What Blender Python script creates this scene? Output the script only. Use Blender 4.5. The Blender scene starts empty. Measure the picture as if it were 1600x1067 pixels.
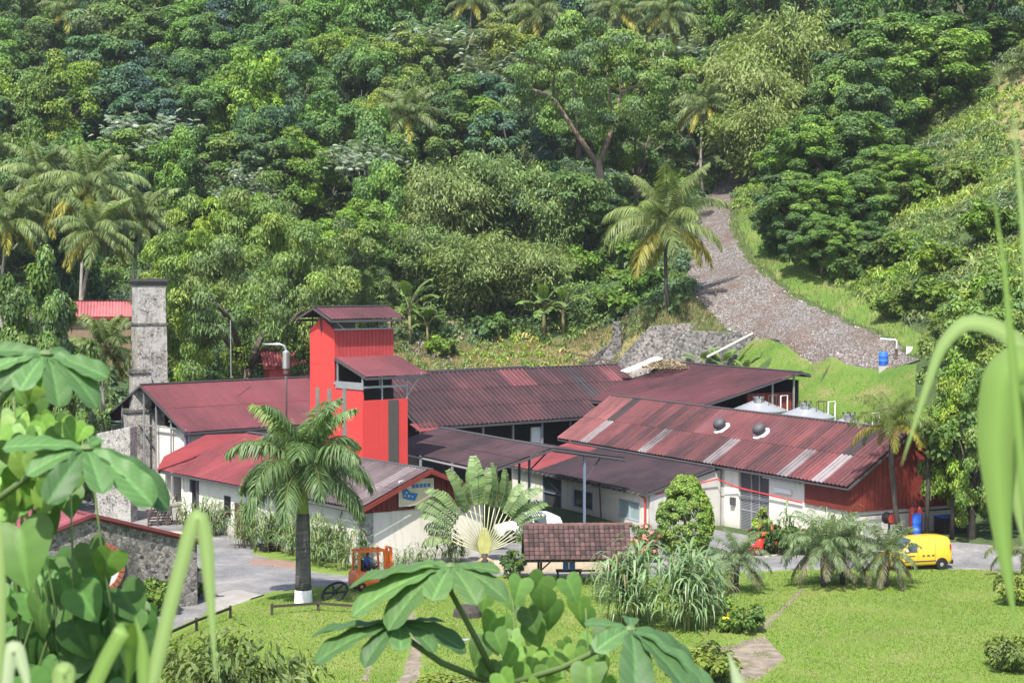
import bpy, bmesh, math, random
import numpy as np
from mathutils import Vector, Matrix, Euler
R = math.radians
random.seed(7); rng = np.random.default_rng(11)
S = bpy.context.scene
COL = S.collection

# ---------------------------------------------------------------- camera, sky, sun, exposure
F = 2800.0; PITCH = math.atan(102.7 / F); CAMZ = 16.5
cam = bpy.data.cameras.new('camera'); camo = bpy.data.objects.new('camera', cam); COL.objects.link(camo)
cam.sensor_width = 36; cam.lens = F / 1600 * 36; cam.clip_start = 0.1; cam.clip_end = 3000
camo.location = (0, 0, CAMZ); camo.rotation_euler = (math.pi / 2 - PITCH, 0, 0)
cam.dof.use_dof = True; cam.dof.focus_distance = 105; cam.dof.aperture_fstop = 10.5
S.camera = camo
SUN_EL = R(56); SUN_DIR = Vector((-0.30, -0.95, 0)).normalized()          # where the sun stands, seen from the yard
world = bpy.data.worlds.new('World'); S.world = world; world.use_nodes = True
wn = world.node_tree; wn.nodes.clear()
sky = wn.nodes.new('ShaderNodeTexSky'); sky.sky_type = 'NISHITA'; sky.sun_disc = False
sky.sun_elevation = SUN_EL; sky.sun_rotation = math.atan2(SUN_DIR.x, SUN_DIR.y)
sky.air_density = 1.0; sky.dust_density = 2.0
bg = wn.nodes.new('ShaderNodeBackground'); bg.inputs['Strength'].default_value = 0.15
wo = wn.nodes.new('ShaderNodeOutputWorld')
wn.links.new(sky.outputs[0], bg.inputs[0]); wn.links.new(bg.outputs[0], wo.inputs[0])
sun = bpy.data.lights.new('sun', 'SUN'); sun.energy = 4.6; sun.angle = R(0.6); sun.color = (1, 0.95, 0.87)
suno = bpy.data.objects.new('sun', sun); COL.objects.link(suno)
sd = Vector((SUN_DIR.x * math.cos(SUN_EL), SUN_DIR.y * math.cos(SUN_EL), math.sin(SUN_EL)))
suno.rotation_euler = sd.to_track_quat('Z', 'Y').to_euler(); suno.location = (-40, -40, 90)
S.view_settings.view_transform = 'Standard'; S.view_settings.look = 'None'
S.view_settings.exposure = 1.08; S.view_settings.gamma = 1.0
S.render.engine = 'CYCLES'; S.cycles.use_denoising = True
S.cycles.max_bounces = 6; S.cycles.transparent_max_bounces = 8

# ---------------------------------------------------------------- helpers
def ray(px, py):
    v = (533.5 - py) / F
    d = Vector(((px - 800) / F, math.cos(PITCH) + v * math.sin(PITCH), -math.sin(PITCH) + v * math.cos(PITCH)))
    return d / d.y
def W(px, py, Y): return Vector((0, 0, CAMZ)) + ray(px, py) * Y             # a point at distance Y
def Zp(px, py, z=0.0):                                                     # a point at height z
    d = ray(px, py); return Vector((0, 0, CAMZ)) + d * ((z - CAMZ) / d.z)

def tag(o, label, cat, group=None, kind=None):
    if label: o['label'] = label
    if cat: o['category'] = cat
    if group: o['group'] = group
    if kind: o['kind'] = kind
    return o
def empty(name, loc=(0, 0, 0), rz=0.0, label=None, cat=None, group=None):
    o = bpy.data.objects.new(name, None); COL.objects.link(o)
    o.location = loc; o.rotation_euler = (0, 0, rz); o.empty_display_size = 0.3
    if label: tag(o, label, cat, group)
    return o
def link(name, me, parent=None, mat=None, loc=None, color=None):
    o = bpy.data.objects.new(name, me); COL.objects.link(o)
    if parent is not None: o.parent = parent
    if mat is not None and not me.materials: me.materials.append(mat)
    if loc is not None: o.location = loc
    if color is not None: o.color = (*color, 1)
    return o
def copy_tree(o, parent=None):
    c = o.copy(); COL.objects.link(c); c.parent = parent
    for ch in o.children: copy_tree(ch, c)
    return c

class MB:
    """collects shapes, then builds one mesh object"""
    def __init__(s): s.v = []; s.f = []
    def add(s, vs, fs):
        b = len(s.v); s.v += [tuple(v) for v in vs]; s.f += [tuple(b + i for i in f) for f in fs]; return s
    def box(s, a, b):
        x0, y0, z0 = a; x1, y1, z1 = b
        return s.add([(x0,y0,z0),(x1,y0,z0),(x1,y1,z0),(x0,y1,z0),(x0,y0,z1),(x1,y0,z1),(x1,y1,z1),(x0,y1,z1)],
                     [(3,2,1,0),(4,5,6,7),(0,1,5,4),(1,2,6,5),(2,3,7,6),(3,0,4,7)])
    def beam(s, p, q, w=0.1, h=None, up=(0,0,1)):
        p = Vector(p); q = Vector(q); d = (q - p).normalized(); h = h or w
        u = Vector(up)
        if abs(d.dot(u)) > 0.97: u = Vector((1, 0, 0))
        a = d.cross(u).normalized() * (w / 2); b = a.cross(d).normalized() * (h / 2)
        vs = [p-a-b, p+a-b, p+a+b, p-a+b, q-a-b, q+a-b, q+a+b, q-a+b]
        return s.add(vs, [(0,1,2,3),(7,6,5,4),(0,4,5,1),(1,5,6,2),(2,6,7,3),(3,7,4,0)])
    def tube(s, pts, rad, n=8, cap=True):
        pts = [Vector(p) for p in pts]; m = len(pts)
        if not hasattr(rad, '__len__'): rad = [rad] * m
        b = len(s.v); ref = None
        for i, p in enumerate(pts):
            d = (pts[min(i+1, m-1)] - pts[max(i-1, 0)]).normalized()
            if ref is None: ref = Vector((0,0,1)) if abs(d.z) < 0.9 else Vector((1,0,0))
            u = d.cross(ref).normalized(); w = u.cross(d).normalized(); ref = w
            for k in range(n):
                a = 2*math.pi*k/n; s.v.append(tuple(p + (u*math.cos(a) + w*math.sin(a)) * rad[i]))
        for i in range(m-1):
            for k in range(n):
                k2 = (k+1) % n
                s.f.append((b+i*n+k, b+i*n+k2, b+(i+1)*n+k2, b+(i+1)*n+k))
        if cap:
            s.f.append(tuple(b+k for k in range(n))[::-1]); s.f.append(tuple(b+(m-1)*n+k for k in range(n)))
        return s
    def lathe(s, prof, c=(0,0,0), n=16, axis='z'):
        b = len(s.v); c = Vector(c); m = len(prof)
        for r, z in prof:
            for k in range(n):
                a = 2*math.pi*k/n; x, y = r*math.cos(a), r*math.sin(a)
                p = (x, y, z) if axis == 'z' else ((z, x, y) if axis == 'x' else (x, z, y))
                s.v.append(tuple(c + Vector(p)))
        for i in range(m-1):
            for k in range(n):
                k2 = (k+1) % n; s.f.append((b+i*n+k, b+i*n+k2, b+(i+1)*n+k2, b+(i+1)*n+k))
        s.f.append(tuple(b+k for k in range(n))[::-1]); s.f.append(tuple(b+(m-1)*n+k for k in range(n)))
        return s
    def prism(s, poly, d):
        """poly = list of 3-D points, extruded by vector d"""
        n = len(poly); d = Vector(d); vs = [Vector(p) for p in poly]; vs += [p + d for p in vs]
        return s.add(vs, [tuple(range(n)), tuple(range(2*n-1, n-1, -1))] + [(i, n+i, n+(i+1) % n, (i+1) % n) for i in range(n)])
    def mesh(s, name, mat=None, smooth=False, fix=True):
        me = bpy.data.meshes.new(name); me.from_pydata(s.v, [], s.f)
        if fix:
            bm = bmesh.new(); bm.from_mesh(me); bmesh.ops.recalc_face_normals(bm, faces=bm.faces); bm.to_mesh(me); bm.free()
        if smooth: me.polygons.foreach_set('use_smooth', [True]*len(me.polygons))
        if mat: me.materials.append(mat)
        me.update(); return me
    def build(s, name, mat=None, parent=None, smooth=False, loc=None, bevel=0, color=None):
        o = link(name, s.mesh(name, mat, smooth), parent, None, loc, color)
        if bevel:
            m = o.modifiers.new('bevel', 'BEVEL'); m.width = bevel; m.segments = 2; m.limit_method = 'ANGLE'
        return o

def np_mesh(name, verts, faces, mat=None, tint=None, smooth=False):
    """verts (N,3), faces (M,k) arrays, tint (N,3) colour per vertex"""
    me = bpy.data.meshes.new(name); verts = np.asarray(verts, np.float32); faces = np.asarray(faces, np.int32)
    k = faces.shape[1]
    me.vertices.add(len(verts)); me.vertices.foreach_set('co', verts.ravel())
    me.loops.add(faces.size); me.loops.foreach_set('vertex_index', faces.ravel())
    me.polygons.add(len(faces)); me.polygons.foreach_set('loop_start', np.arange(0, faces.size, k, dtype=np.int32))
    me.polygons.foreach_set('loop_total', np.full(len(faces), k, np.int32))
    if smooth: me.polygons.foreach_set('use_smooth', np.ones(len(faces), bool))
    if tint is not None:
        a = me.attributes.new('tint', 'FLOAT_COLOR', 'POINT')
        c = np.ones((len(verts), 4), np.float32); c[:, :3] = tint; a.data.foreach_set('color', c.ravel())
    me.update(calc_edges=True)
    if mat: me.materials.append(mat)
    return me

# ---------------------------------------------------------------- materials
MATS = {}
class NT:
    def __init__(s, name):
        s.m = bpy.data.materials.new(name); s.m.use_nodes = True; s.t = s.m.node_tree; s.t.nodes.clear()
        s.out = s.n('ShaderNodeOutputMaterial')
        MATS[name] = s.m
    def n(s, typ, **kw):
        nd = s.t.nodes.new(typ)
        for k, v in kw.items():
            if k in nd.inputs: nd.inputs[k].default_value = v
            else: setattr(nd, k, v)
        return nd
    def l(s, a, b): s.t.links.new(a, b)
    def noise(s, vec, scale, detail=4, rough=0.6):
        nd = s.n('ShaderNodeTexNoise'); nd.inputs['Scale'].default_value = scale
        nd.inputs['Detail'].default_value = detail; nd.inputs['Roughness'].default_value = rough
        if vec is not None: s.l(vec, nd.inputs['Vector'])
        return nd.outputs['Fac']
    def ramp(s, fac, stops):
        r = s.n('ShaderNodeValToRGB'); e = r.color_ramp.elements
        while len(e) < len(stops): e.new(0.5)
        for i, (p, c) in enumerate(stops):
            e[i].position = p; e[i].color = (*c, 1) if len(c) == 3 else c
        s.l(fac, r.inputs[0]); return r.outputs[0]
    def mix(s, fac, a, b, mode='MIX'):
        m = s.n('ShaderNodeMix'); m.data_type = 'RGBA'; m.blend_type = mode
        for i, x in ((0, fac), (6, a), (7, b)):
            if hasattr(x, 'is_linked') or isinstance(x, bpy.types.NodeSocket): s.l(x, m.inputs[i])
            elif i == 0: m.inputs[0].default_value = x
            else: m.inputs[i].default_value = (*x, 1)
        return m.outputs[2]
    def math(s, op, a, b=0.5, c=None):
        m = s.n('ShaderNodeMath'); m.operation = op
        for i, x in enumerate((a, b, c)):
            if x is None: continue
            if isinstance(x, bpy.types.NodeSocket): s.l(x, m.inputs[i])
            else: m.inputs[i].default_value = x
        return m.outputs[0]
    def pos(s): return s.n('ShaderNodeNewGeometry').outputs['Position']
    def objco(s): return s.n('ShaderNodeTexCoord').outputs['Object']
    def mapping(s, vec, scale):
        m = s.n('ShaderNodeMapping'); m.inputs['Scale'].default_value = scale; s.l(vec, m.inputs['Vector']); return m.outputs[0]
    def bump(s, h, strength=0.4, dist=0.05):
        b = s.n('ShaderNodeBump'); b.inputs['Strength'].default_value = strength; b.inputs['Distance'].default_value = dist
        s.l(h, b.inputs['Height']); return b.outputs[0]
    def done(s, color, rough=0.7, normal=None, metal=0.0, spec=0.3):
        p = s.n('ShaderNodeBsdfPrincipled')
        if isinstance(color, bpy.types.NodeSocket): s.l(color, p.inputs['Base Color'])
        else: p.inputs['Base Color'].default_value = (*color, 1)
        if isinstance(rough, bpy.types.NodeSocket): s.l(rough, p.inputs['Roughness'])
        else: p.inputs['Roughness'].default_value = rough
        p.inputs['Metallic'].default_value = metal; p.inputs['Specular IOR Level'].default_value = spec
        if normal is not None: s.l(normal, p.inputs['Normal'])
        s.l(p.outputs[0], s.out.inputs[0]); return s.m

def plain(name, col, rough=0.6, metal=0.0, var=0.25, scale=3.0, spec=0.3, objcol=False, bump=0.0):
    """painted / plain surface with uneven tone"""
    t = NT(name); ps = t.pos(); f = t.noise(ps, scale, 5, 0.65)
    base = t.n('ShaderNodeObjectInfo').outputs['Color'] if objcol else t.mix(0.0, col, col)
    c = t.mix(t.math('MULTIPLY', t.ramp(f, [(0.35, (0,0,0)), (0.75, (1,1,1))]), var), base, tuple(x*0.35 for x in col) if not objcol else (0.02,0.02,0.02))
    nm = t.bump(t.noise(ps, scale*8, 3), bump, 0.02) if bump else None
    return t.done(c, rough, nm, metal, spec)

def foliage(name, rough=0.5, trans=0.28, spec=0.25):
    t = NT(name)
    a = t.n('ShaderNodeAttribute', attribute_name='tint').outputs['Color']
    oc = t.n('ShaderNodeObjectInfo')
    c = t.mix(1.0, a, oc.outputs['Color'], 'MULTIPLY')
    p = t.n('ShaderNodeBsdfPrincipled'); t.l(c, p.inputs['Base Color']); p.inputs['Roughness'].default_value = rough
    p.inputs['Specular IOR Level'].default_value = spec
    tr = t.n('ShaderNodeBsdfTranslucent')
    c2 = t.mix(1.0, c, (1.25, 1.3, 0.55), 'MULTIPLY'); t.l(c2, tr.inputs[0])
    mx = t.n('ShaderNodeMixShader'); mx.inputs[0].default_value = trans
    t.l(p.outputs[0], mx.inputs[1]); t.l(tr.outputs[0], mx.inputs[2]); t.l(mx.outputs[0], t.out.inputs[0])
    return t.m
LEAF = foliage('leaf', 0.55, 0.33, 0.2); LEAFG = foliage('glossy_leaf', 0.5, 0.3, 0.25); BLADE = foliage('grass_blade', 0.45, 0.4, 0.3)

def bark(name, c1, c2, sc=6):
    t = NT(name); v = t.mapping(t.objco(), (sc, sc, sc*0.25)); f = t.noise(v, 1.5, 6, 0.7)
    return t.done(t.mix(t.ramp(f, [(0.3,(0,0,0)),(0.7,(1,1,1))]), c1, c2), 0.85, t.bump(f, 0.6, 0.05))
BARK = bark('bark', (0.06,0.045,0.035), (0.17,0.14,0.11))
BARKP = bark('pale_bark', (0.16,0.14,0.12), (0.34,0.31,0.27))
BARKD = bark('dark_bark', (0.02,0.017,0.015), (0.07,0.06,0.05))

def stone(name, c1, c2, c3, sc=3.0, white=0.0):
    t = NT(name); ps = t.pos()
    v = t.n('ShaderNodeTexVoronoi'); v.inputs['Scale'].default_value = sc; t.l(ps, v.inputs['Vector'])
    v2 = t.n('ShaderNodeTexVoronoi', feature='DISTANCE_TO_EDGE'); v2.inputs['Scale'].default_value = sc; t.l(ps, v2.inputs['Vector'])
    c = t.ramp(v.outputs['Color'], [(0.12, tuple(x*.35 for x in c1)), (0.28, c1), (0.55, c2), (0.9, c3)])
    big = t.noise(ps, 0.5, 6, 0.7); fine = t.noise(ps, 9, 4, 0.7)
    c = t.mix(t.ramp(big, [(0.50,(0,0,0)),(0.68,(0.7,)*3)]), c, (0.045,0.045,0.04))       # black mildew
    c = t.mix(t.math('MULTIPLY', t.ramp(t.noise(ps, 1.1, 5, 0.7), [(0.46,(0,0,0)),(0.6,(1,1,1))]), white), c, (0.5,0.48,0.44))
    c = t.mix(t.math('MULTIPLY', fine, 0.4), c, (0.08,0.08,0.075))
    edge = t.ramp(v2.outputs['Distance'], [(0.0,(0.45,)*3),(0.07,(1,1,1))])
    c = t.mix(edge, (0.07,0.07,0.065), c)
    h = t.math('ADD', t.math('MULTIPLY', edge, 0.7), fine)
    return t.done(c, 0.9, t.bump(h, 0.8, 0.08))
STONE = stone('rubble_stone', (0.13,0.12,0.11), (0.24,0.22,0.2), (0.34,0.31,0.28), 5.5)
STONEW = stone('limewashed_stone', (0.24,0.23,0.21), (0.38,0.36,0.33), (0.50,0.48,0.44), 7.0, 0.9)
STONED = stone('dark_stone', (0.06,0.06,0.055), (0.13,0.12,0.11), (0.22,0.2,0.18), 4.5)

def plaster(name, col, dirty):
    t = NT(name); ps = t.pos(); f = t.noise(t.mapping(ps, (1.2,1.2,0.35)), 1.6, 6, 0.7)
    z = t.n('ShaderNodeSeparateXYZ'); t.l(ps, z.inputs[0])
    low = t.ramp(t.math('ADD', t.math('MULTIPLY', z.outputs['Z'], 0.5), t.math('MULTIPLY', f, 0.9)), [(0.30,(0.6,)*3),(0.75,(0,0,0))])
    c = t.mix(t.ramp(f, [(0.5,(0,0,0)),(0.8,(0.6,)*3)]), col, dirty)
    c = t.mix(low, c, tuple(x*0.55 for x in dirty))
    return t.done(c, 0.85, t.bump(t.noise(ps, 14, 3), 0.25, 0.02))
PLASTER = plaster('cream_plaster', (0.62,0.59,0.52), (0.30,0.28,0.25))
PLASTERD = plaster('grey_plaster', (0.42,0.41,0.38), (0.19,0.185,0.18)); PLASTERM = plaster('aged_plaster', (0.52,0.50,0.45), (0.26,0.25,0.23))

def sheetmat(name, dirt=(0.017,0.0125,0.0145), lo=0.46, hi=0.64, spec=0.15, rough=0.65, patch=0.16):
    """roof sheet: colour from the sheet itself, mildew in the troughs and in streaks down the slope"""
    t = NT(name); ps = t.pos(); oi = t.n('ShaderNodeObjectInfo')
    tr = t.n('ShaderNodeAttribute', attribute_name='trough')
    uv = t.n('ShaderNodeUVMap').outputs[0]
    off = t.n('ShaderNodeVectorMath'); off.operation = 'ADD'; t.l(uv, off.inputs[0])
    cb = t.n('ShaderNodeCombineXYZ'); t.l(t.math('MULTIPLY', oi.outputs['Random'], 60.0), cb.inputs[0]); t.l(cb.outputs[0], off.inputs[1])
    streak = t.noise(t.mapping(off.outputs[0], (5.0, 0.35, 1)), 1.0, 5, 0.65)
    big = t.noise(ps, patch, 5, 0.62); fine = t.noise(ps, 2.2, 5, 0.7)
    k = t.math('ADD', t.math('MULTIPLY', big, 0.55), t.math('MULTIPLY', streak, 0.3))
    k = t.math('ADD', k, t.math('MULTIPLY', fine, 0.17))
    k = t.math('ADD', k, t.math('MULTIPLY', tr.outputs['Fac'], 0.16))
    m = t.ramp(k, [(lo, (0,0,0)), (hi, (0.93,)*3)])
    c = t.mix(m, oi.outputs['Color'], dirt)
    fade = t.ramp(t.noise(ps, 0.9, 4), [(0.35,(0,0,0)),(0.75,(0.5,)*3)])
    c = t.mix(fade, c, t.mix(0.25, c, (0.12,0.07,0.075)))
    return t.done(c, rough, t.bump(fine, 0.15, 0.01), 0.0, spec)
SHEET = sheetmat('roof_sheet', lo=0.43, hi=0.72)
SHEETD = sheetmat('dark_roof_sheet', lo=0.36, hi=0.64)
SHEETC = sheetmat('clean_roof_sheet', lo=0.48, hi=0.80)

WHITE = plain('white_paint', (0.66,0.65,0.62), 0.6, var=0.2)
BLACK = plain('black_rubber', (0.015,0.015,0.016), 0.7)
DARK = plain('interior_shade', (0.025,0.023,0.022), 0.8)  # near-black base: shade of open interiors put into the colour
STEEL = plain('galvanised_steel', (0.42,0.43,0.45), 0.45, 0.6, 0.3, 2)
STAIN = plain('stainless_steel', (0.62,0.63,0.64), 0.28, 0.85, 0.15, 1.2)
IRON = plain('rusty_iron', (0.09,0.06,0.05), 0.8, 0.0, 0.5, 5)
DGREY = plain('dark_grey_metal', (0.075,0.075,0.08), 0.6, 0.2)
RED = plain('red_paint', (0.52,0.05,0.045), 0.55, var=0.12, scale=1.2, spec=0.3)
REDOX = plain('red_oxide_board', (0.17,0.030,0.022), 0.65, var=0.45, scale=2.2, objcol=False)
GLASS = plain('dark_glass', (0.05,0.06,0.07), 0.12, 0.0, 0.1, spec=0.6)
WOOD = plain('weathered_wood', (0.20,0.14,0.09), 0.8, var=0.5, scale=6)
WOODD = plain('dark_wood', (0.05,0.035,0.028), 0.8, var=0.4, scale=6)
STRIP = plain('grey_polycarbonate', (0.17,0.16,0.145), 0.5, var=0.5, scale=3)
CONC = plain('concrete', (0.36,0.34,0.31), 0.85, var=0.4, scale=2, bump=0.2)
BLUEP = plain('blue_plastic', (0.03,0.13,0.55), 0.4, var=0.1)
# ---------------------------------------------------------------- terrain
TP = []
for x in (-150, -80, -40, -15, 0, 15, 40, 80, 150):
    TP += [(x, -14, 14.8), (x, 0, 14.6), (x, 8, 12.6), (x, 20, 9.4), (x, 40, 3.4), (x, 54, 0.3)]
for x in (-32, -20, -8, 5, 18, 30):
    for y in (64, 78, 92, 106, 118): TP.append((x, y, 0))
TP += [(x, 130, 0) for x in (-24, -12, 0, 10, 18)] + [(x, 142, 0.5) for x in (-14, 0, 10, 16)]
TP += [(-32, 124, 0.3), (-38, 130, 2), (-45, 110, 1), (-60, 100, 3), (-60, 70, 1), (-60, 130, 8), (-34, 148, 8.6), (-42, 150, 9),
       (-22, 152, 4.5), (-8, 154, 3.5), (4, 153, 3.5), (20, 136, 0.2), (25.5, 131, 0.6), (30, 124, 0.8), (31, 112, 0.2), (36, 100, 0.2),
       (45, 80, 0.5), (60, 60, 1), (80, 90, 10), (48, 100, 3)]
def tp(px, py, Y): p = W(px, py, Y); TP.append((p.x, p.y, p.z))
for a in [(1400,568,140),(1300,548,144),(1250,522,150),(1180,527,154),(1130,452,166),(1100,402,181),(1112,340,202),(1142,285,228),(1160,262,245),
          (1250,600,146),(1255,640,141.5),(1330,630,139),(1400,620,134),(1200,400,178),(1300,450,160),(1440,520,144),(1500,400,152),(1590,250,168),
          (1590,125,190),(1400,300,178),(1400,190,200),(1210,290,215),(1600,420,142),(1600,560,126),(1050,490,160),(1000,470,164),
          (1350,500,151),(1450,580,134),(1160,560,147)]: tp(*a)
for x in (-70, -50, -30, -10, 8):
    k = abs(x + 10) * 0.02
    for y, z in ((165, 8.2), (175, 11.6), (190, 17.2), (210, 25.5), (240, 38.5), (280, 57), (330, 80), (380, 98)):
        TP.append((x, y + (4 if x < -40 else 0), z - k))
TP += [(28, 270, 44), (28, 320, 68), (45, 260, 58), (60, 220, 52), (80, 180, 50), (80, 140, 34), (120, 200, 70), (140, 300, 98), (60, 330, 86),
       (60, 380, 105), (120, 100, 24), (-110, 130, 18), (-120, 180, 26), (-120, 240, 46), (-130, 330, 82), (-130, 380, 98), (150, 380, 115),
       (11, 151, 3.8), (14, 160, 12), (19, 158.5, 11.8), (9, 162, 9.8), (20.5, 147, 6), (4, 157, 5), (9, 157, 5), (14, 156, 5.2), (18, 153.5, 6), (5, 161, 7)]
TP = np.array(TP)
def rbf_fit(P):
    A = np.linalg.norm(P[:, None, :2] - P[None, :, :2], axis=2) + np.eye(len(P)) * -0.6
    n = len(P); Q = np.c_[np.ones(n), P[:, :2]]
    M = np.block([[A, Q], [Q.T, np.zeros((3, 3))]]); b = np.r_[P[:, 2], 0, 0, 0]
    return np.linalg.solve(M, b)
WT = rbf_fit(TP)
GX0, GX1, GY0, GY1, GS = -160, 160, -14, 380, 2.0
gx = np.arange(GX0, GX1 + .1, GS); gy = np.arange(GY0, GY1 + .1, GS)
XX, YY = np.meshgrid(gx, gy)
pts = np.c_[XX.ravel(), YY.ravel()]
D = np.linalg.norm(pts[:, None, :] - TP[None, :, :2], axis=2)
ZZ = (D @ WT[:-3] + WT[-3] + pts @ WT[-2:]).reshape(XX.shape)
# the works yard and lawn are level; small bumps elsewhere
flat = (np.clip((34 - np.abs(XX)) / 8, 0, 1) * np.clip((YY - 58) / 10, 0, 1) * np.clip((136 - YY - np.clip(XX - 14, 0, 20) * 0.75) / 6, 0, 1))
bump = (np.sin(XX * 0.21 + YY * 0.13) * np.sin(YY * 0.17 - XX * 0.08)) * 0.5
ZZ = ZZ * (1 - flat) + bump * (1 - flat) * np.clip((YY - 100) / 60, 0, 1) * 0.8
ZZ += flat * 0.10 * np.sin(XX * 0.33 + 1.0) * np.sin(YY * 0.27)
ZZ += 0.95 * np.clip((YY - 102.3) / 3.0, 0, 1) * np.clip((XX - 20.5) / 2.5, 0, 1) * np.clip((116 - YY) / 4, 0, 1) * np.clip((38 - XX) / 4, 0, 1)
def hz(x, y):
    fx = np.clip((np.asarray(x, float) - GX0) / GS, 0, len(gx) - 1.001); fy = np.clip((np.asarray(y, float) - GY0) / GS, 0, len(gy) - 1.001)
    i = fx.astype(int); j = fy.astype(int); u = fx - i; v = fy - j
    return ZZ[j, i]*(1-u)*(1-v) + ZZ[j, i+1]*u*(1-v) + ZZ[j+1, i]*(1-u)*v + ZZ[j+1, i+1]*u*v
def ground(p, dz=0.0): return Vector((p[0], p[1], float(hz(p[0], p[1])) + dz))
YS = np.arange(30, 378, 0.5)
def hit(px, py, lift=0.0, y0=30):
    """where the view line meets the ground raised by lift"""
    d = ray(px, py); ys = YS[YS >= y0]
    below = CAMZ + d.z * ys - (hz(d.x * ys, ys) + lift)
    k = np.argmax(below <= 0)
    if below[k] > 0: k = len(ys) - 1
    y = ys[k]; return Vector((d.x * y, y, float(hz(d.x * y, y))))

nx, ny = len(gx), len(gy)
verts = np.c_[XX.ravel(), YY.ravel(), ZZ.ravel()]
jj, ii = np.meshgrid(np.arange(ny - 1), np.arange(nx - 1), indexing='ij'); b = (jj * nx + ii).ravel()
faces = np.c_[b, b + 1, b + nx + 1, b + nx]

t = NT('forest_floor'); ps = t.pos(); f = t.noise(ps, 0.35, 6, 0.7); f2 = t.noise(ps, 3.0, 5, 0.7)
c = t.ramp(f, [(0.3,(0.035,0.06,0.02)),(0.5,(0.06,0.10,0.03)),(0.7,(0.12,0.12,0.05))])
c = t.mix(t.math('MULTIPLY', f2, 0.6), c, (0.05,0.075,0.02)); M_FLOOR = t.done(c, 0.95, t.bump(f2, 1.0, 0.3))
t = NT('lawn_grass'); ps = t.pos(); f = t.noise(ps, 0.16, 5, 0.65); f2 = t.noise(ps, 1.3, 6, 0.75); f3 = t.noise(ps, 9.0, 4, 0.8)
c = t.ramp(f, [(0.3,(0.125,0.20,0.025)),(0.5,(0.16,0.245,0.034)),(0.68,(0.215,0.265,0.06))])
c = t.mix(t.ramp(f2, [(0.5,(0,0,0)),(0.68,(0.8,)*3)]), c, (0.25,0.22,0.10))
c = t.mix(t.math('MULTIPLY', t.ramp(f3, [(0.35,(1,1,1)),(0.6,(0,0,0))]), 0.5), c, (0.07,0.13,0.015))
M_LAWN = t.done(c, 0.9, t.bump(f3, 1.0, 0.12))
t = NT('bank_grass'); ps = t.pos(); f = t.noise(ps, 0.3, 5, 0.65); f3 = t.noise(ps, 5.0, 5, 0.8)
c = t.ramp(f, [(0.3,(0.07,0.15,0.02)),(0.52,(0.12,0.19,0.03)),(0.7,(0.24,0.20,0.09))])
c = t.mix(t.math('MULTIPLY', t.ramp(f3, [(0.35,(1,1,1)),(0.6,(0,0,0))]), 0.6), c, (0.05,0.10,0.015))
M_BANK = t.done(c, 0.9, t.bump(f3, 1.0, 0.15))
t = NT('dry_grass_bank'); ps = t.pos(); f = t.noise(ps, 0.35, 5, 0.65); f3 = t.noise(ps, 4.0, 5, 0.8)
c = t.ramp(f, [(0.3,(0.12,0.17,0.035)),(0.5,(0.25,0.21,0.10)),(0.7,(0.33,0.25,0.14))])
c = t.mix(t.math('MULTIPLY', t.ramp(f3, [(0.35,(1,1,1)),(0.6,(0,0,0))]), 0.6), c, (0.09,0.12,0.02))
M_DRY = t.done(c, 0.9, t.bump(f3, 1.0, 0.15))
t = NT('yard_asphalt'); ps = t.pos(); f = t.noise(ps, 0.3, 8, 0.78); f3 = t.noise(ps, 14.0, 4, 0.8); f2 = t.noise(ps, 1.0, 5, .7)
c = t.ramp(f, [(0.32,(0.05,0.05,0.053)),(0.5,(0.115,0.115,0.12)),(0.68,(0.24,0.225,0.205))])
c = t.mix(t.math('MULTIPLY', t.ramp(f3, [(0.4,(0,0,0)),(0.7,(1,1,1))]), 0.5), c, (0.30,0.29,0.28))
c = t.mix(t.ramp(f2, [(0.6,(0,0,0)),(0.75,(0.6,)*3)]), c, (0.10,0.12,0.05))
M_YARD = t.done(c, 0.9, t.bump(f3, 0.5, 0.03))
t = NT('stony_track'); ps = t.pos(); f = t.noise(ps, 0.25, 6, 0.7)
v = t.n('ShaderNodeTexVoronoi'); v.inputs['Scale'].default_value = 8.0; t.l(ps, v.inputs['Vector'])
c = t.ramp(v.outputs['Color'], [(0.15,(0.10,0.08,0.07)),(0.5,(0.18,0.16,0.145)),(0.85,(0.36,0.345,0.33))])
c = t.mix(t.ramp(f, [(0.42,(0,0,0)),(0.66,(0.85,)*3)]), c, (0.15,0.10,0.075))
M_TRACK = t.done(c, 0.95, t.bump(v.outputs['Distance'], 1.0, 0.25))
t = NT('bare_soil'); ps = t.pos(); f = t.noise(ps, 1.2, 6, 0.75)
c = t.ramp(f, [(0.35,(0.10,0.085,0.06)),(0.6,(0.22,0.18,0.14))]); M_SOIL = t.done(c, 0.95, t.bump(f, 0.8, 0.1))

tag(link('ground', np_mesh('ground', verts, faces, M_FLOOR, smooth=True)), 'sloping forest floor and valley bottom around the works', 'ground', kind='structure')

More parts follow.
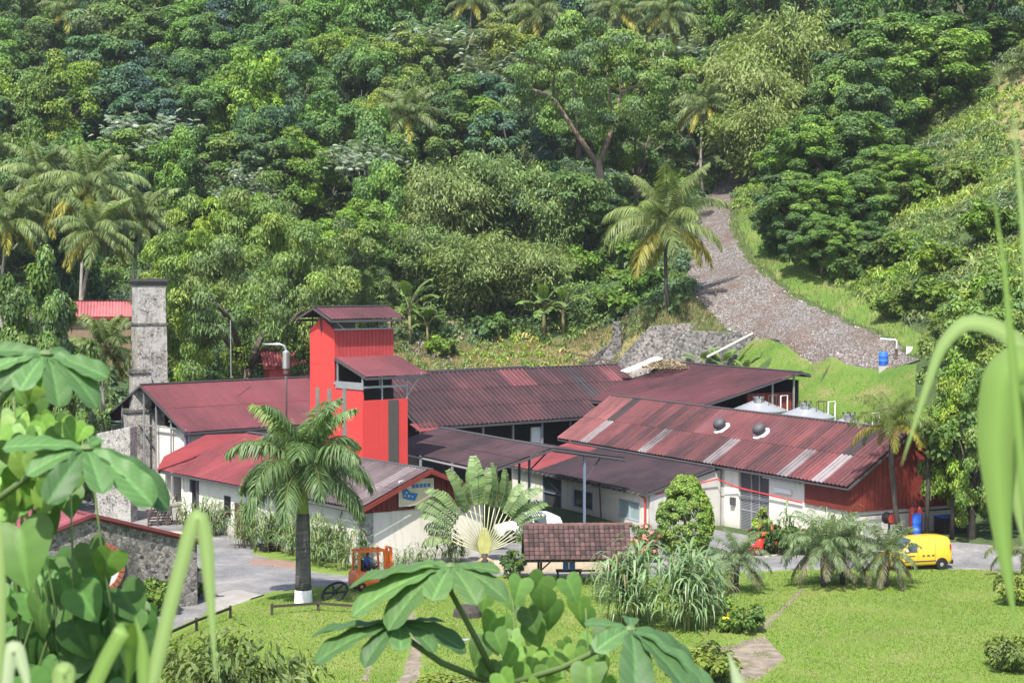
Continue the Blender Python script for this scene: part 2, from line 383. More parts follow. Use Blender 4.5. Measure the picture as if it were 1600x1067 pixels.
def resample(P, n):
    P = [Vector(p) for p in P]; L = [0]
    for a, b_ in zip(P, P[1:]): L.append(L[-1] + (b_ - a).length)
    out = []
    for i in range(n + 1):
        s = L[-1] * i / n; k = 0
        while k < len(P) - 2 and L[k+1] < s: k += 1
        u = (s - L[k]) / max(L[k+1] - L[k], 1e-6); out.append(P[k].lerp(P[k+1], min(max(u, 0), 1)))
    return out
def strip(name, A, B, mat, dz, n=80, m=16, rough=0.5, label=None, cat=None):
    """sheet laid over the ground between two edge lines (world x, y)"""
    A = resample([(a[0], a[1], 0) for a in A], n); B = resample([(b_[0], b_[1], 0) for b_ in B], n)
    vs = []; r = random.Random(name)
    for i in range(n + 1):
        ja = r.uniform(-rough, rough); jb = r.uniform(-rough, rough)
        a, b_ = A[i], B[i]; w = max((b_ - a).length, 0.01)
        for j in range(m + 1):
            u = j / m; p = a.lerp(b_, u + (ja / w if j == 0 else 0) + (jb / w if j == m else 0))
            e = dz if 0 < j < m else -0.02
            vs.append((p.x, p.y, float(hz(p.x, p.y)) + e))
    fs = [(i*(m+1)+j, i*(m+1)+j+1, (i+1)*(m+1)+j+1, (i+1)*(m+1)+j) for i in range(n) for j in range(m)]
    me = np_mesh(name, np.array(vs), np.array(fs), mat, smooth=True)
    bm = bmesh.new(); bm.from_mesh(me); bmesh.ops.recalc_face_normals(bm, faces=bm.faces)
    if sum(f_.normal.z for f_ in bm.faces) < 0: bmesh.ops.reverse_faces(bm, faces=bm.faces)
    bm.to_mesh(me); bm.free()
    return tag(link(name, me), label, cat, kind='structure')
Z0 = lambda *pp: [Zp(*p) for p in pp]
HT = lambda *pp: [hit(p[0], p[1], 0.0, p[2] if len(p) > 2 else 120) for p in pp]
strip('lawn', [(-31, 59), (60, 59)], [(-31, 103), (60, 103)], M_LAWN, 0.02, 92, 44, 0.0, 'bright green mown lawn in front of the works', 'lawn')
strip('yard', Z0((262,1003),(330,962),(430,930),(520,918),(600,914),(700,903),(830,903),(960,908),(1100,897),(1180,894),(1300,893),(1450,892),(1640,889)),
      Z0((100,782),(240,790),(400,842),(480,862),(575,866),(700,850),(830,830),(960,822),(1100,824),(1180,838),(1300,852),(1450,866),(1640,872)),
      M_YARD, 0.05, 120, 14, 0.25, 'worn grey asphalt yard between the lawn and the buildings', 'yard')
strip('verge', Z0((395,868),(440,882),(500,898),(570,902)), Z0((395,850),(440,856),(500,866),(570,874)), M_LAWN, 0.08, 30, 8, 0.2, 'grass verge along the cane wall of the left building', 'verge')
strip('path', Z0((30,792),(90,785),(150,778)), Z0((30,775),(90,766),(150,762)), M_YARD, 0.06, 14, 5, 0.2, 'paved lane passing behind the stone shed', 'path')
strip('track', HT((1395,578),(1300,572),(1230,548),(1160,530),(1120,505),(1085,470),(1072,430),(1080,390),(1085,350),(1100,310),(1128,282),(1140,270)),
      HT((1440,566),(1395,540),(1310,500),(1235,465),(1190,430),(1160,395),(1140,360),(1140,330),(1150,305),(1160,285),(1160,275)), M_TRACK, 0.14, 130, 20, 0.5,
      'stony grey track climbing the hillside', 'track')
strip('bank', HT((1110,562),(1175,528),(1228,543),(1300,566),(1395,572),(1432,570)), HT((1150,600),(1190,620),(1250,640),(1300,652),(1360,650),(1430,630)), M_BANK, 0.10, 110, 34, 0.3,
      'steep grassy bank below the stony track', 'bank')
strip('track_verge', HT((1448,560),(1400,534),(1320,497),(1245,460),(1200,428),(1172,395),(1155,360),(1152,330)), HT((1470,540),(1420,505),(1350,470),(1290,432),(1240,405),(1205,380),(1180,350),(1165,325)),
      M_BANK, 0.07, 50, 8, 0.4, 'bright grass verge along the upper side of the stony track', 'verge')
strip('dry_slope', [(-14, 157), (-4, 156), (6, 156), (11, 155)], [(-12, 170), (-3, 171.5), (5, 171), (12, 168)], M_DRY, 0.06, 40, 14, 0.5, 'dry grassy slope behind the long roofs', 'slope')
strip('hill_meadow', HT((1560,215),(1590,250),(1640,300)), HT((1560,130),(1600,110),(1660,80)), M_DRY, 0.1, 30, 12, 2.2, 'dry pale meadow at the top of the right hillside', 'meadow')
strip('wheel_rut', Z0((615,1067),(640,1000),(630,960),(618,925)), Z0((660,1067),(668,1000),(648,960),(632,925)), M_SOIL, 0.035, 30, 4, 0.35, 'muddy wheel rut crossing the lawn', 'rut')
strip('wheel_rut', Z0((560,1062),(572,1020),(575,990)), Z0((580,1062),(586,1020),(584,990)), M_SOIL, 0.036, 16, 3, 0.25, 'short muddy patch left of the long wheel rut', 'rut')
strip('drain_ditch', Z0((1180,985),(1215,955),(1250,920)), Z0((1200,985),(1228,955),(1258,920)), M_SOIL, 0.036, 24, 4, 0.3, 'narrow muddy ditch crossing the lawn below the date palms', 'ditch')
strip('bare_patch', Z0((1090,1010),(1140,1000),(1190,990)), Z0((1110,1067),(1190,1067),(1230,1030)), M_SOIL, 0.032, 24, 8, 0.5, 'bare stony patch at the lower edge of the lawn', 'soil')

t = NT('red_earth'); ps = t.pos(); f = t.noise(ps, 1.0, 6, 0.75); t.done(t.ramp(f, [(0.35,(0.13,0.115,0.10)),(0.55,(0.20,0.125,0.095)),(0.7,(0.17,0.15,0.125))]), .95)
strip('red_earth_patch', Z0((385,884),(430,890),(480,893)), Z0((400,872),(440,874),(485,880)), MATS['red_earth'], .085, 26, 6, .7, 'reddish earth stain on the yard beside the royal palm', 'soil')
strip('concrete_ramp', Z0((330,962),(352,950),(388,938)), Z0((318,930),(372,918),(415,930)), plain('pale_concrete', (.27,.255,.235), .9, var=.5, scale=1.2, bump=.2), .09, 16, 6, .2, 'pale concrete slab on the path to the yard', 'paving')
# ---------------------------------------------------------------- roofs made of separate sheets
def sheet_mesh(E0, E1, R0, R1, a0, a1, b0, b1, wave, amp, org, mat, lift=0.0):
    Lw = (E1 - E0).length; nrm = (E1 - E0).cross(R0 - E0).normalized()
    if nrm.z < 0: nrm = -nrm
    seg = max(4, int(round((a1 - a0) * Lw / wave * 6))); vs = []; tr = []; uv = []
    Ls = (R0 - E0).length
    for i in range(seg + 1):
        a = a0 + (a1 - a0) * i / seg; ph = 2 * math.pi * (a - a0) * Lw / wave; c = math.cos(ph)
        for b_ in (b0, (b0 + b1) / 2, b1):
            p = (E0.lerp(E1, a)).lerp(R0.lerp(R1, a), b_) + nrm * (amp * c + lift + (0.015 if b_ == b0 else 0))
            vs.append(p - org); tr.append(0.5 - 0.5 * c); uv.append(((a - a0) * Lw, b_ * Ls))
    fs = [(i*3+j, (i+1)*3+j, (i+1)*3+j+1, i*3+j+1) for i in range(seg) for j in range(2)]
    me = bpy.data.meshes.new('roof_sheet'); me.from_pydata(vs, [], fs); me.materials.append(mat)
    me.attributes.new('trough', 'FLOAT', 'POINT').data.foreach_set('value', tr)
    ul = me.uv_layers.new(name='UVMap')
    for lp in me.loops: ul.data[lp.index].uv = uv[lp.vertex_index]
    me.polygons.foreach_set('use_smooth', [True] * len(me.polygons))
    if me.polygons[0].normal.z < 0: me.flip_normals()
    return me
def roof(parent, e0, e1, r0, r1, width=1.0, wave=0.25, amp=0.03, rows=2, pick=None, name='roof', fascia=DGREY, cap=True, rafters=True, fd=0.16):
    E0, E1, R0, R1 = map(Vector, (e0, e1, r0, r1)); L = (E1 - E0).length; n = max(1, round(L / width))
    para = ((R1 - R0) - (E1 - E0)).length < 0.01
    up = Vector((0, 0, 1)); m = MB()
    m.beam(E0 - up*0.12, E1 - up*0.12, 0.05, fd)                              # fascia along the eave
    if cap: m.beam(R0 + up*0.05, R1 + up*0.05, 0.34, 0.07)                    # ridge capping
    m.beam(E0 - up*0.08, R0 - up*0.08, 0.06, 0.14); m.beam(E1 - up*0.08, R1 - up*0.08, 0.06, 0.14)   # barge boards
    if rafters:
        k = max(2, int(L / 3))
        for i in range(1, k):
            u = i / k; m.beam(E0.lerp(E1, u) - up*0.14, R0.lerp(R1, u) - up*0.14, 0.07, 0.12)
    part = m.build(name, fascia, parent)
    cache = {}; w = (E1 - E0) / n
    for i in range(n):
        for r_ in range(rows):
            col, mat = pick(i, r_, n) if pick else ((0.26, 0.06, 0.06), SHEET)
            b0 = r_ / rows - (0.02 if r_ else 0); b1 = (r_ + 1) / rows; lf = amp + 0.004 + 0.012 * r_ 
            if para:
                key = (r_, mat.name)
                if key not in cache: cache[key] = sheet_mesh(E0, E1, R0, R1, 0, 1 / n, b0, b1, L/n/max(1, round(L/n/wave)), amp, E0, mat, lf)
                link('roof_sheet', cache[key], part, None, E0 + w * i, col)
            else:
                link('roof_sheet', sheet_mesh(E0, E1, R0, R1, i / n, (i+1) / n, b0, b1, wave, amp, Vector((0,0,0)), mat, lf), part, None, None, col)
    return part
rr = random.Random(5)
def jit(c, s=0.15):
    k = 1 + rr.uniform(-s, s); return tuple(x * k for x in c)
def boards(parent, part_name, x0, x1, step, lo, hi, plane, mat, thick=0.05, back=None, nm='board'):
    """upright boards along a wall; plane(x, z, depth) gives the local point; lo, hi are functions of x"""
    m = MB(); pl = [plane(x0, lo(x0), 0), plane(x1, lo(x1), 0)]
    xs = [x1 - (x1 - x0) * i / 12 for i in range(13)]
    m.prism(pl + [plane(x, hi(x) - 0.02, 0) for x in xs], Vector(plane(0, 0, -0.06)) - Vector(plane(0, 0, 0)))
    par = m.build(part_name, back or mat, parent)
    n = max(1, int((x1 - x0) / step))
    for i in range(n):
        a = x0 + (x1 - x0) * i / n + 0.012; b_ = x0 + (x1 - x0) * (i + 1) / n - 0.012; j = rr.uniform(0, 0.015)
        if hi(a) - lo(a) < 0.05 and hi(b_) - lo(b_) < 0.05: continue
        MB().prism([plane(a, lo(a) - j, 0.003), plane(b_, lo(b_) - j, 0.003), plane(b_, max(hi(b_), lo(b_) + .02), 0.003), plane(a, max(hi(a), lo(a) + .02), 0.003)],
                   Vector(plane(0, 0, thick - 0.02 + j)) - Vector(plane(0, 0, 0))).build(nm, mat, par)
    return par
REDM = (0.24, 0.052, 0.055); PINK = (0.30, 0.075, 0.08); DARKS = (0.075, 0.05, 0.055); PALE = (0.5, 0.49, 0.48)

# ---------------------------------------------------------------- left building with the sugar-cane walls
B1 = empty('mill_building', (-8.6, 100.2, 0), R(36.87), 'long cream mill building with red-boarded gable and cane growing along its walls', 'building')
def p_corr(i, r_, n):
    if i in (1,): return jit((0.21,0.175,0.18)), SHEETD
    return jit(rr.choice([(0.15,0.115,0.12), (0.12,0.095,0.10), (0.18,0.14,0.145)])), SHEETD
roof(B1, (0,-.2,3.4), (0,12,3.4), (4.77,-.2,5.33), (4.77,12,5.33), 1.0, 0.333, 0.055, 2, p_corr)
roof(B1, (9.54,-.2,3.4), (9.54,12,3.4), (4.77,-.2,5.33), (4.77,12,5.33), 1.0, 0.333, 0.055, 1, p_corr, cap=False)
p_red = lambda i, r_, n: (jit((0.205,0.040,0.046), 0.06), SHEETC)
roof(B1, (-.05,12.02,3.42), (-.05,25.4,3.42), (4.77,12.02,5.95), (4.77,21.6,5.95), 1.0, 0.2, 0.012, 1, p_red)
roof(B1, (9.54,12.02,3.42), (9.54,25.4,3.42), (4.77,12.02,5.95), (4.77,21.6,5.95), 1.0, 0.2, 0.012, 1, p_red, cap=False)
roof(B1, (-.05,25.4,3.42), (9.54,25.4,3.42), (4.76,21.6,5.95), (4.78,21.6,5.95), 1.0, 0.2, 0.012, 1, lambda i, r_, n: (jit((0.42,0.06,0.06), .08), SHEETC), cap=False)
m = MB(); m.prism([(0.4,11.95,3.3), (4.77,11.95,5.2), (9.1,11.95,3.3), (9.1,11.95,3.42), (4.77,11.95,5.95), (0.4,11.95,3.42)], (0,.08,0)); m.build('roof_step', REDOX, B1)
m = MB()
m.box((.5,.6,-.3), (.72,13.2,3.25)); m.box((.5,13.2,2.15), (.72,15.0,3.25)); m.box((.5,15.0,-.3), (.72,16.1,3.25)); m.box((.5,16.1,2.5), (.72,17.0,3.25))
m.box((.5,16.1,-.3), (.72,17.0,1.1)); m.box((.5,17.0,-.3), (.72,20.6,3.25)); m.box((.5,21.6,-.3), (.72,22.6,3.25)); m.build('cane_wall', PLASTERM, B1)
m = MB(); m.box((1.3,.55,-.3), (9.0,.85,3.06)); m.build('gable_wall', PLASTER, B1)
m = MB(); m.box((.45,.5,-.3), (1.3,.9,3.05)); m.build('corner_pillar', STONEW, B1, bevel=.04)
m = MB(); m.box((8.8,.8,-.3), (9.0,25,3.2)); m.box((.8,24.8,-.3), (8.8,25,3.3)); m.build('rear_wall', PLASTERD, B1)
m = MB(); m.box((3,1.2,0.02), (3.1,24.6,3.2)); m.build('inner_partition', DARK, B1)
gz1 = lambda x: 3.4 + 1.93 * (x / 4.77 if x < 4.77 else (9.54 - x) / 4.77) - 0.12
boards(B1, 'gable_siding', .42, 9.1, .34, lambda x: 3.06, gz1, lambda x, z, d: (x, .52 - d, z), REDOX)
m = MB(); m.beam((0,-.22,3.3), (4.77,-.22,5.25), .05, .26); m.beam((4.77,-.22,5.25), (9.54,-.22,3.3), .05, .26); m.build('barge_board', REDOX, B1)
m = MB(); m.tube([(-.06,0,3.24), (-.06,12,3.24)], .06, 6); m.tube([(-.02,.2,3.2), (.4,.45,2.9), (.42,.44,0)], .055, 6); m.build('gutter', DGREY, B1)
def w2l(o, p): return Matrix.Rotation(-o.rotation_euler.z, 4, 'Z') @ (Vector(p) - o.location)
cq = [w2l(B1, q) for q in (Zp(245,734,3.46), Zp(256,713,4.2), Zp(322,679,5.45), W(386,677,122.5), W(302,714,119.6))]
MB().prism(cq, (0,0,-.06)).build('corner_roof', SHEETC, B1, color=(0.19,0.032,0.035))
# sign board on the gable: cream panel with a blue figure and blue lettering blocks
sg = MB().box((2.95,.38,3.3), (5.3,.44,4.75)).build('sign_board', plain('sign_cream', (0.66,0.56,0.38), 0.6, var=0.25), B1)
m = MB()
for a, b_ in (((2.95,3.3),(5.3,3.3)), ((5.3,3.3),(5.3,4.75)), ((5.3,4.75),(2.95,4.75)), ((2.95,4.75),(2.95,3.3))): m.beam((a[0],.37,a[1]), (b_[0],.37,b_[1]), .05, .06)
m.build('frame', WHITE, sg)
SBLUE = plain('sign_blue', (0.04,0.17,0.42), 0.5, var=0.1)
m = MB(); m.prism([(3.1,.378,4.6), (3.75,.378,4.05), (4.25,.378,3.95), (4.05,.378,3.55), (3.6,.378,3.62), (3.2,.378,3.75)], (0,-.008,0)); m.build('blue_figure', SBLUE, sg)
for i in range(5): MB().box((3.82 + i*.27, .366, 4.28), (4.03 + i*.27, .377, 4.5)).build('lettering', SBLUE, sg)
m = MB()
for c, r_ in (((3.45,4.05),.06), ((3.62,3.85),.07), ((3.35,3.88),.05), ((3.85,3.8),.05)): m.lathe([(r_,-.012),(r_,0)], (c[0],.366,c[1]), 8, 'y')
m.build('white_dots', WHITE, sg)
# doors and openings of the cane wall
dr = MB().box((.25,13.35,.15), (.31,15.15,2.25)).build('door', plain('brown_door', (0.075,0.04,0.03), 0.7, var=0.4), B1)
MB().beam((.22,13.6,.3), (.22,14.9,2.1), .12, .03, (1,0,0)).build('brace', WOODD, dr)
MB().box((.235,14.05,1.45), (.249,14.4,1.95)).build('paper_notice', WHITE, dr)
wd = MB().box((.62,16.1,1.1), (.66,17.0,2.5)).build('window', DARK, B1)
m = MB()
for y in (16.1, 16.95): m.box((.49,y,1.1), (.6,y+.05,2.5))
m.box((.49,16.15,1.1), (.6,16.95,1.16)); m.box((.49,16.15,2.44), (.6,16.95,2.5)); m.build('frame', DGREY, wd)
for y in (20.5, 21.4, 22.6, 25.0):
    MB().box((.4,y,-.2), (.7,y+.25,3.3)).build('post', DGREY if y < 22 else PLASTER, B1)
sh = MB().box((-.6,22.9,1.25), (.6,25.0,1.4)).build('counter', CONC, B1); MB().box((-.2,22.95,0), (.5,24.9,1.25)).build('counter_base', PLASTERD, sh)
MB().box((.15,20.9,.3), (.2,21.4,2.3)).build('panel', WHITE, B1)

# ---------------------------------------------------------------- upper left shed with the smooth red roof
B2 = empty('boiling_house', (-22.8, 124.5, 0), R(42), 'long smooth red-roofed shed joining the stone chimney', 'building')
p2 = lambda i, r_, n: (jit((0.150,0.042,0.049), 0.05), SHEETC)
roof(B2, (0,0,5.6), (14.5,0,5.6), (0,6,8.64), (14.5,6,8.64), 1.2, 0.2, 0.012, 2, p2)
roof(B2, (14.6,3.3,7.28), (38,3.3,7.28), (14.6,6,8.66), (38,6,8.66), 1.2, 0.2, 0.012, 1, p2)
roof(B2, (0,12,5.6), (38,12,5.6), (0,6,8.62), (38,6,8.62), 1.2, 0.2, 0.012, 1, p2, cap=False)
m = MB(); m.box((.55,.5,-.3), (.75,4.8,5.75)); m.build('white_gable_wall', PLASTER, B2)
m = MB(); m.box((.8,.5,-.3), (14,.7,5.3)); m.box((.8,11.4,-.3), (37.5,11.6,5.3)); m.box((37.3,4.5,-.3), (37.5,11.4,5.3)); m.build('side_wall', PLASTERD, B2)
m = MB()
for y, z in ((.35,5.7), (2.2,6.6), (4.2,7.6), (5.9,8.45), (9,7)): m.beam((.25,y,-.2 if y > 5 else 0), (.25,y,z), .1)
m.beam((.25,.2,5.75), (.25,11.5,5.75), .08, .1); m.build('gable_frame', STEEL, B2)
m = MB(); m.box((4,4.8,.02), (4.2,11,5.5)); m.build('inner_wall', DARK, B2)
MB().tube([(.46,.46,5.6), (.46,.46,0)], .07, 8).build('downpipe', plain('blue_pipe', (.12,.16,.4), .5), B2)

# ---------------------------------------------------------------- big dark corrugated roof behind the tower
B3 = empty('fermentation_hall', (-6.8, 132.5, 0), R(40), 'large hall under a long dark red corrugated roof right of the tower', 'building')
def p3(i, r_, n):
    if i == n - 5: return (0.05,0.05,0.052), SHEETD
    if i in (9, 10, 17) and r_ == 2: return jit((0.16,0.052,0.056)), SHEET
    return jit((0.085,0.034,0.038), .12), SHEETD if r_ < 2 or rr.random() < .4 else SHEET
roof(B3, (0,0,5.2), (25.6,0,5.2), (0,6,8.9), (25.6,6,8.9), 1.32, 0.44, 0.045, 3, p3)
roof(B3, (0,8.6,7.6), (25.6,8.6,7.6), (0,6,8.9), (25.6,6,8.9), 1.32, 0.44, 0.045, 1, p3, cap=False)
m = MB(); m.box((.2,3.2,-.3), (25.3,3.4,5.8)); m.build('inner_wall', DARK, B3)  # blackened to stand for the shade under the open eave
m = MB()
for x in range(0, 16, 3): m.beam((x+.4,.5,-.2), (x+.4,.5,5.15), .14)
m.beam((0,.5,5.05), (25.5,.5,5.05), .12, .2); m.build('post_row_beam', STEEL, B3)
MB().box((11.5,.7,0), (12.6,.85,4.6)).build('white_panel', WHITE, B3)
MB().prism([(-.3,-.35,5.02), (1.6,-.35,5.02), (1.6,.5,5.55), (-.6,.5,5.55)], (0,0,-.05)).build('bent_sheet', SHEET, B3, color=(0.2,0.05,0.05))
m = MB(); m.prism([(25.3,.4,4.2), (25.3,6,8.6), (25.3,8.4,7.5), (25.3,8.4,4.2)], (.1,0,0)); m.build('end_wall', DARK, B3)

# ---------------------------------------------------------------- long ribbed roof on the right
B5 = empty('distillery_shed', (19.87, 105.4, 0), R(27), 'long shed with ribbed faded red roof, white wall and red boarded end', 'building')
def p5(i, r_, n):
    if i in (2, 5, 12, 19, 26) and r_ == 0: return jit((0.22,0.195,0.20), .1), SHEET
    if i in (2, 26) and r_ == 1: return (0.04,0.03,0.032), SHEETD
    if i in (10, 16) and r_ > 0: return jit((0.14,0.05,0.055)), SHEET
    if i > n - 5: return jit((0.21,0.07,0.07), .12), SHEET
    return jit((0.145,0.043,0.045), .14), (SHEETD if rr.random() < .4 or (i < 2) else SHEET)
roof(B5, (0,0,4.0), (0,36,4.0), (4.86,0,7.15), (4.86,36,7.15), 1.2, 0.4, 0.055, 2, p5, fd=.1)
roof(B5, (9.72,0,4.0), (9.72,36,4.0), (4.86,0,7.15), (4.86,36,7.15), 1.2, 0.4, 0.055, 1, p5, cap=False)
for yy, lab in ((13.2, ''), (17.9, '')):
    x = 3.0; z = 4.0 + 3.15 * x / 4.86
    vt = MB().lathe([(.62,-.1),(.62,.05),(.5,.1)], (0,0,0), 20).build('roof_vent', plain('white_flashing_%d' % yy, (0.55,0.55,0.54), .5), B5, smooth=False, loc=(x, yy, z + .08))
    vt.rotation_euler = (0, -math.atan2(3.15, 4.86), 0)
    MB().lathe([(.33,-.1),(.36,.2),(.46,.3),(.45,.52),(.36,.66),(.18,.74),(.02,.76)], (0,0,0), 18).build('cowl', DGREY, vt, smooth=True)
m = MB(); m.box((.6,.6,-.4), (.85,5.0,2.5)); m.box((.6,5.0,-.4), (.85,8.9,3.85)); m.build('front_wall', PLASTER, B5); MB().box((.55,12.3,-.4), (.9,13.9,3.85)).build('wall_pier', PLASTER, B5)
m = MB(); m.box((.6,.6,-.4), (9.0,.85,2.45)); m.build('end_wall', PLASTER, B5)
gz5 = lambda x: 4.0 + 3.15 * (x / 4.86 if x < 4.86 else (9.72 - x) / 4.86) - 0.16
boards(B5, 'end_siding', .5, 9.2, .3, lambda x: 2.45, gz5, lambda x, z, d: (x, .5 - d, z), REDOX)
boards(B5, 'front_siding', .45, 5.0, .3, lambda x: 2.5, lambda x: 3.9, lambda x, z, d: (.5 - d, x, z), REDOX)
m = MB(); m.box((8.8,.9,-.4), (9.0,35.5,3.8)); m.box((.8,35.3,-.4), (8.8,35.5,4)); m.build('rear_wall', PLASTERD, B5)
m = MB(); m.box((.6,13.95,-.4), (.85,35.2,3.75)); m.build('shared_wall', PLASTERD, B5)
m = MB(); m.tube([(.3,.42,2.2), (9.3,.36,2.25)], .05, 6); m.build('wall_pipe', DGREY, B5)
gt = MB().box((.75,8.92,-.2), (.8,12.28,3.85)).build('gate', DGREY, B5)
m = MB()
for y in (8.95, 10.05, 10.95, 12.2): m.box((.66,y,-.2), (.745,y+.07,3.8))
for z in (1.25, 2.55, 3.75): m.box((.68,9.0,z), (.744,12.2,z+.08))
m.build('frame', STEEL, gt)
m = MB()
for k in range(26): m.box((.7,9.0,-.1 + k*.1), (.748,12.2,-.06 + k*.1))
m.build('slats', STEEL, gt)
m = MB(); m.tube([(-4.6,14.3,2.3), (0,14.0,3.1), (.3,12,2.75), (.4,9,2.62), (.45,5.2,2.5)], .045, 6); m.build('fire_hose_pipe', plain('red_pipe', (.5,.03,.03), .45), B5)
MB().box((.45,6.4,2.85), (.58,8.2,3.15)).build('lamp_housing', WHITE, B5)
MB().box((.35,12.55,1.5), (.54,13.0,2.0)).build('electric_box', DGREY, B5)
m = MB(); m.tube([(.3,5.2,3.72), (.3,9.2,3.72)], .07, 8); m.build('gutter', STEEL, B5)

# ---------------------------------------------------------------- annex: low dark lean-to roof with windows
B6 = empty('annex', (19.87, 105.4, 0), R(27), 'low annex with dark lean-to roof, cream wall and two windows', 'building')
p6 = lambda i, r_, n: (jit((0.055,0.034,0.039), .08) if i < n - 4 else jit((0.20,0.04,0.042)), SHEETD if i < n - 4 else SHEETC)
roof(B6, (-5.33,14.1,2.4), (-5.33,34,2.4), (-.1,14.1,3.86), (-.1,34,3.86), 1.2, 0.2, 0.014, 1, p6)
m = MB(); m.box((-4.95,14.4,-.3), (-4.75,15.6,2.4)); m.box((-4.95,18.3,-.3), (-4.75,21.8,2.4)); m.box((-4.95,24.6,-.3), (-4.75,26.3,2.4)); m.box((-4.95,29.2,-.3), (-4.75,34,2.4))
for a, b_, z0, z1 in ((15.6,18.3,.35,1.65), (21.8,24.6,.35,1.65)): m.box((-4.95,a,-.3), (-4.75,b_,z0)); m.box((-4.95,a,z1), (-4.75,b_,2.4))
m.box((-4.95,26.3,2.1), (-4.75,29.2,2.4)); m.build('front_wall', PLASTER, B6)
m = MB(); m.prism([(-4.95,14.3,-.3), (.5,14.3,-.3), (.5,14.3,3.7), (-4.95,14.3,2.3)], (0,.2,0)); m.build('end_wall', PLASTERD, B6)
for a, b_, gm in ((15.6,18.3,plain('hazy_glass',(.26,.34,.34),.2,var=.15,spec=.5)), (21.8,24.6,GLASS)):
    w_ = MB().box((-4.86,a+.05,.4), (-4.82,b_-.05,1.6)).build('window', gm, B6)
    m = MB()
    for y in (a, (a+b_)/2-.05, b_-.09): m.box((-4.97,y,.35), (-4.87,y+.09,1.65))
    m.box((-4.965,a+.09,.35), (-4.872,b_-.09,.43)); m.box((-4.965,a+.09,1.57), (-4.872,b_-.09,1.65)); m.build('frame', plain('grey_blue_frame_%d' % int(a*10),(.30,.36,.42),.5), w_)
dr = MB().box((-4.86,26.35,-.2), (-4.8,29.15,2.1)).build('door', plain('dark_mesh_door',(.035,.037,.04),.6), B6)
m = MB(); BF = plain('slate_blue_steel',(.13,.17,.23),.5)
for y in (26.35, 29.05): m.box((-4.95,y,-.2), (-4.865,y+.1,2.1))
m.box((-4.948,26.45,2.0), (-4.866,29.05,2.1)); m.box((-4.948,26.45,.9), (-4.866,29.05,.98)); m.beam((-4.9,26.45,1.0), (-4.9,29.0,2.0), .06, .06); m.build('frame', BF, dr)
MB().tube([(-5.2,15.2,2.2), (-5.1,14.7,2.0), (-5.1,14.7,0)], .07, 6).build('downpipe', plain('red_downpipe',(.42,.05,.04),.5), B6)
MB().tube([(-5.2,20.5,2.25), (-5.05,20.5,0)], .05, 6).build('downpipe', DGREY, B6)
m = MB(); rq = random.Random(9)
for k in range(26):
    y = 15 + k*.7; m.beam((-5.38,y,2.33), (-5.42,y+.12,2.33 - rq.uniform(.05,.22)), .07, .03)
m.build('eave_fringe', STEEL, B6)

# ---------------------------------------------------------------- open canopy between the buildings
B7 = empty('yard_canopy', (2.65, 114.0, 0), R(27), 'open dark corrugated canopy on thin posts beside the traveller palm', 'canopy')
p7 = lambda i, r_, n: (jit((0.085,0.045,0.051), .12), SHEETD)
roof(B7, (-4.5,0,4.26), (-4.5,17.3,4.26), (0,0,5.5), (0,17.3,5.5), 1.05, 0.21, 0.025, 2, p7)
roof(B7, (5.3,0,4.6), (5.3,10,4.6), (0,0,5.5), (0,10,5.5), 1.05, 0.21, 0.025, 1, p7, cap=False)
m = MB()
for x, y in ((2.43,.3), (.6,4.5), (-4.0,.4), (-4.0,8), (-4.0,16), (2.43,9.5)):
    top = 5.5 - abs(x) * (1.24/4.5 if x < 0 else .9/5.3) - .15
    MB().beam((x,y,-.2), (x,y,top), .13).build('post', BF if x > 0 else DGREY, B7)
m = MB(); m.beam((2.43,.3,3.2), (3.6,.3,4.7), .08); m.beam((.6,4.5,3.6), (2.2,4.5,5.0), .08); m.beam((-4.2,.3,4.2), (0,.3,5.35), .1, .18); m.beam((0,.3,5.35), (5.2,.3,4.5), .1, .18)
m.build('braces', DGREY, B7)
MB().tube([(-4.6,-.1,4.12), (-4.6,17.3,4.12)], .08, 6).build('gutter', STEEL, B7)

# ---------------------------------------------------------------- red tower
TW = empty('red_tower', (-9.7, 116.0, 0), R(40), 'tall bright red boarded tower with stepped roofs and grey strips', 'tower')
def tower_panel(nm, y0, y1, hi, n):
    for i in range(n):
        a = y0 + (y1 - y0) * i / n; b_ = y0 + (y1 - y0) * (i + 1) / n
        MB().prism([(0,a+.004,0), (0,b_-.004,0), (0,b_-.004,hi(b_)), (0,a+.004,hi(a))], (.08,0,0)).build(nm, RED, TW)
tower_panel('side_panel', 0, 3.2, lambda y: 9.2, 3)
gt_ = lambda y: 12.9 + .8 * (1 - abs(y - 4.65) / 1.45)
for (a, b_) in ((3.2, 4.65), (4.65, 6.1)):
    for z0, z1 in ((0, 6.2), (6.2, 10.6)): MB().box((0,a+.005,z0), (.08,b_-.005,z1-.01)).build('side_panel', RED, TW)
    MB().prism([(0,a+.005,10.6), (0,b_-.005,10.6), (0,b_-.005,gt_(b_)), (0,a+.005,gt_(a))], (.08,0,0)).build('gable_panel', RED, TW)
for k in range(3):
    a = .12 + k * 1.18; MB().box((a,.0,0), (a+1.17,.08,8.4)).build('front_panel', RED, TW)
MB().box((0.085,.0,0), (.118,.09,9.15)).build('corner_trim', RED, TW)
REDS = plain('shaded_red_sheet', (0.37,0.05,0.05), .6, var=.3, scale=2)  # darker than RED: eave shade on the tower's upper wall painted in
par = MB().box((.09,3.24,11.15), (4.86,3.32,12.9)).build('upper_wall', REDS, TW)
for k in range(16): MB().box((.1 + k*.2975,3.17,11.1), (.37 + k*.2975,3.24,12.92)).build('board', REDS, par)
MB().box((.05,3.14,12.9), (4.9,3.3,12.98)).build('wall_cap', STEEL, TW)
m = MB(); m.box((4.78,3.35,0), (4.86,6.1,12.9)); m.box((.1,6.02,0), (4.76,6.1,12.9)); m.build('rear_wall', REDS, TW)
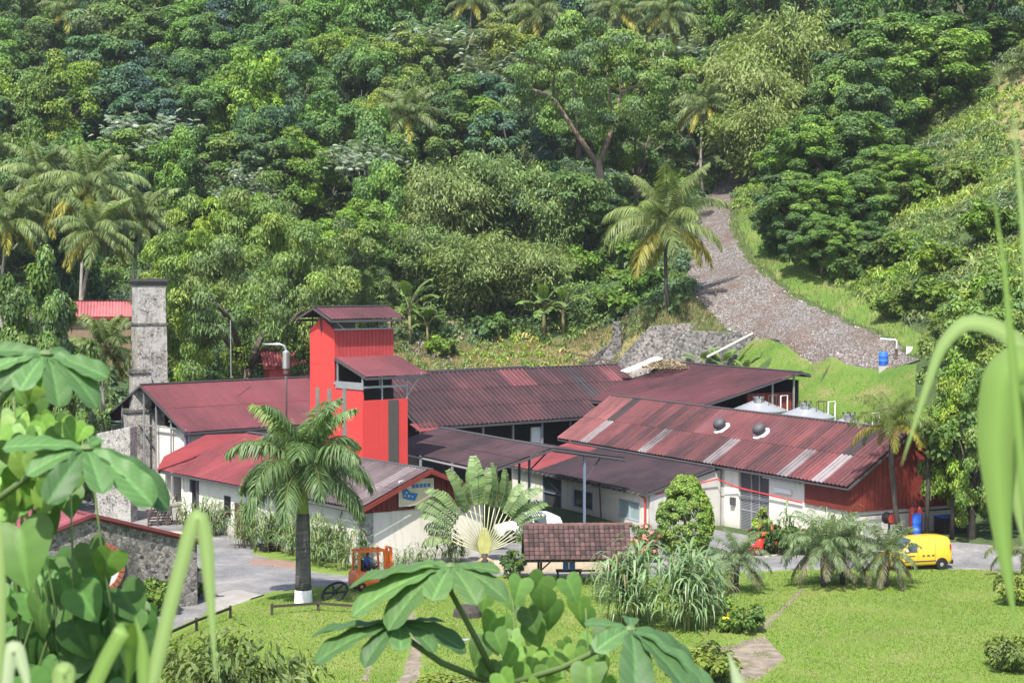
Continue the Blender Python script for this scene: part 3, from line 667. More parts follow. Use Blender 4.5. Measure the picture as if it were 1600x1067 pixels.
m = MB(); m.box((.1,3.4,9.0), (4.7,3.46,11)); m.box((.1,1.5,.1), (3.6,1.56,9.0)); m.build('shade_backing', DARK, TW)  # black sheets added as the shade of the open gap under the lean-to
for y, z0, z1 in ((5.15,6.2,9.0), (3.75,6.2,9.0), (2.0,5.6,9.1)): MB().box((-.05,y-.22,z0), (-.003,y+.22,z1)).build('grey_strip', STRIP, TW)
MB().box((2.05,-.06,4.2), (2.85,-.003,8.36)).build('grey_strip', plain('dark_strip',(.075,.07,.06),.6,var=.4), TW)
m = MB()
for x, y in ((.05,.05), (3.6,.05), (3.6,3.1), (1.6,.05), (.05,2.9)): m.beam((x,y,8.2), (x,y,10.0 + y*.32), .09)
m.beam((0,.05,9.25), (3.65,.05,9.25), .1, .14); m.beam((0,.05,9.25), (0,3.2,9.4), .1, .16); m.beam((3.6,.05,8.5), (4.6,-.3,10.1), .06); m.build('steel_frame', STEEL, TW)
MB().box((-.06,-.1,9.1), (.02,3.0,9.55)).build('walkway_rail', STEEL, TW)
roof(TW, (-.05,-.4,9.95), (5.1,-.4,9.95), (-.05,3.15,11.1), (5.1,3.15,11.1), 1.03, .2, .012, 1, lambda i, r_, n: (jit((0.15,0.046,0.052), .05), SHEETC), name='lean_to_roof', cap=False)
roof(TW, (-.7,2.6,13.62), (5.4,2.6,13.62), (-.7,4.65,14.4), (5.4,4.65,14.4), .87, .29, .025, 1, lambda i, r_, n: (jit((0.115,0.038,0.043), .08), SHEET), name='top_roof')
roof(TW, (-.7,6.7,13.62), (5.4,6.7,13.62), (-.7,4.65,14.4), (5.4,4.65,14.4), .87, .29, .025, 1, lambda i, r_, n: (jit((0.115,0.038,0.043), .08), SHEET), name='top_roof', cap=False)
for x, y in ((.15,3.3), (4.75,3.3), (4.75,6.0), (.15,6.0), (3.6,3.3), (-.1,4.65)): MB().beam((x,y,12.8), (x,y,13.75 if y != 4.65 else 14.3), .07).build('post', DGREY, TW)
m = MB(); m.box((.5,5.2,12.6), (3.1,5.9,13.7)); m.build('roof_tank', plain('grey_tank',(.27,.27,.26),.6,var=.4), TW)
m = MB(); m.beam((.15,3.3,13.5), (.9,3.3,12.9), .06); m.beam((3.6,3.3,13.1), (4.75,3.3,13.1), .05); m.build('rail', STEEL, TW)

# ---------------------------------------------------------------- rear right roof
B4 = empty('storage_hall', (22.3, 138.0, 0), R(27), 'open-ended storage hall with broad plain red roof behind the long shed', 'building')
p4 = lambda i, r_, n: (jit((0.105,0.033,0.039), .06), SHEET if i < n - 6 else SHEETD)
roof(B4, (-10.6,0,6.35), (-10.6,17.2,6.35), (0,0,9.06), (0,17.2,9.06), 1.1, 0.2, 0.014, 1, p4)
roof(B4, (.9,0,8.85), (.9,17.2,8.85), (0,0,9.06), (0,17.2,9.06), 1.1, 0.2, 0.014, 1, p4, cap=False)
m = MB(); m.box((-9,.8,-.3), (-4.4,1.0,5.9)); m.box((-4.4,.8,-.3), (-.3,1.0,7.5)); m.build('red_end_wall', REDOX, B4)
m = MB(); m.box((-10,5,-.3), (.28,5.2,6.4)); m.box((.3,1,-.3), (.5,17,8.4)); m.build('inner_wall', DARK, B4)  # black walls give the open hall its shade by colour
for x in (-8.5, -2.4, -.4): MB().beam((x,.4,-.3), (x,.4,8.95 + x*.255), .12).build('post', STEEL if x > -3 else DGREY, B4)
# debris heap and loose white sheet on its back corner
def heap(name, c, rx, ry, h, n, label, cat, mat, size=.25, seed=3, kind='stuff'):
    r = np.random.default_rng(seed); a = r.uniform(0, 6.283, n); q = np.sqrt(r.uniform(0, 1, n))
    P = np.c_[np.cos(a)*q*rx, np.sin(a)*q*ry, (1-q*q)*h + r.uniform(-.05,.1,n)]
    N = r.normal(size=(n,3)); N[:,2] = abs(N[:,2]) + .8; Dd = r.normal(size=(n,3)); Dd[:,2] *= .3
    v, f = leaf_quads(P, N, Dd, r.uniform(.6,1.4,n)*size, r.uniform(.3,.7,n)*size*.5, .05)
    tint = np.repeat(np.array([.33,.26,.19]) * r.uniform(.4,1.5,(n,1)), 4, 0)
    o = link(name, np_mesh(name, v, f, LEAF, tint)); o.location = c; return tag(o, label, cat, kind=kind)
# ---------------------------------------------------------------- leaf geometry
def unit(v): return v / np.maximum(np.linalg.norm(v, axis=-1, keepdims=True), 1e-6)
def leaf_quads(P, N, Dd, L, Wd, droop=0.15):
    """one pointed four-cornered leaf per row: base P, surface normal N, growing along Dd"""
    N = unit(N); Dd = unit(Dd - N * (Dd * N).sum(1, keepdims=True)); Sd = np.cross(Dd, N)
    L = np.asarray(L)[:, None]; Wd = np.asarray(Wd)[:, None]
    tip = P + Dd * L - np.array([0,0,1.0]) * L * droop; mid = P + Dd * L * 0.45 + N * L * 0.04
    v = np.stack([P, mid + Sd * Wd, tip, mid - Sd * Wd], 1).reshape(-1, 3)
    f = np.arange(len(P) * 4).reshape(-1, 4); return v, f

def cyl_between(name, a, b_, r, mat, parent=None): return MB().tube([a, b_], r, 8).build(name, mat, parent)

# ---------------------------------------------------------------- chimney and stone work on the left
ch = empty('stone_chimney', (W(235, 800, 133).x, 133, 0), R(25), 'tall square stone chimney with black cap beside the red-roofed shed', 'chimney')
def taper(m, h0, h1, w0, w1):
    a, b_ = w0/2, w1/2
    m.add([(-a,-a,h0),(a,-a,h0),(a,a,h0),(-a,a,h0),(-b_,-b_,h1),(b_,-b_,h1),(b_,b_,h1),(-b_,b_,h1)], [(3,2,1,0),(4,5,6,7),(0,1,5,4),(1,2,6,5),(2,3,7,6),(3,0,4,7)])
m = MB(); taper(m, -.3, 12.95, 2.36, 2.17); m.build('lower_shaft', STONEW, ch, bevel=.05)
m = MB(); taper(m, 12.95, 15.85, 2.1, 2.04); m.build('upper_shaft', STONEW, ch, bevel=.05)
m = MB(); taper(m, 12.86, 13.02, 2.3, 2.3); m.build('ledge', STONED, ch)
m = MB(); taper(m, 15.8, 16.08, 2.2, 2.36); taper(m, 16.08, 16.28, 2.36, 2.15); m.build('cap', plain('sooty_cap', (.03,.03,.03), .9), ch)
ep = empty('engine_house_pillar', (W(221, 800, 130.6).x, 130.6, 0), R(25), 'crumbling stone pillar standing against the chimney foot', 'pillar')
m = MB(); taper(m, -.3, 9.5, 1.6, 1.35); m.build('shaft', STONEW, ep, bevel=.06)
m = MB(); taper(m, 9.45, 9.7, 1.6, 1.5); m.build('coping', STONED, ep)
m = MB(); m.box((-1.1,-.9,-.3), (1.6,.9,6.6)); m.build('base_block', STONEW, ep, bevel=.08)
m = MB(); m.box((-1.2,-1.0,6.6), (1.7,1.0,6.8)); m.build('ledge', STONED, ep)
x0 = W(147, 800, 121).x; x1 = W(206, 800, 120).x
m = MB(); m.prism([(x0,121.3,-.2), (x1,119.6,-.2), (x1,119.6,6.4), (x0 + .1,121.3,5.8), (x0,121.3,5.5)], (.3,.9,0))
tag(m.build('stone_block_wall', STONEW, bevel=.05), 'pale limewashed masonry wall left of the chimney foot', 'wall')
a = W(30, 690, 133); c_ = W(150, 690, 127)
m = MB(); m.prism([(a.x,a.y,-.5), (c_.x,c_.y,-.5), (c_.x,c_.y,4.9), (a.x,a.y,5.4)], (.1,.5,0))
tag(m.build('garden_wall', STONED), 'long mossy stone wall behind the chimney yard', 'wall')
# row of iron railings in front of the veranda
rk = empty('iron_railing', Zp(240, 822), R(20), 'row of dark iron stair railings in front of the veranda', 'railing')
for k in range(5):
    m = MB(); x = k * .62 - .4
    m.tube([(x,-.3,0), (x,-.3,.8), (x+.9,1.4,1.9)], .05, 6); m.tube([(x,-.3,.35), (x+.9,1.4,1.4)], .04, 6); m.tube([(x+.9,1.4,0), (x+.9,1.4,1.9)], .045, 6); m.build('rail', IRON, rk)
m = MB()
for k in range(6): m.box((-.3, .1 + k*.22, .05 + k*.16), (3.4, .3 + k*.22, .13 + k*.16))
m.build('treads', WOODD, rk)
tag(MB().box((-24.5,112.4,-.05), (-21,114.6,.10)).build('concrete_apron', plain('sandy_concrete', (.5,.38,.25), .9, var=.4)), 'sandy concrete apron at the foot of the masonry wall', 'apron')
r_ = random.Random(4); m = MB()
wp = empty('wood_pile', Zp(203, 806), 0, 'small stack of reddish planks beside the masonry wall', 'wood pile')
for k in range(7): MB().box((-.5 + k*.13, -.2, 0), (-.4 + k*.13, .1, .7 + r_.uniform(0,.5))).build('plank', WOOD, wp)

# ---------------------------------------------------------------- stone shed lower left with round sign
SSH = empty('stone_shed', (-20.3, 86.0, 0), R(38), 'dark stone shed with red metal roof and round white sign on its gable', 'shed')
COPE = plain('faded_coping', (.15,.035,.04), .6, var=.4, scale=2)
gs = lambda x: 4.9 - 1.7 * abs(x) / 5.7
m = MB(); m.prism([(-5.7,0,-.4), (5.7,0,-.4), (5.7,0,3.2), (0,0,4.85), (-5.7,0,3.2)], (0,.55,0)); m.build('gable_wall', STONE, SSH)
m = MB(); m.box((5.2,.6,-.4), (5.65,8,3.15)); m.box((-5.65,.6,-.4), (-5.2,8,3.15)); m.build('side_wall', STONE, SSH)
psh = lambda i, r_, n: (jit((0.22,0.062,0.072), .06), SHEETC)
for sx in (-1, 1): roof(SSH, (5.9*sx,.0,3.18), (5.9*sx,8.2,3.18), (0,.0,4.95), (0,8.2,4.95), .8, .4, .03, 1, psh, fascia=COPE, cap=sx > 0)
m = MB(); m.beam((0,-.12,5.0), (6.0,-.12,3.2), .3, .16); m.beam((0,-.12,5.0), (-6.0,-.12,3.2), .3, .16); m.build('red_coping', COPE, SSH)
sg = MB().lathe([(1.0,-.02),(1.0,0)], (.45,-.02,2.35), 32, 'y').build('round_sign', WHITE, SSH)
m = MB()
for k in range(28):
    a0 = 2*math.pi*k/28; a1 = 2*math.pi*(k+.86)/28
    pts_ = [(.45 + rr_*math.cos(a), -.14, 2.35 + rr_*math.sin(a)) for rr_, a in ((1.0,a0),(1.26,a0),(1.26,a1),(1.0,a1))]
    MB().prism(pts_, (0,.135,0)).build('brick', plain('brick_red', (.30,.10,.06), .85, var=.4, scale=5) if k == 0 else MATS['brick_red'], sg)
m = MB(); r_ = random.Random(2)
for k in range(9):
    z = 2.9 - k*.13; x = .2 + r_.uniform(-.1,.1)
    for j in range(5): m.box((x + j*.17,-.052,z), (x + j*.17 + r_.uniform(.05,.12),-.0415,z+.03))
m.build('faint_lettering', plain('faded_ink', (.35,.36,.38), .8), sg)['kind'] = 'stuff'
for k, (x, z) in enumerate(((2.6,2.6),(3.9,1.5),(2.2,1.0),(4.6,2.2))): MB().box((x,-.008,z), (x+.16,.02,z+.14)).build('wall_hole', DARK, SSH)
MB().beam((5.75,-.1,1.4), (5.95,-.1,1.4), .35, .5).build('bracket', DGREY, SSH)

# ---------------------------------------------------------------- exhaust stack on the red roof
ex = empty('exhaust_stack', (W(447, 600, 124).x, 124, 0), 0, 'thin silver exhaust stack with muffler and bent top left of the tower', 'pipe')
MB().tube([(0,0,4.5), (0,0,11.35), (-.12,0,11.65), (-.4,0,11.75), (-1.55,0,11.75)], .085, 10).build('pipe', STAIN, ex, smooth=True)
MB().lathe([(.1,9.95),(.26,10.1),(.26,11.2),(.1,11.35)], (0,0,0), 14).build('muffler', STAIN, ex, smooth=False)
MB().lathe([(.12,9.6),(.2,9.7),(.2,9.85),(.12,9.95)], (0,0,0), 12).build('collar', IRON, ex)
tag(MB().tube([W(361, 590, 131), W(360, 500, 131)], .035, 6).build('antenna_pole', STEEL), 'thin bare pole rising behind the smooth red roof', 'pole')

# ---------------------------------------------------------------- steel tanks
def tank(px, Y, zr, label):
    tk = empty('storage_tank', (W(px, 600, Y).x, Y, 0), 0, label, 'tank', 'steel tanks behind the long shed')
    MB().lathe([(2.05,-.2),(2.05,zr)], (0,0,0), 36).build('shell', STAIN, tk, smooth=False)
    MB().lathe([(2.12,zr-.06),(2.12,zr+.02),(.45,zr+.72),(.0,zr+.78)], (0,0,0), 36).build('cone_top', plain('tank_top', (.30,.31,.33), .45, .35, .25, 1) if 'tank_top' not in MATS else MATS['tank_top'], tk)
    hh = MB().lathe([(.36,zr+.4),(.36,zr+.95),(.42,zr+.95),(.42,zr+1.05)], (-.1,-.5,0), 16).build('hatch', STAIN, tk)
    m = MB()
    for a in (0, 1.57, 3.14, 4.71): m.tube([(-.1+.4*math.cos(a), -.5+.4*math.sin(a), zr+.95), (-.1+.4*math.cos(a), -.5+.4*math.sin(a), zr+1.2)], .05, 6)
    m.build('clamp', BLACK, hh)
    m = MB(); m.tube([(1.6,-.3,zr+.2), (1.6,-.3,zr+1.1), (2.2,.3,zr+1.1), (2.2,.3,zr-.5)], .05, 6); m.build('ladder_hoop', WHITE, tk)
    m = MB()
    for x, y in ((.6,-1.0), (1.2,-.7), (.9,-.2), (1.5,-.1)): m.tube([(x,y,zr+.3), (x,y,zr+1.15)], .025, 5)
    m.tube([(.6,-1.0,zr+1.15), (1.2,-.7,zr+1.15), (1.5,-.1,zr+1.15), (.9,-.2,zr+1.15), (.6,-1.0,zr+1.15)], .025, 5); m.build('guard_rail', IRON, tk)
tank(1186, 135.2, 6.35, 'steel tank nearest the red wall, behind the long shed')
tank(1259, 130.2, 6.25, 'middle steel tank with cone top behind the long shed')
tank(1327, 126, 5.75, 'lowest steel tank, half hidden by the queen palm')

# ---------------------------------------------------------------- retaining walls, pipe, platform
def wallpoly(name, pp, th, mat, label):
    P = [W(*p) for p in pp]; m = MB(); m.prism(P, th); return tag(m.build(name, mat, bevel=.06), label, 'wall')
wallpoly('retaining_wall', [(1034,560,155), (1068,516,156), (1118,518,155.6), (1174,523,155), (1182,532,154.6), (1178,580,154), (1100,600,154), (1040,590,154)], (.1,.7,0), STONED, 'dark stone retaining wall behind the banana plants')
wallpoly('retaining_wall', [(955,572,157), (1016,510,159), (1090,504,160), (1086,540,159.5), (1035,560,158), (1000,600,157), (960,600,157)], (.2,.7,0), STONE, 'tall grey stone wing wall in the middle of the ramp')
wallpoly('retaining_wall', [(903,574,160), (962,528,162.5), (968,545,162), (960,575,160.5), (940,600,160), (905,600,160)], (.2,.6,0), STONED, 'leftmost sloping stone wing wall')
wallpoly('gate_pier', [(956,560,161.5), (957,503,161.5), (970,503,161.5), (972,560,161.5)], (.1,.8,0), STONED, 'square dark stone pier at the head of the ramp')
tag(MB().tube([W(1176,521,153.5), W(1105,558,151.5)], .09, 8).build('drain_pipe', WHITE, smooth=True), 'white pipe running down the dark retaining wall', 'pipe')
m = MB(); A, B_ = W(888,551,158), W(962,566,157)
pf = empty('gantry_rail', A, 0, 'rusty gantry rail standing behind the dark roof', 'rail')
m.beam((0,0,0), B_ - A, .1, .12); m.beam((.4,0,-.7), B_ - A + Vector((0,0,-.5)), .07, .07); m.build('beam', IRON, pf)
for u in (.12, .45, .8): MB().beam((B_ - A)*u, (B_ - A)*u + Vector((0,0,-3.0)), .1).build('post', IRON, pf)
o = MB().box((-1.9,-.5,0), (1.9,.5,.04)).build('loose_sheet', plain('white_sheet', (.6,.62,.64), .5, var=.3)); o.location = W(1003, 571, 151.5) + Vector((0,0,.05)); o.rotation_euler = (R(8), R(-17), R(30)); tag(o, 'loose white sheet leaning at the corner of the storage hall roof', 'sheet')
p_ = W(1040, 572, 150.6)
heap('leaf_litter', (p_.x, p_.y, p_.z - .15), 2.0, 2.2, .55, 900, 'heap of dry husks on the back corner of the storage hall roof', 'debris', None)

# ---------------------------------------------------------------- water point with blue barrel on the bank
p_ = hit(1381, 577, 0, 120); wpz = p_.z
sl = tag(MB().box((-.5,-.5,-.6), (3.2,1.2,.10)).build('concrete_slab', CONC, loc=p_), 'concrete slab under the blue barrel on the bank', 'slab')
br = empty('blue_barrel', p_ + Vector((0,.2,.12)), 0, 'blue plastic barrel standing at the end of the stony track', 'barrel')
MB().lathe([(.33,0),(.36,.04),(.36,.33),(.38,.36),(.36,.39),(.36,.7),(.38,.73),(.36,.76),(.36,1.02),(.33,1.08)], (0,0,0), 20).build('drum', BLUEP, br, smooth=True)
MB().lathe([(.3,1.075),(.3,1.1)], (0,0,0), 20).build('lid', BLUEP, br)
st = empty('standpipe', p_ + Vector((1.0,.1,.12)), 0, 'white standpipe with rusty valves beside the blue barrel', 'pipe')
MB().tube([(0,0,.3), (0,0,1.95), (-.1,0,2.05), (-1.3,0,2.1)], .07, 8).build('white_pipe', WHITE, st, smooth=True)
MB().lathe([(.18,0),(.12,.1),(.1,.5),(.2,.55),(.2,.62),(.1,.7),(.1,1.2),(.16,1.25),(.1,1.35)], (0,0,0), 12).build('valve', IRON, st)
cb = empty('meter_box', p_ + Vector((1.75,.1,.12)), 0, 'small white meter box on a post beside the standpipe', 'box')
MB().beam((0,0,0), (0,0,1.5), .06).build('post', IRON, cb); MB().box((0,-.1,.9), (.5,.1,1.5)).build('cabinet', WHITE, cb, bevel=.02)

# ---------------------------------------------------------------- house far behind the chimney
hs = empty('hillside_house', (W(160, 480, 152).x, 152, float(hz(-34, 152)) - .3), R(12), 'small house with faded pink roof behind the chimney', 'house')
zb = 13.0 - hs.location.z
m = MB(); m.box((-3.2,0,0), (3.6,6,zb)); m.build('wall', WOOD, hs)
for sgn in (0, 1): roof(hs, (-3.7,-.5 if not sgn else 6.5,zb), (4.1,-.5 if not sgn else 6.5,zb), (-3.7,3,zb+1.3), (4.1,3,zb+1.3), 1.3, .26, .02, 1, lambda i, r_, n: (jit((0.42,0.12,0.125), .1), SHEETC), fascia=REDOX)
MB().box((-.8,-.04,zb-1.8), (.3,-.005,zb-.7)).build('window', GLASS, hs)
h2 = empty('hillside_house', (W(470, 555, 150).x, 149, 0), R(15), 'red-roofed cottage showing between the tower and the mango tree', 'house')
m = MB(); m.box((-2.5,0,0), (2,4,9.0)); m.build('wall', REDS, h2)
for y in (-.4, 4.4): roof(h2, (-3,y,9.0), (2.4,y,9.0), (-3,2,10.2), (2.4,2,10.2), 1.3, .26, .02, 1, lambda i, r_, n: (jit((0.5,0.12,0.12), .1), SHEETC), fascia=REDOX)
# ---------------------------------------------------------------- tiled shed by the lawn
ts = empty('tiled_shelter', (W(900, 880, 95.6).x, 95.6, 0), R(3), 'low open shelter with dark red clay tile roof by the lawn', 'shelter')
TILE = plain('clay_tile', (0.155,0.075,0.06), 0.8, var=0.75, scale=2.2, objcol=True)
hl, hd, ze, zr = 2.85, 1.55, 1.5, 3.12
tl = math.hypot(hd, zr - ze) / 8 * 1.14; sl_ = math.atan2(zr - ze, hd)
def tile_mesh():
    n = 6; w = 2*hl/21; vs = []
    for y in (0, tl):
        for i in range(n + 1):
            a = math.pi * i / n; vs.append((w*.5 - w*.5*math.cos(a)*1.0, y, .075*math.sin(a) + (.03 if y == 0 else .0)))
    b0 = len(vs)
    for i in range(n + 1): a = math.pi*i/n; vs.append((w*.5 - w*.5*math.cos(a), 0, .075*math.sin(a) - .01))
    fs = [(i, i+1, n+2+i, n+1+i) for i in range(n)] + [(b0+i, b0+i+1, i+1, i) for i in range(n)]
    me = bpy.data.meshes.new('tile'); me.from_pydata(vs, [], fs); me.materials.append(TILE); return me
TM = tile_mesh()
m = MB(); m.prism([(-hl,-hd,ze), (-hl,0,zr), (-hl,hd,ze), (-hl,hd,ze-.08), (-hl,0,zr-.08), (-hl,-hd,ze-.08)], (2*hl,0,0)); rf = m.build('roof', WOODD, ts)
for c_ in range(21):
    for q in range(8):
        s_ = q / 8; o = link('tile', TM, rf, None, (-hl + c_*2*hl/21, -hd*1.03 + hd*s_, ze + (zr-ze)*s_ + .02 + rr.uniform(0,.012)))
        o.rotation_euler = (sl_ - .03, 0, rr.uniform(-.02,.02)); g = rr.uniform(.4,1.3); o.color = (.085*g, .045*g, .041*g, 1)
TS = TM.copy(); bmv = MB()
for c_ in range(21):
    for q in range(4):
        w = 2*hl/21; x = -hl + c_*w; s0 = q/4; s1 = (q+1)/4
        bmv.add([(x,hd*(1-s0),ze+(zr-ze)*s0+.03), (x+w*.5,hd*(1-s0),ze+(zr-ze)*s0+.11), (x+w,hd*(1-s0),ze+(zr-ze)*s0+.03), (x,hd*(1-s1),ze+(zr-ze)*s1+.02), (x+w*.5,hd*(1-s1),ze+(zr-ze)*s1+.09), (x+w,hd*(1-s1),ze+(zr-ze)*s1+.02)], [(0,1,4,3),(1,2,5,4)])
o = bmv.build('rear_tiles', TILE, rf, color=(.16,.078,.062)); o['kind'] = 'stuff'
m = MB()
for k in range(15): m.lathe([(.11,0),(.13,.42)], (-hl + k*.39, 0, zr + .04), 8, 'x')
m.build('ridge_tiles', TILE, rf, color=(.13,.066,.055))
for x in (-1.95, 1.75):
    for y in (-1.0, 1.0): MB().beam((x,y,-.2), (x,y,ze + .55), .12).build('post', WOODD, ts)
m = MB(); m.beam((-2.6,-1.0,1.45), (2.6,-1.0,1.45), .1, .14); m.beam((-2.6,1.0,1.45), (2.6,1.0,1.45), .1, .14); m.beam((-1.95,-1.0,.9), (-1.4,-1.0,1.4), .07); m.beam((-1.0,-.3,.75), (1.0,-.3,.75), .09); m.build('beam', WOODD, ts)
tb = empty('table', (W(889, 890, 95.9).x, 95.9, 0), 0, 'dark bench table under the tiled shelter', 'table')
MB().box((-.7,-.3,.62), (.7,.3,.7)).build('top', WOODD, tb)
for x in (-.6, .6): MB().box((x-.05,-.25,-.05), (x+.05,.25,.62)).build('leg', WOODD, tb)
for dx, nm in ((-.17, 'left blue crate on the table under the tiled shelter'), (.17, 'right blue crate on the table under the tiled shelter')):
    c_ = empty('blue_crate', (tb.location.x + dx, 95.9, .7), 0, nm, 'crate', 'blue crates under the shelter')
    MB().box((-.155,-.2,0), (.155,.2,.42)).build('body', plain('pale_blue_plastic', (.10,.22,.62), .5) if 'pale_blue_plastic' not in MATS else MATS['pale_blue_plastic'], c_, bevel=.03)
    MB().box((-.165,-.21,.42), (.165,.21,.47)).build('rim', MATS['pale_blue_plastic'], c_)
tag(MB().box((W(772,880,98.6).x,98.5,-.1), (W(955,880,98.6).x,98.75,.75)).build('low_wall', plaster('buff_wall', (.48,.40,.30), (.25,.2,.15))), 'low buff wall behind the tiled shelter', 'wall')

# ---------------------------------------------------------------- vehicles
def loft(stations, n=None):
    """stations: (x, [(y, z) half profile from bottom centre to top centre])"""
    m = MB(); k = len(stations[0][1])
    for x, pr in stations:
        for y, z in pr: m.v.append((x, y, z))
        for y, z in reversed(pr): m.v.append((x, -y, z))
    K = 2 * k
    for i in range(len(stations) - 1):
        for j in range(K):
            j2 = (j + 1) % K; m.f.append((i*K+j, i*K+j2, (i+1)*K+j2, (i+1)*K+j))
    m.f.append(tuple(range(K))); m.f.append(tuple((len(stations)-1)*K + j for j in range(K))[::-1]); return m
def half(w, zb, zl, zt, wt): return [(0,zb), (w*.75,zb), (w*.96,zb+.08), (w,zb+.25), (w,zl*.6+zb*.4+.1), (w*.985,zl), (wt + (w-wt)*.25, zl+(zt-zl)*.7), (wt,zt-.07), (wt*.82,zt-.01), (0,zt)]
def wheel(parent, c, r=.3, w=.2, hub=None):
    wh = MB().lathe([(r*.62,-w/2),(r*.93,-w/2),(r,-w*.35),(r,w*.35),(r*.93,w/2),(r*.62,w/2)], (0,0,0), 24, 'y').build('wheel', BLACK, parent, smooth=False, loc=c)
    MB().lathe([(r*.18,-w*.56),(r*.3,-w*.52),(r*.55,-w*.44),(r*.62,-w*.5),(r*.62,w*.5),(r*.55,w*.44),(r*.18,w*.5)], (0,0,0), 20, 'y').build('rim', hub or STEEL, wh)
    return wh
def carpaint(name, col):
    t = NT(name); ps = t.objco(); f = t.noise(ps, 2.5, 5, .7)
    c = t.mix(t.math('MULTIPLY', f, .25), col, tuple(x*.6+.04 for x in col)); t.done(c, .28, None, 0, .5)
    t.t.nodes['Principled BSDF'].inputs['Coat Weight'].default_value = .35; return t.m
YEL = carpaint('yellow_paint', (.72,.42,.03)); CARW = carpaint('white_car_paint', (.7,.71,.72))
RB = plain('rear_lamp_red', (.5,.02,.02), .25, spec=.6)
pr_ = Zp(1468, 891); pf_ = Zp(1392, 895)
van = empty('delivery_van', ((pr_.x+pf_.x)/2, (pr_.y+pf_.y)/2 + .75, .06), math.atan2(pr_.y-pf_.y, pr_.x-pf_.x), 'yellow delivery van parked on the lane by the lawn', 'van')
st = [(-2.02, half(.60,.35,.55,.70,.5)), (-1.96, half(.74,.28,.62,.80,.6)), (-1.5, half(.82,.25,.85,.98,.64)), (-1.12, half(.83,.25,.98,1.08,.66)), (-.72, half(.84,.25,1.0,1.48,.63)), (-.36, half(.84,.25,1.02,1.76,.62)),
      (.1, half(.84,.25,1.05,1.84,.64)), (1.2, half(.84,.25,1.05,1.86,.66)), (1.85, half(.83,.28,1.05,1.81,.66)), (2.0, half(.80,.32,1.0,1.66,.62)), (2.05, half(.76,.4,.9,1.3,.6))]
o = loft(st).build('body', YEL, van, smooth=True); o.modifiers.new('b', 'BEVEL').width = .02
mod = o.modifiers.new('es', 'EDGE_SPLIT'); mod.split_angle = R(50)
for sy in (-1, 1):
    MB().prism([(-.98,.838*sy,1.06), (-.16,.832*sy,1.06), (-.16,.735*sy,1.56), (-.52,.735*sy,1.56)], (0,.02*sy,0)).build('side_window', GLASS, van)
    for x in (-1.33, 1.37):
        m = MB(); m.prism([(x + .39*math.cos(a), .842*sy, max(.3 + .39*math.sin(a), .26)) for a in [math.pi*k/12 for k in range(13)]], (0,.012*sy,0)); m.build('wheel_arch', BLACK, van)
        wheel(van, (x, .76*sy, .3), .31, .2)
    MB().box((-.95,.842*sy - .01,.50), (1.0,.842*sy + .012,.57)).build('side_strip', DGREY, van)
    MB().beam((-.12,.845*sy,.4), (-.12,.84*sy,1.5), .012, .012).build('door_seam', DGREY, van)
    MB().beam((.98,.845*sy,.55), (.98,.84*sy,1.6), .012, .012).build('door_seam', DGREY, van)
    for k in range(3): MB().box((.15 + k*.3, .842*sy - .005,.78), (.32 + k*.3, .842*sy + .012,.88)).build('lettering', DGREY, van)
    MB().box((-.7,.842*sy - .005,.8), (-.3,.842*sy + .01,.87)).build('lettering', DGREY, van)
    MB().prism([(1.9,.80*sy,.92), (2.06,.70*sy,.92), (2.04,.66*sy,1.42), (1.9,.76*sy,1.38)], (0,.03*sy,0)).build('rear_lamp', RB, van)
    MB().box((-.86,.86*sy-.04,1.08), (-.7,.86*sy+.1,1.26)).build('mirror', WHITE, van, bevel=.03)
    MB().lathe([(.10,-.01),(.06,.02)], (-1.98,.55*sy,.66), 10, 'x').build('headlamp', WHITE, van)
m = MB(); m.prism([(-1.06,-.66,1.1), (-1.06,.66,1.1), (-.42,.6,1.74), (-.42,-.6,1.74)], (-.03,0,.02)); m.build('windscreen', GLASS, van)
m = MB(); m.box((1.98,-.8,.3), (2.14,.8,.52)); m.build('rear_bumper', BLACK, van, bevel=.04)
m = MB(); m.box((-2.1,-.72,.28), (-1.95,.72,.45)); m.build('front_bumper', BLACK, van, bevel=.04)

p_ = Zp(792, 853)
suv = empty('parked_car', (p_.x + 1.3, p_.y + 2.6, .05), R(14), 'white car parked behind the traveller palm and the tiled shelter', 'car')
st = [(-2.1, half(.6,.4,.6,.78,.5)), (-2.03, half(.78,.3,.7,.92,.6)), (-1.3, half(.86,.28,.95,1.05,.68)), (-.85, half(.87,.28,1.0,1.12,.68)), (-.25, half(.87,.28,1.02,1.62,.62)), (.2, half(.87,.28,1.04,1.7,.62)),
      (1.3, half(.87,.28,1.04,1.68,.62)), (1.95, half(.85,.3,1.0,1.4,.62)), (2.1, half(.8,.4,.9,1.05,.6))]
o = loft(st).build('body', CARW, suv, smooth=True); mod = o.modifiers.new('es', 'EDGE_SPLIT'); mod.split_angle = R(50)
for sy in (-1, 1):
    for a, b_ in ((-.75, .1), (.18, 1.0)): MB().prism([(a if a > 0 else -.78,.865*sy,1.07), (b_,.865*sy,1.07), (b_,.72*sy,1.52), (a if a > 0 else -.3,.72*sy,1.52)], (0,.02*sy,0)).build('side_window', GLASS, suv)
    for x in (-1.32, 1.3):
        m = MB(); m.prism([(x + .43*math.cos(a), .87*sy, max(.33 + .43*math.sin(a), .3)) for a in [math.pi*k/12 for k in range(13)]], (0,.012*sy,0)); m.build('wheel_arch', DGREY, suv)
        wheel(suv, (x, .78*sy, .34), .34, .22)
m = MB(); m.prism([(-.84,-.68,1.14), (-.84,.68,1.14), (-.3,.6,1.6), (-.3,-.6,1.6)], (-.03,0,.02)); m.build('windscreen', GLASS, suv)

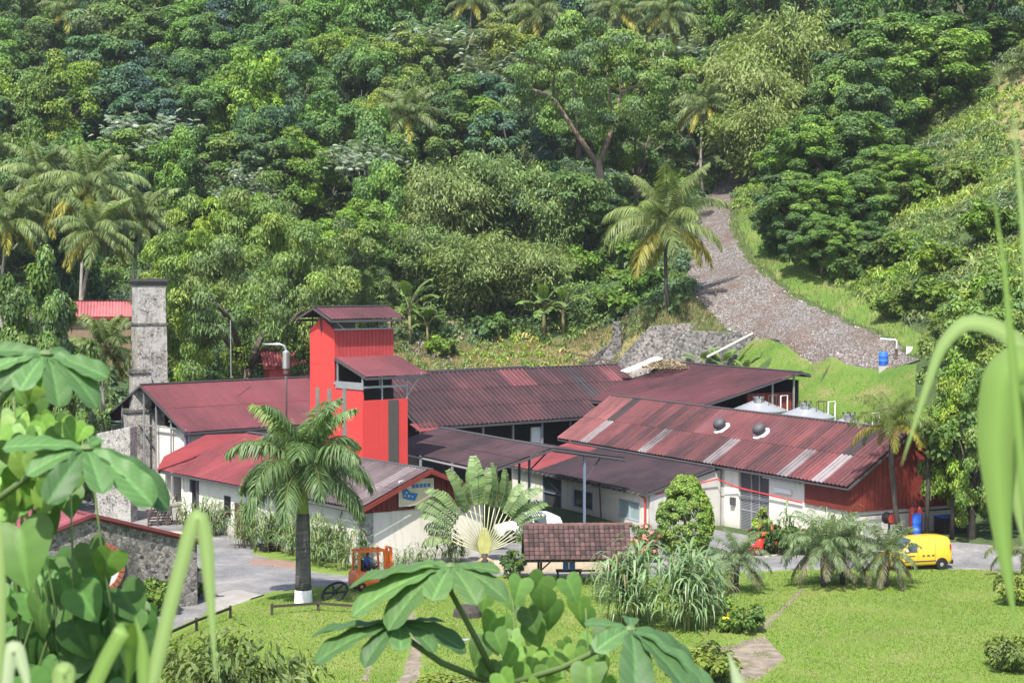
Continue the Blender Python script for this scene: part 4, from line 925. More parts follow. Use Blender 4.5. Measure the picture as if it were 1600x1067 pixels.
ORG = carpaint('orange_paint', (.72,.14,.015))
p_ = Zp(578, 921)
fl = empty('forklift', (p_.x, p_.y, .05), R(27), 'orange forklift truck with a driver, standing on the yard', 'forklift')
m = loft([(-1.05, half(.42,.3,.6,.95,.4)), (-.95, half(.52,.22,.7,1.05,.46)), (-.3, half(.52,.18,.6,.98,.46)), (-.2, half(.52,.18,.35,.55,.48)), (.75, half(.52,.18,.35,.5,.48)), (.85, half(.5,.2,.5,.8,.46)), (.95, half(.46,.25,.5,.78,.4))])
o = m.build('body', ORG, fl, smooth=True); mod = o.modifiers.new('es', 'EDGE_SPLIT'); mod.split_angle = R(40)
for x, y, top in ((-.75,.44,2.02), (-.75,-.44,2.02), (.62,.44,2.0), (.62,-.44,2.0)): MB().beam((x*(1.05 if x < 0 else 1.15),y,.5), (x,y,top), .09, .1).build('guard_post', ORG, fl)
m = MB(); m.box((-.85,-.5,2.0), (.72,-.4,2.1)); m.box((-.85,.4,2.0), (.72,.5,2.1))
for k in range(6): m.box((-.82 + k*.29,-.4,2.02), (-.74 + k*.29,.4,2.09))
m.build('overhead_guard', ORG, fl)
m = MB()
for y in (-.3, .3): m.box((1.0,y-.06,.1), (1.14,y+.06,2.15))
for z in (.3, 1.1, 2.08): m.box((1.02,-.3,z), (1.12,.3,z+.1))
m.tube([(1.07,0,.2), (1.07,0,1.9)], .05, 8); m.build('mast', ORG, fl)
for y in (-.26, .2): MB().box((1.15,y,.06), (2.1,y+.1,.12)).build('fork', DGREY, fl)
MB().box((1.141,-.4,.1), (1.2,.4,.6)).build('carriage', DGREY, fl)
for x, r_ in ((-.68,.24), (.62,.3)):
    for y in (-.46, .46): wheel(fl, (x,y,r_), r_, .2, ORG)
MB().box((-.5,-.3,.98), (-.02,.3,1.12)).build('seat', BLACK, fl, bevel=.04); MB().box((-.56,-.28,1.1), (-.44,.28,1.6)).build('seat_back', BLACK, fl, bevel=.04)
MB().tube([(.55,0,.7), (.38,0,1.22)], .03, 6).build('steering_column', BLACK, fl)
m = MB(); m.tube([(.37+.06*math.sin(a), .17*math.cos(a), 1.24+.12*math.sin(a)) for a in [2*math.pi*k/14 for k in range(15)]], .018, 6); m.build('steering_wheel', BLACK, fl)

# the driver: one skinned body, clothes a little proud of it
def skinned(name, verts, edges, radii, mat, parent=None, root=0, levels=2):
    me = bpy.data.meshes.new(name); me.from_pydata(verts, edges, []); me.materials.append(mat)
    bm = bmesh.new(); bm.from_mesh(me); ly = bm.verts.layers.skin.verify(); bm.verts.ensure_lookup_table()
    for i, v in enumerate(bm.verts):
        r_ = radii[i]; v[ly].radius = (r_, r_) if not hasattr(r_, '__len__') else r_; v[ly].use_root = (i == root)
    bm.to_mesh(me); bm.free(); o = link(name, me, parent)
    o.modifiers.new('skin', 'SKIN').use_smooth_shade = True; s_ = o.modifiers.new('sub', 'SUBSURF'); s_.levels = s_.render_levels = levels
    return o
SKIN = plain('skin', (.12,.06,.04), .5, var=.1); SHIRT = plain('blue_cloth', (.03,.10,.42), .8, var=.3, scale=6); TROU = plain('dark_cloth', (.03,.03,.035), .8)
drv = empty('person', fl.matrix_world @ Vector((0,0,0)) if False else fl.location, R(27), 'person in a blue shirt driving the orange forklift', 'person')
V = [(-.2,0,1.22), (-.18,0,1.42), (-.16,0,1.62), (-.15,0,1.74), (-.13,0,1.82), (-.12,0,1.90), (-.16,.19,1.66), (-.08,.26,1.42), (.14,.2,1.30), (.28,.15,1.32), (-.16,-.19,1.66), (-.08,-.26,1.42), (.14,-.2,1.30), (.28,-.15,1.32),
     (-.14,.1,1.18), (.24,.13,1.16), (.32,.13,.72), (.44,.13,.64), (-.14,-.1,1.18), (.24,-.13,1.16), (.32,-.13,.72), (.44,-.13,.64)]
E = [(0,1),(1,2),(2,3),(3,4),(4,5),(2,6),(6,7),(7,8),(8,9),(2,10),(10,11),(11,12),(12,13),(0,14),(14,15),(15,16),(16,17),(0,18),(18,19),(19,20),(20,21)]
RD = [.13,.12,.12,.055,.085,.075,.06,.045,.036,.03,.06,.045,.036,.03,.08,.07,.05,.04,.08,.07,.05,.04]
bd = skinned('body', V, E, RD, SKIN, drv)
skinned('shirt', [V[i] for i in (0,1,2,6,7,10,11)], [(0,1),(1,2),(2,3),(3,4),(2,5),(5,6)], [.15,.145,.14,.075,.062,.075,.062], SHIRT, drv)
skinned('trousers', [V[i] for i in (0,14,15,16,18,19,20)], [(0,1),(1,2),(2,3),(0,4),(4,5),(5,6)], [.145,.095,.085,.062,.095,.085,.062], TROU, drv)
MB().lathe([(.088,1.86),(.094,1.93),(.075,1.99),(.03,2.005)], (-.125,0,0), 14).build('hair', BLACK, drv, smooth=True)
for sy in (-1, 1):
    for k in range(4): MB().tube([(.28,.15*sy + (k-1.5)*.02,1.33), (.345,.15*sy + (k-1.5)*.02,1.345 - k*.003), (.36,.15*sy + (k-1.5)*.018,1.31)], [.012,.010,.008], 5).build('finger', SKIN, drv)
    MB().tube([(.27,.12*sy,1.33), (.31,.10*sy,1.36), (.34,.10*sy,1.35)], [.013,.011,.009], 5).build('thumb', SKIN, drv)

# ---------------------------------------------------------------- old flywheel and rail fence on the lawn edge
fw = empty('flywheel', Zp(523, 938) + Vector((0,0,.42)), 0, 'old black iron spoked flywheel leaning on the lawn edge', 'wheel')
fw.rotation_euler = Vector((-.35,-.56,.81)).to_track_quat('Z', 'Y').to_euler()
m = MB(); m.tube([(.68*math.cos(a), .68*math.sin(a), 0) for a in [2*math.pi*k/36 for k in range(37)]], .06, 8, False); m.build('rim', BLACK, fw, smooth=True)
MB().lathe([(.1,-.12),(.14,-.08),(.14,.08),(.1,.12)], (0,0,0), 14).build('hub', BLACK, fw)
for k in range(6): a = math.pi*k/3 + .2; MB().beam((.1*math.cos(a),.1*math.sin(a),0), (.66*math.cos(a),.66*math.sin(a),0), .1, .05).build('spoke', BLACK, fw)
def fence(name, pp, h, label):
    f_ = empty(name, Zp(*pp[0]), 0, label, 'fence'); P = [Zp(*p) - f_.location for p in pp]
    for p in P: MB().beam(p + Vector((0,0,-.2)), p + Vector((0,0,h)), .12).build('post', WOODD, f_)
    for a, b_ in zip(P, P[1:]): MB().beam(a + Vector((0,-.07,h-.12)), b_ + Vector((0,-.07,h-.12)), .06, .12).build('rail', WOODD, f_)
fence('rail_fence', [(425,962),(497,957),(568,962)], .6, 'low dark wooden rail fence in front of the royal palm')
fence('rail_fence', [(248,1012),(307,985),(360,965)], .6, 'leaning dark rail fence along the path at the lower left')

# ---------------------------------------------------------------- small things by the right building
def at5(x, y):
    q = (19.87 + .891*x - .454*y, 105.4 + .454*x + .891*y); return Vector((q[0], q[1], float(hz(*q))))
hr = empty('hose_reel', at5(2.55, -.6), R(27), 'red fire hose reel on a dark stand at the boarded wall', 'hose reel')
MB().lathe([(.1,-.3),(.36,-.28),(.36,-.22),(.2,-.2),(.2,.2),(.36,.22),(.36,.28),(.1,.3)], (0,0,1.5), 20, 'y').build('reel', BLACK, hr)
MB().lathe([(.05,-.34),(.3,-.31),(.3,-.305)], (0,0,1.5), 20, 'y').build('disc', plain('hose_red', (.45,.05,.04), .5), hr)
m = MB(); m.beam((0,0,0), (0,0,1.3), .1); m.beam((-.3,0,0), (.1,0,1.4), .06); m.build('stand', DGREY, hr)
for k, x in enumerate((4.7, 5.25)):
    g = empty('gas_cylinder', at5(x, -.1), 0, ['left one of two red gas cylinders at the end wall', 'right one of two red gas cylinders at the end wall'][k], 'cylinder', 'gas cylinders at the end wall')
    MB().lathe([(.17,0),(.2,.05),(.2,1.35),(.15,1.5),(.06,1.6)], (0,0,.1), 14).build('bottle', plain('cylinder_red', (.42,.05,.05), .5) if k == 0 else MATS['cylinder_red'], g, smooth=True)
    MB().lathe([(.06,1.6),(.06,1.75),(.1,1.76),(.1,1.88)], (0,0,.1), 10).build('valve', IRON, g)
bb = empty('blue_barrel', at5(4.15, -1.2), 0, 'blue drum beside the gas cylinders at the boarded wall', 'barrel')
MB().lathe([(.26,0),(.29,.04),(.29,.4),(.31,.43),(.29,.46),(.29,.85),(.31,.88),(.29,.91),(.29,1.3),(.26,1.36)], (0,0,.02), 18).build('drum', BLUEP, bb, smooth=True)
MB().lathe([(.23,1.37),(.23,1.41)], (0,0,.02), 18).build('lid', BLUEP, bb)
cr = empty('dark_bin', at5(7.2, -.6), R(27), 'dark container with blue liner by the end wall', 'container')
MB().box((-.9,-.45,0), (.9,.45,1.0)).build('body', BLACK, cr, bevel=.05); MB().box((-.92,-.47,1.0), (.92,.47,1.06)).build('liner', BLUEP, cr)
p_ = Zp(1182, 868)
rm = empty('red_machine', (p_.x, p_.y, .05), R(-20), 'small bright red hooded machine beside the hibiscus bush', 'machine')
m = loft([(-.42, half(.16,.14,.25,.42,.12)), (-.32, half(.27,.12,.3,.55,.2)), (-.05, half(.3,.12,.4,.66,.22)), (.05, half(.28,.12,.5,.9,.2)), (.25, half(.26,.12,.55,.98,.18)), (.4, half(.2,.14,.5,.85,.14))])
m.build('hood', plain('machine_red', (.62,.03,.025), .35), rm, smooth=True); MB().box((-.48,-.3,.02), (.42,.3,.14)).build('base', BLACK, rm, bevel=.03)
for y in (-.3, .3): MB().lathe([(.11,-.03),(.11,.03)], (.25,y,.11), 12, 'y').build('wheel', BLACK, rm)
tag(MB().tube([Zp(x, y) + Vector((0,0,.07)) for x, y in ((1195,872),(1215,868),(1232,862),(1243,850),(1240,838))], .03, 6).build('garden_hose', plain('hose_yellow', (.5,.45,.2), .6), smooth=True), 'pale garden hose lying from the red machine to the cane', 'hose')
pl = empty('pallet_stack', Zp(422, 862), R(30), 'small stack of dark pallets in front of the cane wall', 'pallet')
for k in range(3):
    m = MB()
    for j in range(4): m.box((-.5,-.5 + j*.28,.12 + k*.16), (.5,-.34 + j*.28,.15 + k*.16))
    for j in (-.5, -.05, .4): m.box((j,-.5,.02 + k*.16), (j+.1,.5,.12 + k*.16))
    m.build('pallet', WOODD, pl)
tag(MB().tube([(0,0,.06), (2.4,1.2,.08)], .07, 8).build('fallen_pipe', STEEL, loc=Zp(697, 1005)), 'thin grey pipe lying on the lawn behind the big leaves', 'pipe')
tag(MB().lathe([(.35,0),(.5,.12),(.45,.3),(.2,.36)], (0,0,0), 9).build('dark_stone', STONED, loc=Zp(662, 933)), 'small dark boulder on the lawn near the forklift', 'stone')
tag(MB().lathe([(.75,-.05),(.7,.25),(.5,.5),(.2,.55)], (0,0,0), 9).build('tree_stump', BARKD, loc=Zp(730, 962)), 'weathered dark stump on the lawn below the traveller palm', 'stump')
# ---------------------------------------------------------------- plant makers
def rnd(seed): return np.random.default_rng(seed)
def clump_leaves(r, C, RC, per, leaf, asp, palette, up=.5, flat=.75, spread=.55, droop=.2, out=None):
    """leaves over the outer surface of many leaf clumps"""
    n = len(C) * per; ci = np.repeat(np.arange(len(C)), per)
    o = np.zeros((len(C), 3)) if out is None else out
    U = unit(r.normal(size=(n, 3)) + o[ci] * .8 + np.array([0, 0, up]))
    P = C[ci] + U * RC[ci][:, None] * r.uniform(.65, 1.05, (n, 1)) * np.array([1, 1, flat])
    N = unit(U + r.normal(size=(n, 3)) * spread + np.array([0, 0, .35]))
    Dd = unit(U * np.array([1, 1, 0]) + r.normal(size=(n, 3)) * .7 + np.array([0, 0, -.5]))
    L = r.uniform(.65, 1.35, n) * leaf
    v, f = leaf_quads(P - Dd * L[:, None] * .4, N, Dd, L, L * asp, droop)
    pal = np.array(palette); ct = pal[r.integers(0, len(pal), len(C))] * r.uniform(.8, 1.2, (len(C), 1))
    lo = 1 + .22*np.sin(C[:, :1]*.31 + 1.3)*np.sin(C[:, 1:2]*.23 + .4) + .12*np.sin(C[:, :1]*.9 + C[:, 1:2]*.7); ct = ct * np.concatenate([lo*1.02, lo, 2 - lo], 1)
    tint = np.repeat(ct[ci] * r.uniform(.7, 1.3, (n, 1)), 4, 0)
    return v, f, tint
def merge(parts):
    V, Fc, T, b_ = [], [], [], 0
    for v, f, t_ in parts: V.append(v); Fc.append(f + b_); T.append(t_); b_ += len(v)
    return np.concatenate(V), np.concatenate(Fc), np.concatenate(T)
G1 = [(.115,.19,.05), (.095,.165,.045), (.14,.215,.055)]; G2 = [(.085,.15,.07), (.07,.13,.06), (.105,.165,.085)]
G3 = [(.16,.21,.055), (.18,.225,.06), (.13,.18,.045)]; G4 = [(.08,.14,.05), (.06,.115,.04), (.11,.17,.06)]
GP = [(.20,.26,.20), (.15,.215,.14), (.30,.35,.29)]; GB = [(.175,.235,.08), (.145,.205,.065), (.205,.265,.10)]
def limbs(r, H, Rr, base, n=5, k=.05):
    m = MB(); fork = np.array([0, 0, base])
    m.tube([(0,0,-1.5), (r.normal()*.15, r.normal()*.15, base*.5), tuple(fork)], [H*.034+.06, H*.026+.04, H*.022+.03], 8)
    for i in range(n):
        a = 2*math.pi*i/n + r.uniform(-.4,.4); q = r.uniform(.5,.85)
        e = np.array([math.cos(a)*Rr*q, math.sin(a)*Rr*q, base + (H - base)*r.uniform(.35,.75)])
        mid = fork*.5 + e*.5 + np.array([0,0,r.uniform(-.05,.1)*H]); m.tube([tuple(fork), tuple(mid), tuple(e)], [H*.016+.03, H*.011+.02, .02], 6)
    return m
def broad(seed, H, Rr, low, nc, per, leaf, pal, asp=.34, rc=(.16,.26), flat=.75, mat=None, bk=None, dome=1.0, droop=.2):
    r = rnd(seed); d = unit(r.normal(size=(nc, 3)) + np.array([0, 0, .35]))
    rad = r.uniform(.55, .95, (nc, 1)); lump = 1 + .18*np.sin(d[:, :1]*5 + seed) * np.cos(d[:, 1:2]*4 + seed*2)
    cz = (H + low) / 2; hh = (H - low) / 2
    C = d * rad * lump * np.array([Rr, Rr, hh * dome]); C[:, 2] += cz
    RC = r.uniform(*rc, nc) * Rr
    v, f, tt = clump_leaves(r, C, RC, per, leaf, asp, pal, flat=flat, out=d, droop=droop)
    return limbs(r, H, Rr, max(low*1.1, H*.2)).mesh('trunk', bk or BARK, True), np_mesh('crown', v, f, mat or LEAF, tt)
def draped(seed, H, Rr, pal):
    """tree smothered in vines: tall columns and curtains of leaves"""
    r = rnd(seed); C = []; 
    for k in range(9):
        a = r.uniform(0, 6.28); q = r.uniform(.0, .75) * Rr; top = H * r.uniform(.6, 1.0); x, y = math.cos(a)*q, math.sin(a)*q
        z = top; w = Rr * r.uniform(.2, .34)
        while z > .1 * H:
            C.append((x + r.normal()*w*.3, y + r.normal()*w*.3, z)); z -= w * .62
    C = np.array(C); RC = r.uniform(.17,.27,len(C)) * Rr; o = unit(C * np.array([1,1,0]) + 1e-3)
    v, f, tt = clump_leaves(r, C, RC, 190, .26, .42, pal, up=.25, flat=1.05, out=o, droop=.45)
    return limbs(r, H, Rr*.6, H*.4).mesh('trunk', BARKD, True), np_mesh('crown', v, f, LEAF, tt)
def bamboo(seed, H, Rr, pal, nculm=40, per=560, leaf=.40):
    r = rnd(seed); m = MB(); parts = []
    for k in range(nculm):
        a = r.uniform(0, 6.28); lean = r.uniform(.15, 1.0) * Rr; h = H * r.uniform(.62, 1.0); b0 = np.array([math.cos(a), math.sin(a), 0])
        s = np.linspace(0, 1, 12)[:, None]; path = b0 * (Rr*.12 + lean * s**2.2) + np.array([0,0,1]) * h * (s - .22*s**5 * (lean/Rr + .3))
        if k % 3 == 0: m.tube([tuple(p) for p in path[::3]], [.06,.05,.035,.02], 5)
        u = r.uniform(.28, 1.0, per)[:, None]; i = np.clip((u[:, 0]*11).astype(int), 0, 10); fr = (u[:, 0]*11 - i)[:, None]
        P = path[i]*(1-fr) + path[i+1]*fr; spread = Rr*.16*(1.15 - u*.5)
        P = P + r.normal(size=(per,3)) * spread * np.array([1,1,.7])
        Dd = unit(r.normal(size=(per,3))*.55 + b0*.5 + np.array([0,0,-.75])); N = unit(r.normal(size=(per,3))*.6 + b0*.4 + np.array([0,0,.8]))
        L = r.uniform(.6,1.3,per)*leaf; v, f = leaf_quads(P, N, Dd, L, L*.17, .25)
        pc = np.array(pal)[r.integers(0,len(pal))] * r.uniform(.85,1.15); parts.append((v, f, np.repeat(pc*r.uniform(.65,1.3,(per,1)),4,0)))
    v, f, tt = merge(parts); return m.mesh('culms', BARKP, True), np_mesh('crown', v, f, LEAF, tt)
def cecropia(seed, H, Rr, n=46):
    r = rnd(seed); m = MB(); m.tube([(0,0,-1.5), (.2,0,H*.35), (0,.1,H*.6)], [.22,.18,.14], 7); C = []
    for k in range(9):
        a = 2*math.pi*k/9 + r.uniform(-.3,.3); q = Rr*r.uniform(.5,.95); z = H*r.uniform(.68,.97)
        e = (math.cos(a)*q, math.sin(a)*q, z); m.tube([(0,.1,H*.6*r.uniform(.7,1)), (e[0]*.55,e[1]*.55,H*.66), e], [.09,.07,.04], 5)
        for j in range(n // 9): C.append((e[0]*r.uniform(.5,1.1) + r.normal()*.3, e[1]*r.uniform(.5,1.1) + r.normal()*.3, z + r.normal()*.45))
    C = np.array(C); parts = []
    for c_ in C:                                                                # star-shaped leaves
        q = 9
        for s_ in range(14):
            p0 = c_ + r.normal(size=3)*np.array([.7,.7,.55]); az = np.linspace(0, 6.28, q, endpoint=False) + r.uniform(0,1)
            Dd = np.c_[np.cos(az), np.sin(az), -.25 + 0*az]; N = np.tile(unit(np.array([r.normal()*.4, r.normal()*.4 - .2, 1.0])), (q,1))
            L = np.full(q, .34)*r.uniform(.8,1.25); v, f = leaf_quads(np.tile(p0,(q,1)), N, Dd, L, L*.17, .3)
            parts.append((v, f, np.repeat(np.tile(np.array(GP[r.integers(0,3)]),(q,1))*r.uniform(.6,1.25),4,0)))
    v, f, tt = merge(parts); return m.mesh('trunk', BARKP, True), np_mesh('crown', v, f, LEAF, tt)
def tree_at(name, meshes, proto, px, ytop, wpx, H, label, group=None, tint=(1,1,1), rz=None, Y=None, cat='tree', dy=None, trunk=True):
    """proto = (height, radius) of the model; the tree's top shows at (px, ytop)"""
    if Y is None: p = hit(px, ytop, H, 150)
    else:
        for _ in range(14):
            q = W(px, ytop, Y); p = Vector((q.x, Y, float(hz(q.x, Y)))); H = q.z - p.z
            if H / proto[0] > .72 * wpx / 2 / F * Y / proto[1]: break
            Y -= 1.0
    s = wpx / 2 / F * p.y / proto[1]
    o = empty(name, p, random.uniform(0, 6.28) if rz is None else rz, label, cat, group); o.scale = (s, s, H / proto[0])
    if trunk: link('trunk', meshes[0], o)
    link('crown', meshes[1], o, None, None, tint)
    return o
# ---- fronds
def frond_mesh(L, elev, curve, nl=46, ll=.75, lw=.035, hang=.7, pal=((.10,.15,.045),), seed=0, rach=.03, plume=0.0):
    r = rnd(seed); n = 14; x = z = 0.0; a = elev; path = [(0,0,0)]
    for i in range(n): x += math.cos(a)*L/n; z += math.sin(a)*L/n; a -= curve/n*(.5 + i/n); path.append((x,0,z))
    path = np.array(path); m = MB(); m.tube([tuple(p) for p in path[::2]], list(np.linspace(rach, .008, len(path[::2]))), 5)
    parts = []
    for side in (-1, 1):
        u = np.linspace(.14, .99, nl); i = np.clip((u*n).astype(int), 0, n-1); fr = (u*n - i)[:,None]; P = path[i]*(1-fr) + path[i+1]*fr; T = unit(path[i+1] - path[i])
        ln = ll * np.clip(np.sin(np.pi*(u*.86+.1))**.6, .25, 1) * r.uniform(.85,1.1,nl)
        Dd = unit(T*.55 + np.array([0,side*1.0,0]) + np.array([0,0,-hang])*(.6 + .8*u[:,None]) + r.normal(size=(nl,3))*(.08 + plume))
        N = unit(np.cross(Dd, T)*-side + r.normal(size=(nl,3))*.15); N[:,2] = abs(N[:,2]) + .15
        v, f = leaf_quads(P, N, Dd, ln, np.full(nl, lw), .25)
        pc = np.array(pal)[r.integers(0,len(pal),nl)] * r.uniform(.8,1.2,(nl,1)); parts.append((v, f, np.repeat(pc,4,0)))
    v, f, tt = merge(parts); q = len(m.v); vv = np.concatenate([np.array(m.v), v]); tt = np.concatenate([np.tile(np.array([.16,.17,.06]),(q,1)), tt])
    me = bpy.data.meshes.new('frond'); me.from_pydata([tuple(p) for p in vv], [], m.f + [tuple(int(k)+q for k in g) for g in f])
    at_ = me.attributes.new('tint','FLOAT_COLOR','POINT'); at_.data.foreach_set('color', np.c_[tt, np.ones(len(tt))].astype(np.float32).ravel()); me.materials.append(BLADE); return me
def palm(name, base, top, fronds, nf, label, trunk_mat=BARKP, r0=.2, r1=.13, group=None, yellow=.2, scale=1.0, cat='palm tree', seed=0, nuts=True, trunk=True, tilt=(.0,0), tintm=(1,1,1)):
    """fronds: list of meshes from upright to hanging"""
    r = random.Random(seed); base = Vector(base); top = Vector(top); o = empty(name, base, 0, label, cat, group); d = top - base
    if trunk:
        s_ = [(-.03,0,0), (.3,-.06,.02), (.65,-.05,.03), (1,0,0)]
        MB().tube([d*s + Vector((d.z*b_*.6, 0, -.4 if s < 0 else 0)) for s, b_, c_ in s_], [r0, r0*.8, r1*1.1, r1], 10).build('trunk', trunk_mat, o, smooth=True)
    for k in range(nf):
        u = k / nf; me = fronds[min(int(u * len(fronds)), len(fronds)-1)]; f_ = link('frond', me, o, None, d)
        f_.rotation_euler = (r.uniform(-.25,.25), r.uniform(-.12,.12), k*2.39996 + r.uniform(-.2,.2)); s = scale*r.uniform(.88,1.1); f_.scale = (s,s,s)
        g = r.uniform(.8,1.2); y = u > .72 and r.random() < yellow
        f_.color = ((1.9*g,1.35*g,.7*g,1) if y else (g*tintm[0],g*tintm[1],g*tintm[2],1))
    if nuts:
        m = MB()
        for k in range(7): a = k*.9; m.lathe([(.02,-.16*scale),(.13*scale,-.06*scale),(.13*scale,.06*scale),(.02,.15*scale)], d + Vector((.28*math.cos(a)*scale,.28*math.sin(a)*scale,-.2*scale + .06*(k%3))), 7)
        m.build('coconuts', MATS.get('coconut') or plain('coconut', (.28,.15,.04), .6), o, smooth=True)
    return o
PC = ((.15,.205,.075), (.175,.22,.085), (.12,.175,.06))
COCO = [frond_mesh(4.4,1.25,1.3,70,.95,.05,.6,PC,1), frond_mesh(4.6,.75,1.8,70,1.0,.05,.8,PC,2), frond_mesh(4.6,.25,1.8,70,1.0,.05,1.0,PC,3), frond_mesh(4.3,-.35,1.25,70,.9,.05,1.1,PC,4)]
# ---- ribbons and clumps of cane
def cane(seed, H, spread, ns, nb, pal=((.14,.22,.085),(.18,.26,.12),(.11,.18,.06)), bw=.042, bl=1.2):
    r = rnd(seed); m = MB(); V, Fc, T = [], [], []; q = 0
    for s in range(ns):
        bx, by = r.normal()*spread*.5, r.normal()*spread*.35; h = H*r.uniform(.45,.85); lx, ly = r.normal()*.12*H, r.normal()*.1*H
        m.tube([(bx,by,-.1), (bx+lx*.4,by+ly*.4,h*.5), (bx+lx,by+ly,h)], [.02,.018,.012], 5)
        for k in range(nb):
            u = r.uniform(.25,1.0); p = np.array([bx+lx*u, by+ly*u, h*u]); a = r.uniform(0,6.28); el = r.uniform(.6,1.35); L = bl*r.uniform(.6,1.15); n = 5; w = bw*r.uniform(.7,1.2)
            hd = np.array([math.cos(a), math.sin(a), 0]); sd = np.array([-math.sin(a), math.cos(a), 0]); c_ = np.array(pal[r.integers(0,len(pal))])*r.uniform(.75,1.3)
            if r.random() < .05: c_ = np.array((.30,.24,.13))*r.uniform(.6,1)
            for i in range(n+1):
                ww = w*(1 - (i/n)**2)*(.6 if i == 0 else 1); V += [p - sd*ww, p + sd*ww]; T += [c_, c_]
                if i < n: p = p + (hd*math.cos(el) + np.array([0,0,1])*math.sin(el))*L/n; el -= r.uniform(.35,.75); Fc.append((q+2*i, q+2*i+1, q+2*i+3, q+2*i+2))
            q += 2*(n+1)
    return m.mesh('stalks', MATS.get('cane_stalk') or plain('cane_stalk', (.20,.21,.09), .7), True), np_mesh('blades', np.array(V), np.array(Fc), BLADE, np.array(T))
def put_cane(meshes, p, label, group, s=1.0, rz=None, nm='cane_clump', cat='sugar cane'):
    o = empty(nm, (p[0], p[1], float(hz(p[0], p[1]))), random.uniform(0,6.28) if rz is None else rz, label, cat, group); o.scale = (s,s,s*random.uniform(.92,1.1))
    link('stalks', meshes[0], o); link('blades', meshes[1], o); return o
def bush(seed, H, Rr, nc, per, leaf, pal, asp=.36, flowers=None, mat=None):
    r = rnd(seed); d = unit(r.normal(size=(nc,3))); d[:,2] = d[:,2]*.5 + .1; C = d*r.uniform(.3,.85,(nc,1))*np.array([Rr,Rr,H]); C[:,2] = np.clip(C[:,2] + H*.45, H*.1, H*.88)
    v, f, tt = clump_leaves(r, C, r.uniform(.2,.32,nc)*min(Rr,H), per, leaf, asp, pal, out=unit(C - np.array([0,0,H*.4])))
    fl_ = None
    if flowers:
        n, col, size = flowers; k = r.integers(0,nc,n); U = unit(r.normal(size=(n,3)) + np.array([0,-.4,.5])); P = C[k] + U*.33*min(Rr,H)*1.0; parts = []
        for j in range(5):
            a = j*1.257; Dd = unit(np.cross(U, np.array([0,0,1.0])) * math.cos(a) + np.cross(U, np.cross(U, np.array([0,0,1.0])))*math.sin(a) + U*.35)
            vv, ff = leaf_quads(P, U, Dd, np.full(n,size), np.full(n,size*.35), 0); parts.append((vv, ff, np.repeat(np.array(col)*r.uniform(.8,1.2,(n,1)),4,0)))
        fl_ = np_mesh('flowers', *merge(parts)[:2], LEAF, merge(parts)[2])
    m = MB()
    for j in range(5): a = j*1.26; m.tube([(0,0,-.2), (math.cos(a)*Rr*.3, math.sin(a)*Rr*.3, H*.55)], [.05,.02], 5)
    return m.mesh('stems', BARK, True), np_mesh('foliage', v, f, mat or LEAF, tt), fl_
def put_bush(name, meshes, p, label, cat='shrub', group=None, s=(1,1,1), tint=(1,1,1), rz=None):
    o = empty(name, (p[0], p[1], float(hz(p[0], p[1]))), random.uniform(0,6.28) if rz is None else rz, label, cat, group); o.scale = s
    link('stems', meshes[0], o); link('foliage', meshes[1], o, None, None, tint)
    if meshes[2]: link('flowers', meshes[2], o)['kind'] = 'stuff'
    return o
def paddle(L, Wd, elev, curve, torn=.5, seed=0, pal=((.12,.19,.05),), pet=.4):
    """banana-type leaf, torn into strips"""
    r = rnd(seed); n = 16; path = [np.zeros(3)]; a = elev; Ds = []
    for i in range(n): d = np.array([math.cos(a),0,math.sin(a)]); Ds.append(d); path.append(path[-1] + d*L/n); a -= curve/n*(.4 + 1.2*i/n)
    V, Fc, T, q = [], [], [], 0; i0 = int(n*pet)
    for side in (-1, 1):
        for i in range(i0, n):
            u = (i - i0)/max(n - i0, 1); w = Wd*(math.sin(math.pi*min(1,u*.86+.12)))**.55; dr = -abs(r.normal()*.35*torn) - .15; d = Ds[i]; up = np.array([-d[2],0,d[0]])
            g = .02 if r.random() < torn else 0; p0 = path[i] + d*g; p1 = path[min(i+1,n)] - d*g; o_ = np.array([0,side*w,0]) + up*w*dr + d*w*.25
            V += [p0, p1, p1 + o_, p0 + o_*1.0]; c_ = np.array(pal[r.integers(0,len(pal))])*r.uniform(.8,1.2); T += [c_]*4; Fc.append((q,q+1,q+2,q+3)); q += 4
    m = MB(); m.tube([tuple(p) for p in path[::3]], list(np.linspace(.035,.01,len(path[::3]))), 5); b_ = len(m.v)
    me = bpy.data.meshes.new('leaf'); me.from_pydata(m.v + [tuple(v) for v in V], [], m.f + [tuple(k+b_ for k in f) for f in Fc])
    tt = np.concatenate([np.tile(np.array([.2,.22,.09]),(b_,1)), np.array(T)]); at_ = me.attributes.new('tint','FLOAT_COLOR','POINT'); at_.data.foreach_set('color', np.c_[tt,np.ones(len(tt))].astype(np.float32).ravel())
    me.materials.append(LEAFG); return me
BAN = [paddle(2.6,.36,1.25,1.3,.4,1), paddle(2.6,.36,.85,1.7,.7,2), paddle(2.4,.34,.4,1.5,.9,3)]
def banana(px, py, label, s=1.0, n=9, seed=0, group='banana plants', lift=1.6, Y=None):
    p = hit(px, py, 0, 120)
    if Y: q_ = W(px, py, Y); p = ground(q_); lift = (q_.z - p.z) / s
    r = random.Random(seed); o = empty('banana_plant', p, 0, label, 'banana plant', group)
    MB().tube([(0,0,-.3), (0,0,lift*s)], [.16*s,.09*s], 8).build('stem', MATS.get('banana_stem') or plain('banana_stem', (.16,.14,.06), .7), o, smooth=True)
    for k in range(n):
        f_ = link('leaf', BAN[min(2, int(k/n*3))], o, None, (0,0,(lift - .1*(k % 3))*s)); f_.rotation_euler = (0, r.uniform(-.15,.15), k*2.4 + r.uniform(-.3,.3)); q = s*r.uniform(.85,1.1); f_.scale = (q,q,q)
        g = r.uniform(.8,1.2); f_.color = (g,g,g,1)
    return o
